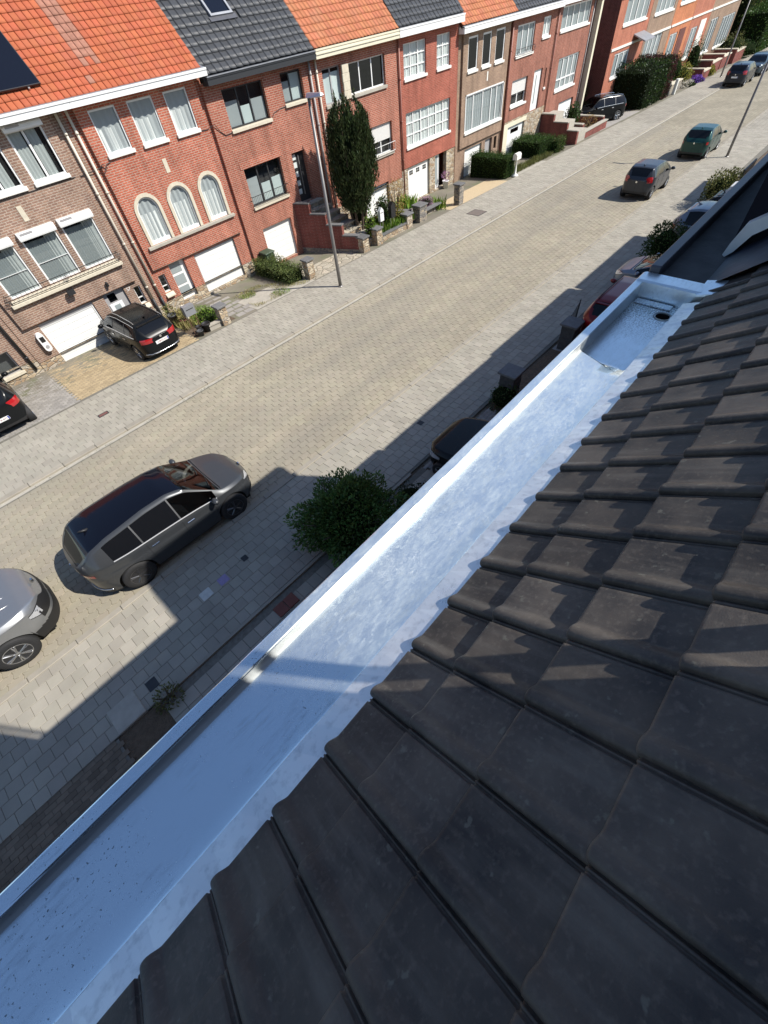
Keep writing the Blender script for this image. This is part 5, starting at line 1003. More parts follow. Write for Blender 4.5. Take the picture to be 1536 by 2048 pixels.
pot('small grey flower pot at the foot of the letterbox', 6.30, 16.50, .13, .22, 'pot'); pot('black round planter behind the small grey pot', 6.68, 16.62, .18, .32, 'plastic_black'); pot('dark bucket under the letterbox beside the planter', 6.45, 16.78, .15, .26, 'plastic_black'); pot('tall grey pot below the two downpipes', 6.18, 18.35, .19, .52, 'pot', 'leaf_olive', 'plant_pot', 140, .35); pot('dark red pot beside the tall grey pot', 6.45, 18.1, .15, .25, 'pot_red', 'leaf_dry', 'plant_pot', 90, .4)
shrub('ground_cover_shrub', 'round bright green shrub in the bed behind the gate pillar', (7.25, 17.6, -.12), (.62, .85, .34), 2600, 'leaf_bright', .055, base=F_(7.2, 17.6), core=.7, lump=.15)
tufts('dry_plants', 'dry straggly plants along the wall of the flower bed', 6.1, 7.0, 17.4, 19.4, 700, .3, 'leaf_dry'); b = MB((6.5, 17.6, 0))
gd = thing('garden_figure', 'small pale ornament standing behind the grey letterbox', 'ornament', (6.62, 18.0, F_(6.6, 18))); b = MB((6.62, 18.0, 0)); b.lathe([(.07, -.3), (.09, .1), (.06, .2), (.1, .3), (.11, .38), (.07, .5), (.001, .54)], (6.62, 18, 0), 12); b.build('figure', 'limestone', gd, smooth=True); b = MB((6.62, 18.0, 0)); b.lathe([(.14, -.4), (.12, -.28)], (6.62, 18, 0), 12); b.build('base', 'pot', gd); gd.location.z = 0
def patch(x, y): return math.sin(x * 2.3 + 1) * math.cos(y * 2.9) + .5 * math.sin(x * 5 + y * 3) > .05
tufts('weedy_grass', 'short dry grass growing on the concrete driveway', 9.1, 12.1, 16.45, 18.6, 5200, .085, 'leaf_dry', dz=.015, keep=patch); tufts('weedy_grass', 'green weeds growing in clumps on the concrete driveway', 9.0, 11.8, 16.4, 18.2, 3200, .10, 'leaf_grass', dz=.015, keep=lambda x, y: math.sin(x * 3.1) * math.cos(y * 2.2 + 1) > .45)
hd = hedge('clipped_hedge', 'low rounded box hedge between two white garages', 11.35, 12.25, 16.95, 19.65, F_(11.8, 18) - .05, .24, 7500, 'leaf_box', .055, rough=.08, bumps=.10)
bn = thing('garden_bin', 'green garden bin behind the low box hedge', 'bin', (12.15, 19.45, F_(12, 19.4))); b = MB((12.15, 19.45, 0)); b.bbox(11.9, 12.4, 19.2, 19.7, -.6, .32, .03); b.build('body', 'bin_green', bn); b = MB((12.15, 19.45, 0)); b.bbox(11.87, 12.43, 19.16, 19.74, .325, .38, .02); b.build('lid', 'bin_green', bn); bn.location.z = 0
# flower bed of the stone fronted house
fbd = thing('flower_bed_wall', 'dark slab edged raised flower bed beside the gravel driveway', 'wall', (21.4, 17.3, F_(21.4, 17.3))); b = MB((21.4, 17.3, F_(21.4, 17.3))); b.box(21.1, 22.75, 17.25, 19.4, -1.2, -.35); b.build('masonry', 'stone_grey', fbd); b = MB((21.4, 17.3, F_(21.4, 17.3))); b.box(21.0, 22.85, 17.05, 17.35, -.35, -.30); b.box(21.0, 21.2, 17.35, 19.4, -.35, -.30); b.build('coping', 'bluestone', fbd)
for i, (xx, yy, nn, lb) in enumerate([(21.6, 18.6, 260, 'tall strap leaved green plants at the back of the flower bed'), (22.9, 17.6, 260, 'bright strap leaved plants spilling onto the gravel driveway')]):
    t = thing('flower_clump', lb, 'plant', (xx, yy, -.45)); k = nn; P = np.stack([xx + RNG.normal(0, .28, k), yy + RNG.normal(0, .3, k), np.full(k, -.45 - .35 * i)], 1); leafcloud('leaves', P, np.tile((0, 0, 1.), (k, 1)), .55, 'leaf_bright', t, .14, .38, (xx, yy, -.45))
shrub('heather_cushion', 'pink flowering cushion between the strap leaved plants', (22.2, 17.7, -.2), (.5, .4, .28), 900, 'petal_pink', .05, base=-.45, twigs=3)
pot('white pot with pink flowers in the stone porch', 26.65, 19.6, .2, .42, 'white_pvc', 'petal_pink', 'plant_pot', 150, .5)
hedge('clipped_hedge', 'tall square clipped hedge beside the white pedestal postbox', 29.2, 30.3, 16.75, 19.6, F_(29.5, 18) - .05, .26, 7000, 'leaf_hedge', .055)
hedge('clipped_hedge', 'long clipped hedge below the brick stair of the white door house', 34.5, 36.6, 17.4, 19.7, F_(35.5, 18) - .05, -.12, 6000, 'leaf_hedge', .06); hedge('clipped_hedge', 'short hedge end with pale leaves beside the pavement', 36.0, 37.2, 16.85, 17.4, F_(36.5, 17) - .05, -.28, 2200, 'leaf_hedge', .06, extra=[('pale_leaves', 500, .06, 'leaf_olive', (0, 1))]); tufts('rough_grass', 'rough grass strip in front of the long clipped hedge', 30.6, 35.6, 16.8, 17.6, 2400, .22, 'leaf_olive')
pb = thing('pedestal_postbox', 'white cast postbox on a slender pedestal beside the square hedge', 'postbox', (29.95, 16.55, G(29.95) + .03)); z = G(29.95) + .03; b = MB((29.95, 16.55, z)); b.lathe([(.22, 0), (.2, .04), (.07, .12), (.05, .5), (.05, .78), (.1, .84)], (29.95, 16.55, z), 12); b.build('pedestal', 'sill_white', pb, smooth=True); b = MB((29.95, 16.55, z)); b.xprism([(16.40, z + .84), (16.70, z + .84), (16.70, z + 1.06), (16.62, z + 1.15), (16.48, z + 1.15), (16.40, z + 1.06)], 29.7, 30.2); b.build('box', 'sill_white', pb)
# brick stair of the white door house
st = thing('stair_wall', 'dark brick stepped wall with pale coping below the white front door', 'wall', (39.2, 18.4, F_(39.2, 18.4))); O = (39.2, 18.4, F_(39.2, 18.4))
for (ya_, yb_, tz) in ((18.75, 19.78, .50), (17.6, 18.75, .10), (16.75, 17.6, -.32)): b = MB(O); b.box(38.6, 38.85, ya_, yb_ - .002, -1.9, tz); b.build('masonry', 'brick_stairs', st); b = MB(O); b.box(38.55, 38.92, ya_ - .03, yb_ - .035, tz, tz + .06); b.build('coping', 'concrete', st)
stp = thing('garden_steps', 'pale concrete terrace steps behind the dark brick stair wall', 'steps', (40, 18, F_(40, 18))); O = (40, 18, F_(40, 18))
for i, (ya_, yb_, tz) in enumerate(((18.9, 19.78, .40), (17.9, 18.9, .0), (16.9, 17.9, -.45))): b = MB(O); b.box(38.86, 40.4, ya_, yb_ - .003, -1.9, tz); b.build('tread', 'concrete', stp)
pl = thing('planter_wall', 'brick planter with pale coping in front of the end terrace house', 'wall', (42, 17.8, F_(42, 17.8))); O = (42, 17.8, F_(42, 17.8)); b = MB(O); b.box(40.5, 44.3, 17.0, 17.25, -1.9, -.75); b.box(44.05, 44.3, 17.25, 19.6, -1.9, -.55); b.box(40.5, 40.75, 17.25, 19.6, -1.9, -.35); b.build('masonry', 'brick_stairs', pl); b = MB(O); b.box(40.45, 44.35, 16.95, 17.3, -.75, -.69); b.box(44.0, 44.35, 17.3, 19.6, -.55, -.49); b.box(40.45, 40.8, 17.3, 19.6, -.35, -.29); b.build('coping', 'concrete', pl); b = MB(O); b.box(40.75, 44.05, 17.25, 19.6, -1.5, -.95); b.build('soil', 'earth', pl)
shrub('camellia_shrub', 'leafy green shrub in the planter in front of the garage', (41.3, 18.6, -.1), (.6, .6, .85), 900, 'leaf_bush', .13, base=-.95); shrub('bare_shrub', 'sparse brown shrub in the brick planter', (43.2, 18.0, -.6), (.7, .6, .35), 350, 'leaf_autumn', .07, base=-.95, core=0, twigs=7)
hedge('tall_hedge', 'tall dark hedge with reddish right end beside the black estate car', 51.6, 57.2, 17.1, 21.5, -2.0, 1.05, 15000, 'leaf_dark', .13, rough=.12, bumps=.22, extra=[('red_leaves', 2600, .13, 'leaf_red', (.72, 1.02)), ('green_tips', 1500, .13, 'leaf_hedge', (.1, .8))]); shrub('tree_shrub', 'dark leafy shrub behind the tall hedge at the terrace end', (48.2, 22.5, .3), (1.6, 1.5, 2.4), 2200, 'leaf_dark', .2, base=-2)
for i, (xx, yy, zz, r_, mt, nm, lb) in enumerate([(62.5, 18.8, -.6, (1.2, 1.1, 1.3), 'leaf_hedge', 'round_shrub', 'dark green shrub below the tan house windows'), (63.2, 18.0, -1.0, (1.0, .9, .9), 'leaf_gold', 'round_shrub', 'yellow green dome shrub beside the purple cushion'), (68.3, 18.9, -.6, (.85, .85, 1.7), 'leaf_bush', 'conical_shrub', 'dark conical shrub in front of the far salmon house'), (69.5, 17.3, -1.6, (.8, .6, .45), 'leaf_gold', 'low_shrub', 'small yellow shrub in the far front garden'), (63.0, 17.2, -1.6, (1.3, .5, .35), 'petal_white', 'low_shrub', 'cream flowering cushion beside the purple flowers'), (65.2, 17.0, -1.7, (1.0, .6, .45), 'petal_purple', 'flower_cushion', 'violet flowering cushion hanging over the far garden wall'), (79.5, 18.5, -1.2, (1.8, 1.6, 1.4), 'leaf_olive', 'round_shrub', 'olive green dome shrub before the last tan house'), (82.5, 17.8, -1.6, (2.2, 1.4, .9), 'leaf_bush', 'round_shrub', 'spreading green shrub at the end of the far gardens')]): shrub(nm, lb, (xx, yy, zz), r_, 1300, mt, .12, base=G(xx) - .2, twigs=4)
hedge('tall_hedge', 'big clipped hedge closing the far end of the gardens', 85, 96, 16.8, 19.5, -2.6, 1.2, 7000, 'leaf_hedge', .2, rough=.15, bumps=.2); hedge('tall_hedge', 'hedge with pale top beyond the big clipped hedge', 88, 112, 20, 23, -2.8, 2.6, 7000, 'leaf_olive', .25, rough=.2, bumps=.3)
for i, (xa_, xb_, ya_, tz, mt, lb) in enumerate([(58.2, 61.4, 17.3, -.75, 'stone_grey', 'grey rubble garden wall right of the tall hedge'), (66.2, 68.6, 17.0, -1.0, 'brick_stairs', 'dark brick garden wall beside the violet cushion'), (69.2, 72.4, 17.2, -.8, 'brick_stairs', 'stepped brick garden wall of the far salmon house'), (73.6, 76.5, 17.4, -.9, 'brick_stairs', 'brick garden wall with pale coping by the last house'), (77.5, 81, 17.2, -1.0, 'brick_stairs', 'low brick wall before the olive dome shrub')]):
    t = thing('garden_wall', lb, 'wall', (xa_, ya_, G(xa_))); O = (xa_, ya_, G(xa_)); b = MB(O); b.box(xa_, xa_ + .3, ya_, 19.5, -2.6, tz); b.box(xa_ + .3, xb_, ya_, ya_ + .3, -2.6, tz - .25); b.build('masonry', mt, t); b = MB(O); b.box(xa_ - .05, xa_ + .35, ya_ - .05, 19.5, tz, tz + .08); b.box(xa_ + .35, xb_, ya_ - .05, ya_ + .35, tz - .25, tz - .17); b.build('coping', 'limestone', t)
w_ = thing('white_post', 'short white post at the foot of the tall hedge', 'post', (58.6, 16.9, G(58.6))); b = MB((58.6, 16.9, 0)); b.bbox(58.5, 58.75, 16.8, 17.05, -1.8, -.55, .03); b.build('shaft', 'sill_white', w_); w_.location.z = 0

# ------------------------------------------------------------------ street furniture
def lamp(label, x, y, zb, h, ang, arm=.35):
    t = thing('street_lamp', label, 'street lamp', (x, y, zb), ang, 'street lamps along the road'); b = MB(); b.tube([(0, 0, -.1), (0, 0, 1.0), (0, 0, h)], [.075, .07, .05], 14); b.build('pole', 'steel_lamp', t, smooth=True)
    b = MB(); b.lathe([(.11, 0), (.11, .02), (.08, .05)], n=14); b.build('base_plate', 'steel_lamp', t); b = MB(); b.tube([(0, 0, h - .12), (.1, 0, h), (.18, 0, h + .02)], .035, 8); b.build('bracket', 'steel_lamp', t, smooth=True)
    b = MB(); b.hexa([(-.05, -.10, h - .03), (.62, -.09, h + .03), (.62, .09, h + .03), (-.05, .10, h - .03), (-.02, -.06, h + .09), (.58, -.05, h + .10), (.58, .05, h + .10), (-.02, .06, h + .09)]); hd_ = b.build('lamp_head', 'aluminium', t); b = MB(); b.hexa([(.15, -.07, h - .03), (.58, -.07, h + .0), (.58, .07, h + .0), (.15, .07, h - .03), (.15, -.07, h - .005), (.58, -.07, h + .03), (.58, .07, h + .03), (.15, .07, h - .005)]); b.build('lamp_glass', 'lamp_clear', hd_); return t
lamp('grey street lamp on the far pavement in front of the arched window house', 12.42, 14.75, G(12.4) + .04, 6.02, -math.pi / 2 + .1); lamp('grey street lamp on the near pavement beside the green car', 38.45, 6.79, G(38.4) + .04, 6.0, math.pi / 2); lamp('distant grey street lamp on the far pavement beside the dark cars', 67.9, 15.6, G(67.9) + .04, 6.0, -math.pi / 2)
def cover(label, x0, x1, y0, y1, z, mat, name='manhole_cover'):
    t = thing(name, label, 'manhole cover', ((x0 + x1) / 2, (y0 + y1) / 2, z)); O = ((x0 + x1) / 2, (y0 + y1) / 2, z); zz = lambda x: z + SL * (x - O[0]); b = MB(O); fr = .03
    def sl(b, a, c, e, f, t0, t1): b.hexa([(a, e, zz(a) + t0), (c, e, zz(c) + t0), (c, f, zz(c) + t0), (a, f, zz(a) + t0), (a, e, zz(a) + t1), (c, e, zz(c) + t1), (c, f, zz(c) + t1), (a, f, zz(a) + t1)])
    sl(b, x0 + fr, x1 - fr, y0 + fr, y1 - fr, -.02, .006); b.build('lid', mat, t); b = MB(O)
    for q in ((x0, x1, y0, y0 + fr), (x0, x1, y1 - fr, y1), (x0, x0 + fr, y0 + fr, y1 - fr), (x1 - fr, x1, y0 + fr, y1 - fr)): sl(b, *q, -.02, .008)
    b.build('frame', 'cast_iron', t); return t
cover('square rusty manhole cover in the far pavement near the rubble pillar', 22.65, 23.5, 14.4, 15.2, G(23.1) + .042, 'manhole'); cover('small red brown cover in the far pavement by the sandy driveway', 1.21, 1.55, 14.64, 14.82, G(1.4) + .042, 'manhole_red'); cover('small square cover in the shaded near pavement beside the purple slab', .98, 1.12, 6.25, 6.40, G(1) + .042, 'cast_iron'); cover('grated drain cover in the near pavement by the doorstep', -1.95, -1.75, 5.25, 5.48, G(-1.9) + .042, 'cast_iron', 'drain_cover'); cover('small square cover in the near pavement by the black car', 7.2, 7.36, 6.0, 6.16, G(7.2) + .042, 'cast_iron')
# coloured slabs in the near pavement
for (nm, lb, x0, x1, y0, y1, mt) in [('chalked_slab', 'white painted slab in the shaded near pavement', -.2, .06, 6.1, 6.34, 'chalk_white'), ('chalked_slab', 'purple chalked slab in the shaded near pavement', .27, .5, 6.12, 6.34, 'chalk_purple')]:
    t = thing(nm, lb, 'paving slab', ((x0 + x1) / 2, (y0 + y1) / 2, G(x0) + .04)); b = MB(((x0 + x1) / 2, (y0 + y1) / 2, G(x0) + .04)); b.bbox(x0, x1, y0, y1, G(x0) + .02, G(x0) + .0475, .004); b.build('slab', mt, t)
# ------------------------------------------------------------------ house fittings across the street
t = thing('wall_charger', 'white rounded wall charger left of the brown house garage', 'wall charger', (1.8, FB, .75)); b = MB((1.8, FB, .75)); pts = [(1.8 + .12 * math.cos(a) , .95 + .12 * math.sin(a)) for a in np.linspace(0, math.pi, 10)] + [(1.8 + .12 * math.cos(a), .5 + .12 * math.sin(a)) for a in np.linspace(math.pi, 2 * math.pi, 10)]; b.yprism(pts, FB - .16, FB); b.build('housing', 'white_pvc', t); b = MB((1.8, FB, .75)); b.box(1.73, 1.88, FB - .168, FB - .161, .74, .93); b.build('display', 'plastic_black', t); b = MB((1.8, FB, .75)); b.lathe([(.065, 0), (.06, .01)], (1.8, FB - .172, .56), 14, 'y'); b.build('socket', 'grey_frame', t)
t = thing('floodlight', 'black floodlight on the brick band over the garage', 'floodlight', (3.6, FY, 1.9)); b = MB((3.6, FY, 1.9)); b.hexa([(3.47, FY - .24, 1.80), (3.73, FY - .24, 1.80), (3.73, FY - .13, 1.76), (3.47, FY - .13, 1.76), (3.47, FY - .22, 1.97), (3.73, FY - .22, 1.97), (3.73, FY - .10, 1.95), (3.47, FY - .10, 1.95)]); b.build('housing', 'plastic_black', t); b = MB((3.6, FY, 1.9)); b.tube([(3.6, FY - .12, 1.88), (3.6, FY + .01, 1.9)], .03, 6); b.build('bracket', 'plastic_black', t)
t = thing('door_lamp', 'small black wall lamp over the brown house door', 'wall lamp', (4.9, FY, 1.62)); b = MB((4.9, FY, 1.62)); b.lathe([(.03, -.08), (.06, -.06), (.05, .07), (.02, .1)], (4.9, FY - .09, 1.62), 10); b.build('shade', 'plastic_black', t); b = MB((4.9, FY, 1.62)); b.tube([(4.9, FY - .08, 1.66), (4.9, FY + .01, 1.66)], .02, 6); b.build('bracket', 'plastic_black', t)
def cable(label, pts, r_=.012): t = thing('facade_cable', label, 'cable', pts[0]); b = MB(pts[0]); b.tube(pts, r_, 6); b.build('cable_run', 'iron', t)
cable('black cable draped between the arched window house and its black framed neighbour', [(11.0, FY - .02, 4.92), (11.3, FY - .02, 4.90), (11.65, FY - .06, 4.98), (11.85, FY - .02, 4.72), (12.05, FY - .02, 4.58), (12.35, FY - .02, 4.60)]); cable('dark cable under the upper sills of the brown house', [(3.0, FY - .02, 4.72), (4.5, FY - .02, 4.73), (5.8, FY - .02, 4.74), (6.1, FB - .02, 4.70), (6.9, FB - .13, 4.76)]); cable('tangled cable bundle beside the upper downpipes', [(6.75, FB - .15, 4.75), (6.9, FB - .18, 4.85), (7.0, FY - .05, 4.72), (6.85, FY - .08, 4.66), (7.05, FY - .04, 4.82), (7.2, FY - .02, 4.83)]); cable('thin cable up the brick from the stair house sill', [(14.45, FY - .02, 4.6), (14.6, FY - .02, 4.78), (15.0, FY - .02, 4.86), (15.4, FY - .02, 4.87)], .009)

# ------------------------------------------------------------------ near side front yards
NZ = lambda x, y: G(x)
area('tiled_front_yard', 'slab', -1.9, 5.9, .7, 4.93, .29, .29, 'paving_slab', .010, .02, NZ, False); area('old_brick_yard', 'brick_paving', -9, -2.75, .7, 4.98, .2, .1, 'paving_brick', .006, .02, NZ)
area('brick_front_yard', 'cobble_grey', 6.0, 9.0, .7, 4.95, .2, .1, 'paving_brick', .006, .02, NZ); sheet('earth_front_yard', 9.0, 13.0, .7, 4.95, 'earth', .014, NZ); sheet('paved_front_yard', 13.0, 33.0, .7, 4.95, 'cobble_grey', .014, NZ)
t = thing('doorstep_slab', 'large grey concrete slab in front of the shaded planting strip', 'slab', (-2.4, 5.3, .1)); b = MB((-2.4, 5.3, .1)); b.bbox(-2.70, -2.16, 5.0, 5.55, .03, .125, .012); b.build('slab', 'concrete', t)
t = thing('floor_tile', 'dark red floor tiles set in the front yard edge', 'floor tile', (.9, 4.63, 0)); b = MB((.9, 4.63, 0)); [b.bbox(.66 + .27 * i, .66 + .27 * i + .255, 4.5, 4.78, -.02, .03, .005) for i in (0, 1)]; b.build('tile_pair', 'tile_red_floor', t)
lowwall('yard_edging', 'cracked narrow stone edging between pavement and front yard', [(-1.95, 4.98), (5.5, 4.99)], .07, .05, 'slab', 'slab', .01, 'edging', .0, NZ)
shrub('round_bush', 'big round dark green bush on the shaded near pavement edge', (3.02, 4.70, .80), (1.16, 1.10, .86), 15000, 'leaf_nearbush', .085, cat='bush', lump=.6, core=.58, twigs=9, base=G(3.0)); shrub('ivy_patch', 'small wild plant by the corner of the doorstep slab', (-1.75, 4.85, .16), (.28, .25, .22), 500, 'leaf_olive', .05, base=.03, core=0); shrub('yard_shrub', 'dark shrub in front of the black car headlight', (6.55, 4.30, .12), (.65, .35, .42), 1300, 'leaf_bush', .07, base=-.2); shrub('yard_shrub', 'low dark plant at the foot of the near gate pillar', (9.45, 4.65, .05), (.6, .4, .45), 900, 'leaf_bush', .06, base=-.3); shrub('ivy_patch', 'low creeping plant behind the round bush', (4.7, 4.3, .1), (.6, .5, .35), 900, 'leaf_dark', .06, base=-.1)
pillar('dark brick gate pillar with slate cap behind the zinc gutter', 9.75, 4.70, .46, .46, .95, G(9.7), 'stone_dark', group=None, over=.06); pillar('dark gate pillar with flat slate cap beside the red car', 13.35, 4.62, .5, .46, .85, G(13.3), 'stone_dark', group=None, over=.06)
t = thing('yard_gate', 'thin dark metal gate beside the red car', 'gate', (13.9, 4.7, G(13.9))); O = (13.9, 4.7, G(13.9)); b = MB(O); b.tube([(13.7, 4.85, G(13.7)), (13.7, 4.85, .55)], .02, 6); b.tube([(14.9, 5.1, G(14.9)), (14.9, 5.1, .5)], .02, 6); b.build('post', 'iron', t); b = MB(O); b.tube([(13.7, 4.85, .5), (14.9, 5.1, .45)], .016, 6); b.tube([(13.7, 4.85, -.2), (14.9, 5.1, -.25)], .016, 6); b.build('rail', 'iron', t)
for k in range(5): b = MB(O); f = (k + 1) / 6; xx, yy = 13.7 + 1.2 * f, 4.85 + .25 * f; b.tube([(xx, yy, -.2), (xx, yy, .47)], .009, 5); b.build('bar', 'iron', t)
shrub('yard_shrub', 'dark green shrub between the two parked silver cars', (21.3, 4.6, .15), (.75, .85, .85), 3000, 'leaf_bush', .09, base=G(21.3)); shrub('yard_shrub', 'sunlit olive shrub beyond the white roof box', (29.2, 4.7, -.1), (1.1, .9, .85), 3000, 'leaf_olive', .10, base=G(29.2))
t = thing('yard_fence', 'dark metal fence leaning beside the sunlit olive shrub', 'fence', (31.3, 4.8, G(31.3))); O = (31.3, 4.8, G(31.3)); b = MB(O); b.tube([(30.7, 5.0, G(31)), (31.2, 4.9, .2)], .05, 6); b.tube([(31.2, 4.9, .2), (31.9, 4.7, G(31))], .05, 6); b.build('brace', 'iron', t); b = MB(O); b.box(31.9, 34, 4.55, 4.62, G(32), .1); b.build('panel', 'iron', t)

# ------------------------------------------------------------------ cars
def smooth1(a, k):
    if k < 1: return a
    ker = np.exp(-np.linspace(-2, 2, 2 * k + 1) ** 2); ker /= ker.sum(); return np.convolve(np.pad(a, k, mode='edge'), ker, mode='valid')
def car(name, label, loc, heading, S, paint_, tilt=True, group='cars parked along the street', plate=None, wheel='alloy', roofglass=False, cladding=False, rails=None, chrome=False, ns=110, plate_rear=True, extra=None, tilt2=0.):
    """S: L, W, H, wb, top = [(x, z)...] rear to front, belt = [(x, z)...], ws/rw/sg extents, all in metres, x forward from the middle"""
    L, W, Hh, wb = S['L'], S['W'], S['H'], S['wb']; wr = S.get('wr', .33); ax = S.get('axo', 0.0)
    t = thing(name, label, 'car', loc, 0, group); t.rotation_euler = (0, 0, heading)
    # pitch of the street
    hx_, hy_ = math.cos(heading), math.sin(heading); t.rotation_mode = 'XYZ'
    gx = SL if tilt else 0.; q = (Matrix.Rotation(math.atan(-gx), 4, 'Y') @ Matrix.Rotation(heading, 4, 'Z')); t.rotation_euler = q.to_euler()
    PF, QF, PR_, QR = S.get('pf', 5.5), S.get('qf', 3.0), S.get('pr', 8.), S.get('qr', 3.6); ne = 16; ue = .93
    endf = [(1 - q ** QF) ** (1 / PF) for q in np.linspace((1 - ue ** PF) ** (1 / QF), 0.004, ne)[1:]]; endr = [(1 - q ** QR) ** (1 / PR_) for q in np.linspace((1 - ue ** PR_) ** (1 / QR), 0.004, ne)[1:]]
    xs = L / 2 * np.array([-q for q in endr[::-1]] + list(np.linspace(-ue, ue, ns - 2 * ne + 2)) + endf); ns = len(xs)
    fine = np.linspace(-L / 2, L / 2, 400); tp = np.array(S['top']); bp = np.array(S['belt'])
    zt = np.interp(xs, fine, smooth1(np.interp(fine, tp[:, 0], tp[:, 1]), S.get('sm', 9))); zb = np.interp(xs, fine, smooth1(np.interp(fine, bp[:, 0], bp[:, 1]), 8)); zt = np.maximum(zt, zb + .012)
    u = np.abs(xs) / (L / 2); pe = np.where(xs > 0, PF, PR_); qe = np.where(xs > 0, QF, QR); pf = (1 - np.clip(u, 0, 1) ** pe) ** (1 / qe); pf = np.maximum(pf, .004)
    fx, rx = wb / 2 + ax, -wb / 2 + ax; sill = S.get('sill', .24); zl = np.full(ns, sill); zl += np.where(u > .9, (u - .9) * .8, 0)
    for wx in (fx, rx):
        ar_ = wr + .055; dd = np.abs(xs - wx); zl = np.where(dd < ar_, np.maximum(zl, wr + np.sqrt(np.clip(ar_ ** 2 - dd ** 2, 0, None))), zl)
    hw = W / 2 * pf; gh = np.clip(zt - zb, 0, None)
    nr1, nr2, nr3 = S.get('nr1', 16), 9, 12; rings = []
    for i in range(ns):
        P = []
        flare = 1.0
        for k in range(nr1 + 1):
            a = k / nr1; z = zl[i] + (zb[i] - zl[i]) * a; zr = (z - sill) / max(zb[i] - sill, .05); y = hw[i] * (.93 + .07 * math.sin(min(1.0, max(0., zr) * 1.15 + .12) * math.pi * .62))
            if S.get('crease') and .55 < zr < .75: y += .008
            y -= .05 * max(0., zr - .86) / .14 * min(1, gh[i] / .3) * 0
            P.append((y, z))
        yb = P[-1][0]; zre = zb[i] + gh[i] * .955; inset = S.get('tumble', .42) * gh[i] + .045 * min(1., gh[i] / .06); yt = max(yb * .12, yb - min(inset, yb * .55)) if gh[i] > .012 else yb * .9
        for k in range(1, nr2 + 1): a = k / nr2; P.append((yb + (yt - yb) * (a * .75 + .25 * a * a), zb[i] + (zre - zb[i]) * a))
        for k in range(1, nr3 + 1): a = k / nr3; P.append((yt * (1 - a), zre + (zt[i] - zre) * (1 - (1 - a) ** 2.4)))
        rings.append(P)
    Rg = np.array(rings); nr = Rg.shape[1]
    V = np.zeros((2, ns, nr, 3)); V[0, :, :, 0] = xs[:, None]; V[0, :, :, 1] = Rg[:, :, 0]; V[0, :, :, 2] = Rg[:, :, 1]; V[1] = V[0]; V[1, :, :, 1] *= -1
    V = V.reshape(-1, 3); vid = lambda s, i, j: (s * ns + i) * nr + j
    wsb, wst, rwt, rwb = S['wsb'], S['wst'], S['rwt'], S['rwb']; sgf, sgr = S['sgf'], S['sgr']; bps = S.get('pillars', ()); parts = {}
    hlx, hlz = S.get('hl', L / 2 - .55), S.get('hlz', (.62, .78)); tlx, tlz = S.get('tl', -L / 2 + .35), S.get('tlz', (.75, 1.0)); dr_ = S.get('droof')
    for s in (0, 1):
        sd = 'L' if s == 0 else 'R'
        for i in range(ns - 1):
            xc = (xs[i] + xs[i + 1]) / 2
            for j in range(nr - 1):
                f = (vid(s, i, j), vid(s, i + 1, j), vid(s, i + 1, j + 1), vid(s, i, j + 1)); f = f if s else f[::-1]
                r_ = Rg[i, j, 1] * .25 + Rg[i + 1, j, 1] * .25 + Rg[i, j + 1, 1] * .25 + Rg[i + 1, j + 1, 1] * .25; yc = Rg[i:i + 2, j:j + 2, 0].mean(); key = 'body'; g_ = (gh[i] + gh[i + 1]) / 2
                gj = j - nr1
                if gj >= nr2:
                    edge = (yc / max(Rg[i, nr1 + nr2, 0], .01))
                    if wst < xc < wsb and edge < .97: key = 'windscreen'
                    elif rwb < xc < rwt and edge < S.get('rwe', .88): key = 'rear_window'
                    elif dr_ and rwt <= xc <= wst and edge < .93: key = 'roof_panel'
                elif 1 <= gj < nr2 - 1 and sgr < xc < sgf and g_ > .10:
                    if any(abs(xc - q) < .022 for q in bps): key = 'window_pillar|' + sd
                    else:
                        sec = sum(xc < q for q in bps); key = 'side_window|%s%d' % (sd, sec)
                if key == 'body' and r_ < S.get('clad', .30): key = 'lower_trim'
                parts.setdefault(key, []).append(f)
    col = {'body': paint_, 'windscreen': 'glass_car2', 'rear_window': 'glass_car2', 'side_window': 'glass_car2', 'roof_panel': dr_ or paint_, 'headlight': 'lamp_clear', 'tail_light': 'lamp_red', 'grille': 'plastic_black', 'window_pillar': 'pillar_trim', 'lower_trim': 'plastic_black'}
    bodyo = None
    for key in sorted(parts, key=lambda k: k != 'body'):
        fs = np.array(parts[key]); used = np.unique(fs); mp = np.full(len(V), -1); mp[used] = np.arange(len(used)); nm = key.split('|')[0]; VV = V[used].copy()
        if nm in ('side_window', 'rear_window', 'windscreen'): c_ = np.array((0, 0, .5)); VV -= .004 * (VV - c_) / np.linalg.norm(VV - c_, axis=1)[:, None]
        o = raw(nm, VV, mp[fs], 'glass_car3' if (nm == 'windscreen' and not S.get('darkws')) or key in ('side_window|L0', 'side_window|R0') else col[nm], t, smooth=True)
        if nm == 'body': bodyo = o
    # lamps and grille: patches that follow the bodywork
    def patch_on(nm, mt, ii, z0, z1, side, off=.006, k=6, ymin=0.):
        g = []
        for i in ii:
            rz, ry = Rg[i, :nr1 + nr2 + 1, 1], Rg[i, :nr1 + nr2 + 1, 0]; za, zc = max(z0(xs[i]) if callable(z0) else z0, zl[i] + .01), min(z1(xs[i]) if callable(z1) else z1, zt[i] - .005)
            g.append([(xs[i], float(np.interp(q, rz, ry)), q) for q in np.linspace(za, max(za + .004, zc), k)])
        g = np.array(g); dx = np.gradient(g[:, :, 0], axis=0); dy = np.gradient(g[:, :, 1], axis=0); ln = np.sqrt(dx ** 2 + dy ** 2) + 1e-9; sg = np.where(g[:, :, 0] > 0, 1, -1); nx_, ny_ = -dy / ln, dx / ln; fl_ = np.where(ny_ < 0, -1, 1); nx_ = nx_ * fl_; ny_ = ny_ * fl_
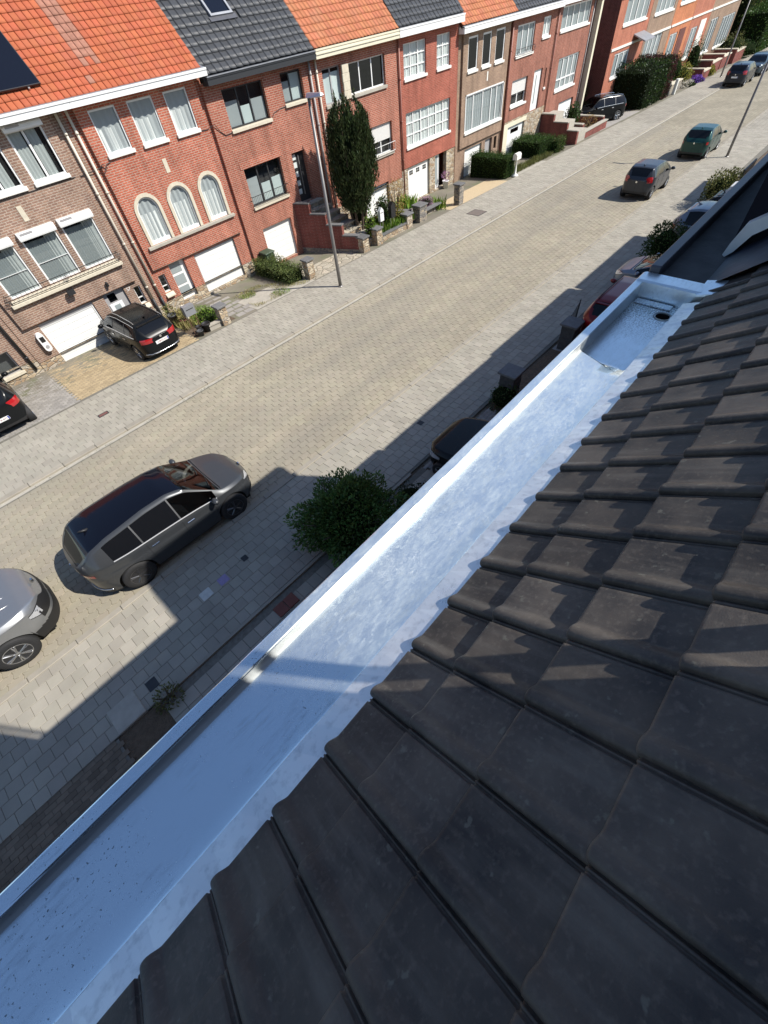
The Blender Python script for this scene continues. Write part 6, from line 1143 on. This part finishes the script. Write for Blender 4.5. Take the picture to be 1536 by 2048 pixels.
        g[:, :, 0] += nx_ * off; g[:, :, 1] += ny_ * off; g[:, :, 1] *= side; a_, b_ = g.shape[:2]; fs = [(p * b_ + q, (p + 1) * b_ + q, (p + 1) * b_ + q + 1, p * b_ + q + 1) for p in range(a_ - 1) for q in range(b_ - 1)]
        return raw(nm, g.reshape(-1, 3), np.array(fs), mt, t, smooth=True)
    for sd in (1, -1):
        yfr = lambda i: Rg[i, nr1 // 2, 0] / (W / 2)
        fi = [i for i in range(ns) if xs[i] > hlx and yfr(i) > S.get('hly', .42)]; ri = [i for i in range(ns) if xs[i] < tlx and yfr(i) > S.get('tly', .5)]; gi = [i for i in range(ns) if xs[i] > L / 2 - .3 and yfr(i) < S.get('grw', .62)]
        x0_ = xs[fi[0]]; x1_ = xs[fi[-1]]; ho = patch_on('headlight', 'lamp_clear', fi, lambda x: hlz[1] - (hlz[1] - hlz[0]) * (.25 + .75 * (x - x0_) / max(x1_ - x0_, .01)), lambda x: hlz[1], sd)
        patch_on('headlight_rim', 'plastic_black', fi, lambda x: hlz[1] - (hlz[1] - hlz[0]) * (.25 + .75 * (x - x0_) / max(x1_ - x0_, .01)) - .02, lambda x: hlz[1] + .015, sd, .004)
        patch_on('tail_light', 'lamp_red', ri, tlz[0], tlz[1], sd)
        if len(gi) > 1: patch_on('grille', 'plastic_black', gi, S.get('gr', (.42, .6))[0], S.get('gr', (.42, .6))[1], sd)
        ji = [i for i in range(ns) if xs[i] > L / 2 - .3 and yfr(i) < .8]; patch_on('bumper_intake', 'plastic_black', ji, .30, S.get('gr', (.42, .6))[0] - .08, sd, .005); bi = [i for i in range(ns) if xs[i] < -L / 2 + .3 and yfr(i) < .85]; patch_on('bumper_panel', 'plastic_black', bi, .28, .40, sd, .005)
    # underside and wheel housings
    b = MB(); b.box(-L / 2 + .3, L / 2 - .3, -W / 2 + .22, W / 2 - .22, .17, .55); b.box(rx + wr + .1, fx - wr - .1, -W / 2 + .1, W / 2 - .1, .2, .5); b.build('underbody', 'under', t)
    b = MB(); b.box(sgr + .3, sgf - .5, -W / 2 + .16, W / 2 - .16, .55, .78); b.build('cabin_floor', 'under', t)
    for sx in ((sgf + sgr) / 2 + .35, (sgf + sgr) / 2 - .55):
        for sy in (-1, 1): b = MB(); b.hexa([(sx - .1, sy * .37 - .22, .6), (sx + .35, sy * .37 - .22, .6), (sx + .35, sy * .37 + .22, .6), (sx - .1, sy * .37 + .22, .6), (sx - .28, sy * .37 - .19, Hh * .79), (sx - .14, sy * .37 - .19, Hh * .79), (sx - .14, sy * .37 + .19, Hh * .79), (sx - .28, sy * .37 + .19, Hh * .79)]); b.build('seat', 'seat_cloth', t)
    # wheels
    for wx in (fx, rx):
        for sy in (-1, 1):
            yw_ = sy * (W / 2 - .115); b = MB(); pr = [(wr * .60, -.10), (wr * .66, -.11), (wr * .93, -.105), (wr, -.075), (wr, .075), (wr * .93, .105), (wr * .66, .11), (wr * .60, .10)]
            b.lathe(pr, (wx, yw_, wr), 28, 'y'); wo = b.build('wheel', 'rubber', t, smooth=True)
            b = MB(); yo = yw_ + sy * .085; b.lathe([(wr * .64, 0), (wr * .66, sy * .02), (wr * .60, sy * .022), (wr * .57, -sy * .03)], (wx, yo, wr), 28, 'y')
            n5 = S.get('spokes', 5)
            for k in range(n5):
                for e in (-.11, .11):
                    a = 2 * math.pi * k / n5 + .3; p0 = (wx + .05 * math.cos(a), yo + sy * .012, wr + .05 * math.sin(a)); p1 = (wx + wr * .6 * math.cos(a + e), yo + sy * .010, wr + wr * .6 * math.sin(a + e)); b.tube([p0, p1], [.022, .017], 5)
            b.lathe([(.055, -.01), (.05, .022 * sy), (.001, .026 * sy)], (wx, yo, wr), 12, 'y'); b.build('rim', wheel, wo)
            b = MB(); b.lathe([(wr * .56, 0), (.001, 0.001)], (wx, yo - sy * .05, wr), 20, 'y'); b.build('brake_disc', 'under', wo)
            b = MB(); b.lathe([(wr + .06, -.12), (wr + .06, .10)], (wx, yw_, wr + .02), 24, 'y'); 
    def surf(x, z=None, side=1, j=None):
        i = int(np.clip(np.searchsorted(xs, x), 1, ns - 1)); r = Rg[i]
        if j is not None: return (x, side * r[j, 0], r[j, 1])
        k = int(np.argmin(np.abs(r[:nr1 + nr2, 1] - z))); return (x, side * r[k, 0], r[k, 1])
    # door seams, handles, mirrors, window trim
    doors = S.get('doors', ()); 
    for s in (-1, 1):
        for xd_ in doors:
            i = int(np.clip(np.searchsorted(xs, xd_), 1, ns - 1)); pts = [(xs[i], s * (Rg[i, j, 0] + .001), Rg[i, j, 1]) for j in range(2, nr1 + 1)]; b = MB(); b.tube(pts, .0045, 4); b.build('door_seam', 'plastic_black', t)
        for xd_ in S.get('handles', ()): p = surf(xd_, zb[int(np.searchsorted(xs, xd_))] - .11, s); b = MB(); b.bbox(p[0] - .09, p[0] + .09, p[1] - .012 if s < 0 else p[1] - .018, p[1] + .018 if s < 0 else p[1] + .012 + .012, p[2] - .016, p[2] + .016, .008); b.build('door_handle', 'chrome' if chrome else paint_, t)
        xm = S.get('mir', wsb - .28); p = surf(xm, zb[int(np.searchsorted(xs, xm))], s); b = MB(); c_ = (p[0] + .02, p[1] + s * .13, p[2] + .09); b.lathe([(.001, -.11)] + [(.075 * math.cos(a), .11 * math.sin(a)) for a in np.linspace(-1.3, 1.3, 7)] + [(.001, .11)], c_, 12, 'y'); b.tube([(p[0], p[1] - s * .03, p[2] + .01), (c_[0], c_[1] - s * .05, c_[2] - .04)], .022, 6); b.build('wing_mirror', S.get('mirmat', paint_), t, smooth=True)
        if chrome:
            ii = [i for i in range(ns) if sgr - .02 < xs[i] < sgf + .05]; b = MB(); b.tube([(xs[i], s * (Rg[i, nr1 + 1, 0] + .004), Rg[i, nr1 + 1, 1]) for i in ii[::2]], .013, 5); b.build('window_trim', 'trim_bright', t)
            if S.get('arc'): b = MB(); b.tube([(xs[i], s * (Rg[i, nr1 + nr2 - 1, 0] + .004), Rg[i, nr1 + nr2 - 1, 1]) for i in ii[::2]], .008, 5); b.build('window_trim', 'trim_bright', t)
        if rails:
            ii = [i for i in range(ns) if rwt + .05 < xs[i] < wst - .1]; b = MB(); b.tube([(xs[i], s * (Rg[i, nr1 + nr2, 0] - .05), Rg[i, nr1 + nr2 + 2, 1] + .035) for i in ii[::3]], .016, 6); b.build('roof_rail', rails, t)
    # panel lines over the bonnet and roof edge, wipers, aerial
    def line(pts, r_, nm, mt): b = MB(); b.tube(pts, r_, 5); return b.build(nm, mt, t, smooth=True)
    i = int(np.searchsorted(xs, wsb + .02)); line([(xs[i] + .02 * abs(q), q * Rg[i, nr1 + nr2, 0] * .98, float(np.interp(1 - abs(q), np.linspace(0, 1, nr3 + 1), Rg[i, nr1 + nr2:, 1])) + .004) for q in np.linspace(-1, 1, 17)], .012, 'bonnet_gap', 'plastic_black')
    if S.get('wiper', True):
        for y0_, y1_ in ((-.1, -.55), (.45, .0)): i2 = int(np.searchsorted(xs, wsb - .02)); line([(wsb - .0, y0_, zt[i] + .012), (wsb - .10, y1_, float(np.interp(wsb - .10, xs, zt)) + .012)], .008, 'wiper', 'plastic_black')
    ia = int(np.searchsorted(xs, rwt + .15)); b = MB(); b.tube([(rwt + .28, 0, zt[ia] - .01), (rwt + .17, 0, zt[ia] + .03), (rwt + .08, 0, zt[ia] + .075)], [.035, .03, .008], 6); b.build('roof_aerial', paint_ if not dr_ else 'plastic_black', t, smooth=True)
    # plates and badge
    def plate_at(xp, zp, ang, face):
        b = MB(); Mx = Matrix.Translation((xp, 0, zp)) @ Matrix.Rotation(ang, 4, 'Y'); pts = [Mx @ Vector(p) for p in [(0, -.26, -.055), (0, .26, -.055), (0, .26, .055), (0, -.26, .055)]]; k = Vector((face * .012, 0, 0)); b.hexa([tuple(p) for p in pts] + [tuple(p + k) for p in pts]); po = b.build('number_plate', 'plate', t)
        b = MB(); pts = [Mx @ Vector(p) for p in [(0, -face * -.255, -.05), (0, -face * -.215, -.05), (0, -face * -.215, .05), (0, -face * -.255, .05)]]; k2 = Vector((face * .0135, 0, 0)); b.hexa([tuple(p + k) for p in pts] + [tuple(p + k2) for p in pts]); b.build('country_band', 'plate_blue', po)
        if plate:
            o = text('plate_text', plate, .085, 'plate_text', (0, 0, 0), (0, 0, 0), po, .0008); rot = Matrix.Rotation(ang, 4, 'Y') @ Matrix(((0, 0, face, 0), (face, 0, 0, 0), (0, 1, 0, 0), (0, 0, 0, 1))); o.matrix_local = Matrix.Translation((xp + face * .0145, 0, zp)) @ rot
    i0 = 1
    def back_x(z): 
        c_ = [i for i in range(ns) if zl[i] <= z <= zt[i]]; return xs[c_[0]] if c_ else -L / 2
    pz = S.get('pz', .78)
    if S.get('plate', True): plate_at(back_x(pz) - .0, pz, 0, -1)
    b = MB(); b.lathe([(.045, -.02), (.04, .012), (.001, .014)], (back_x(pz + .17) - .005, 0, pz + .17), 14, 'x'); b.build('rear_badge', 'chrome', t)
    b = MB(); b.lathe([(.05, -.02), (.045, .012), (.001, .014)], (L / 2 - .01, 0, S.get('gr', (.42, .6))[1] + .03), 14, 'x'); b.build('front_badge', 'chrome', t)
    if S.get('bumper'):
        bz = S['bumper']; ii = [i for i in range(ns) if xs[i] < -L / 2 + .30]; pts = []
        for s in (1, -1):
            seq = ii[::-1] if s == 1 else ii
            for i in seq: k = int(np.argmin(np.abs(Rg[i, :nr1 + 1, 1] - bz))); pts.append((xs[i] - .006, s * (Rg[i, k, 0] + .004), max(bz, Rg[i, k, 1])))
        line(pts, .02, 'bumper_trim', 'alloy')
    if S.get('spoiler'):
        i = int(np.searchsorted(xs, rwt)); ww = Rg[i, nr1 + nr2, 0] * .93; b = MB(); b.hexa([(rwt - .07, -ww, zt[i] - .055), (rwt + .06, -ww, zt[i] - .05), (rwt + .06, ww, zt[i] - .05), (rwt - .07, ww, zt[i] - .055), (rwt - .07, -ww * .96, zt[i] - .03), (rwt + .06, -ww * .96, zt[i] - .004), (rwt + .06, ww * .96, zt[i] - .004), (rwt - .07, ww * .96, zt[i] - .03)]); b.build('spoiler', paint_ if not dr_ else 'plastic_black', t)
    return t
pm('glass_car2', (.006, .007, .009), .04, spec=.35); glassmat('glass_car3', (.24, .27, .28), .035); pm('seat_cloth', (.05, .05, .052), .9)
def suv(L=4.25, W=1.78, H=1.55, **k):
    d = dict(L=L, W=W, H=H, wb=L * .59, wr=.34, top=[(-L * .5, .62 * H), (-L * .485, .68 * H), (-L * .44, .80 * H), (-L * .375, .95 * H), (-L * .30, .985 * H), (-L * .05, H), (L * .08, .975 * H), (L * .14, .93 * H), (L * .285, .665 * H), (L * .31, .645 * H), (L * .43, .585 * H), (L * .475, .53 * H), (L * .5, .44 * H)],
             belt=[(-L * .5, .60 * H), (-L * .42, .64 * H), (-L * .2, .625 * H), (L * .2, .60 * H), (L * .3, .585 * H), (L * .43, .54 * H), (L * .5, .42 * H)], wsb=L * .285, wst=L * .105, rwt=-L * .385, rwb=-L * .468, sgf=L * .245, sgr=-L * .37, pillars=(L * .035, -L * .20), doors=(L * .20, L * .03, -L * .19), handles=(L * .07, -L * .15), hl=L * .43, hlz=(.42 * H, .52 * H), hly=.5, tl=-L * .44, tlz=(.52 * H, .63 * H), tly=.42, pz=.48 * H, gr=(.30 * H, .42 * H), clad=.27, bumper=.36, spoiler=True)
    d.update(k); return d
def hatch(L=3.3, W=1.55, H=1.40, **k):
    d = dict(L=L, W=W, H=H, wb=L * .66, wr=.275, top=[(-L * .5, .60 * H), (-L * .485, .68 * H), (-L * .455, .80 * H), (-L * .40, .955 * H), (-L * .30, .99 * H), (0, H), (L * .07, .97 * H), (L * .13, .92 * H), (L * .335, .67 * H), (L * .36, .655 * H), (L * .45, .57 * H), (L * .485, .50 * H), (L * .5, .40 * H)],
             belt=[(-L * .5, .58 * H), (-L * .42, .67 * H), (-L * .2, .645 * H), (L * .2, .61 * H), (L * .33, .59 * H), (L * .44, .53 * H), (L * .5, .38 * H)], wsb=L * .335, wst=L * .10, rwt=-L * .405, rwb=-L * .472, sgf=L * .30, sgr=-L * .36, pillars=(-L * .02, -L * .25), doors=(L * .24, -L * .025, -L * .24), handles=(L * .03, -L * .2), hl=L * .40, hlz=(.42 * H, .56 * H), hly=.5, tl=-L * .425, tlz=(.55 * H, .72 * H), tly=.6, pz=.45 * H, gr=(.24 * H, .36 * H), clad=.25, spoiler=False, tumble=.36)
    d.update(k); return d
def at_street(x, y): return (x, y, G(x) + .002)
def place(x, y, z): return (x, y, z)
# near grey crossover: rear wheel (-.90, 7.8), front wheel (1.61, 7.7)
car('grey_crossover', 'dark grey crossover with black glass roof parked at the near kerb', (.50, 8.40, G(.5) + .004), -.02, suv(4.20, 1.80, 1.58, nr1=26, wb=2.51, wr=.36, sm=14, plate=False, top=[(-2.10, .98), (-2.06, 1.08), (-1.93, 1.20), (-1.68, 1.42), (-1.3, 1.51), (-.4, 1.58), (.15, 1.575), (.5, 1.49), (1.14, 1.04), (1.25, 1.0), (1.8, .90), (2.0, .80), (2.10, .62)], belt=[(-2.10, .94), (-1.75, 1.08), (-1.1, 1.02), (.3, .95), (1.2, .92), (1.8, .84), (2.10, .60)], wsb=1.16, wst=.46, rwt=-1.66, rwb=-2.0, sgf=1.0, sgr=-1.42, pillars=(.10, -.78), doors=(.85, .08, -.80), handles=(.25, -.62), tl=-1.86, tlz=(.86, .95), tly=.4, tumble=.5, hlz=(.66, .80), droof='roof_glass', axo=.0, crease=True, spokes=5, mirmat='paint_grey', pr=6.5, qr=3.0, pf=4.6, qf=2.7), 'paint_grey', plate=None, wheel='alloy_dark', chrome=True, ns=150, group=None)
car('silver_pickup', 'silver off-roader with ribbed bonnet and black grille at the picture edge', (-4.55, 8.72, G(-4.5) + .004), 0.0, suv(4.5, 1.90, 1.75, nr1=30, wb=2.6, axo=-.05, wr=.39, clad=.52, pf=5.5, qf=3.2, top=[(-2.25, 1.1), (-2.2, 1.3), (-2.0, 1.6), (-1.7, 1.72), (-.3, 1.75), (.2, 1.7), (.95, 1.18), (1.0, 1.15), (1.9, 1.08), (2.15, .98), (2.25, .75)], belt=[(-2.25, 1.05), (-1.8, 1.12), (.9, 1.06), (1.85, .98), (2.25, .7)], wsb=.95, wst=.3, sgf=.85, gr=(.62, .92), grw=.8, hl=1.85, hlz=(.68, .9), hly=.72, spokes=6, mir=.65), 'paint_silver', wheel='alloy', group=None, ns=170)
car('small_black_car', 'small glossy black hatchback on the grey cobbled driveway', (-.95, 17.65, F_(-1, 17.6) + .025), math.pi / 2 - .02, hatch(2.75, 1.68, 1.5, wb=1.87, wr=.30, top=[(-1.375, .9), (-1.34, 1.02), (-1.22, 1.2), (-1.0, 1.42), (-.5, 1.5), (.1, 1.5), (.35, 1.42), (.95, .98), (1.05, .95), (1.25, .82), (1.375, .6)], belt=[(-1.375, .85), (-1.1, .98), (0, .95), (.9, .86), (1.375, .56)], wsb=.95, wst=.3, rwt=-1.02, rwb=-1.27, sgf=.8, sgr=-.95, pillars=(-.3,), doors=(.6, -.35), handles=(-.2,), tl=-1.08, tlz=(.82, 1.02), tly=.6, pz=.62, hl=1.05), 'paint_black', plate='1·WPX·671', wheel='alloy', group=None)
car('black_crossover', 'black crossover with chrome rear trim on the sandy driveway', (4.62, 18.15, F_(4.6, 18.2) + .025), math.pi / 2 + .06, suv(3.70, 1.62, 1.42, wr=.31, chrome=True, arc=True, pz=.70, tlz=(.76, .92)), 'paint_black', plate='2·BMG·217', wheel='alloy', rails='alloy', chrome=True, group=None)
car('grey_hatchback', 'small dark grey hatchback with red rear lamps parked at the near kerb', (30.15, 8.62, G(30.1) + .004), .01, hatch(3.35, 1.56, 1.42, plate=False), 'paint_slate', wheel='alloy', group=None)
car('green_hatchback', 'dark green rounded hatchback parked beside the near lamp post', (38.75, 8.58, G(38.7) + .004), .01, hatch(3.45, 1.6, 1.46, plate=False, rwb=-1.57, rwt=-1.25, tlz=(.75, .88), tly=.75, top=[(-1.725, .8), (-1.68, .92), (-1.58, 1.02), (-1.25, 1.36), (-.9, 1.43), (0, 1.46), (.3, 1.4), (1.05, .98), (1.2, .94), (1.55, .84), (1.725, .6)]), 'paint_green', wheel='aluminium', group=None)
car('dark_hatchback', 'dark blue hatchback with white plate straddling the far kerb', (64.2, 13.15, G(64.2) + .02), .02, hatch(4.2, 1.78, 1.5), 'paint_darkblue', wheel='alloy', plate=None, group=None)
car('petrol_saloon', 'petrol coloured car parked ahead of the dark blue hatchback', (70.3, 13.25, G(70.3) + .02), math.pi + .02, suv(4.6, 1.8, 1.42), 'paint_petrol', wheel='alloy', group=None)
car('black_estate', 'black estate car with silver bumper on the terrace end driveway', (46.6, 18.85, F_(46.6, 18.8) + .02), 2.62, suv(4.4, 1.8, 1.6), 'paint_black', wheel='alloy', rails='alloy', chrome=True, group=None)
car('black_saloon', 'black car nosing out of the shaded front yard under the gutter', (6.72, 2.95, G(6.7) + .025), math.pi / 2 + .02, hatch(4.0, 1.8, 1.42, hlz=(.46, .74), hl=1.35, hly=.55, wsb=.92, wst=.2, sgf=.75, darkws=True, top=[(-2, .8), (-1.9, .95), (-1.75, 1.1), (-1.4, 1.34), (0, 1.42), (.2, 1.38), (.92, .98), (1.02, .95), (1.7, .84), (1.92, .72), (2, .5)], belt=[(-2, .78), (-1.5, .92), (.8, .88), (1.7, .76), (2, .46)]), 'paint_black', wheel='alloy', group=None)
car('red_hatchback', 'dark red estate with black roof bars in the shaded front yard', (15.6, 3.75, G(15.6) + .02), 0.0, suv(4.2, 1.7, 1.5), 'paint_red', wheel='alloy', group=None, rails='plastic_black')
car('steel_blue_car', 'steel blue car nosing out beyond the red estate', (18.55, 3.15, G(18.5) + .02), math.pi / 2, hatch(4.2, 1.75, 1.42), 'paint_steel', wheel='alloy', group=None)
car('steel_blue_offroader', 'steel blue off-roader parked tail towards the street past the dark shrub', (23.3, 2.85, G(23.3) + .02), -math.pi / 2, suv(4.3, 1.8, 1.68), 'paint_steel', wheel='alloy', group=None)
car('dark_van', 'dark car carrying a white roof box in the last front yard', (25.9, 2.6, G(25.9) + .02), -math.pi / 2, suv(4.3, 1.75, 1.5), 'paint_black', wheel='alloy', group=None, rails='plastic_black')
t = thing('roof_box', 'white roof box carried on top of the dark car', 'roof box', (25.9, 3.0, G(25.9) + 1.6)); z = G(25.9) + 1.58; O = (25.9, 3.0, G(25.9) + 1.6); b = MB(O)
b.hexa([(25.45, 1.9, z), (26.35, 1.9, z), (26.3, 4.0, z), (25.5, 4.0, z), (25.5, 2.0, z + .22), (26.3, 2.0, z + .22), (26.25, 3.9, z + .20), (25.55, 3.9, z + .20)]); b.hexa([(25.5, 2.0, z + .22), (26.3, 2.0, z + .22), (26.25, 3.9, z + .20), (25.55, 3.9, z + .20), (25.6, 2.15, z + .34), (26.2, 2.15, z + .34), (26.15, 3.6, z + .32), (25.65, 3.6, z + .32)]); b.build('shell', 'white_pvc', t); b = MB(O); b.box(25.4, 26.4, 2.4, 2.45, z - .06, z); b.box(25.4, 26.4, 3.4, 3.45, z - .06, z); b.build('crossbar', 'plastic_black', t); b = MB(O); b.box(25.8, 26.0, 3.62, 3.72, z + .30, z + .325); b.build('latch', 'plastic_black', t)
# weeds and silt in the joints along the kerbs
def kerbline(x, y): return math.sin(x * 3.7) + math.sin(x * 1.3 + 2) + math.sin(x * 9.1) > .3
tufts('kerb_weeds', 'thin line of moss and weeds along the far kerb joint', -6, 20, 13.12, 13.20, 2600, .045, 'leaf_olive', zf=lambda x, y: G(x), dz=.0, keep=lambda x, y: kerbline(x, y) and abs(y - yf(x) - .02) < .04)
tufts('kerb_weeds', 'thin line of moss and weeds along the near kerb joint', -6, 12, 7.40, 7.66, 3600, .04, 'leaf_olive', zf=lambda x, y: G(x), dz=.0, keep=lambda x, y: kerbline(x + 5, y) and abs(y - yn(x) - .015) < .03)
# raised ribs on the silver bonnet
sv = [o for o in bpy.data.objects if o.name.startswith('silver_pickup')][0]
for yy in (-.42, -.14, .14, .42):
    b = MB(); b.tube([(1.05, yy * 1.05, 1.135), (1.5, yy, 1.112), (1.95, yy * .95, 1.05)], [.012, .022, .008], 8); b.build('bonnet_rib', 'paint_silver', sv, smooth=True)
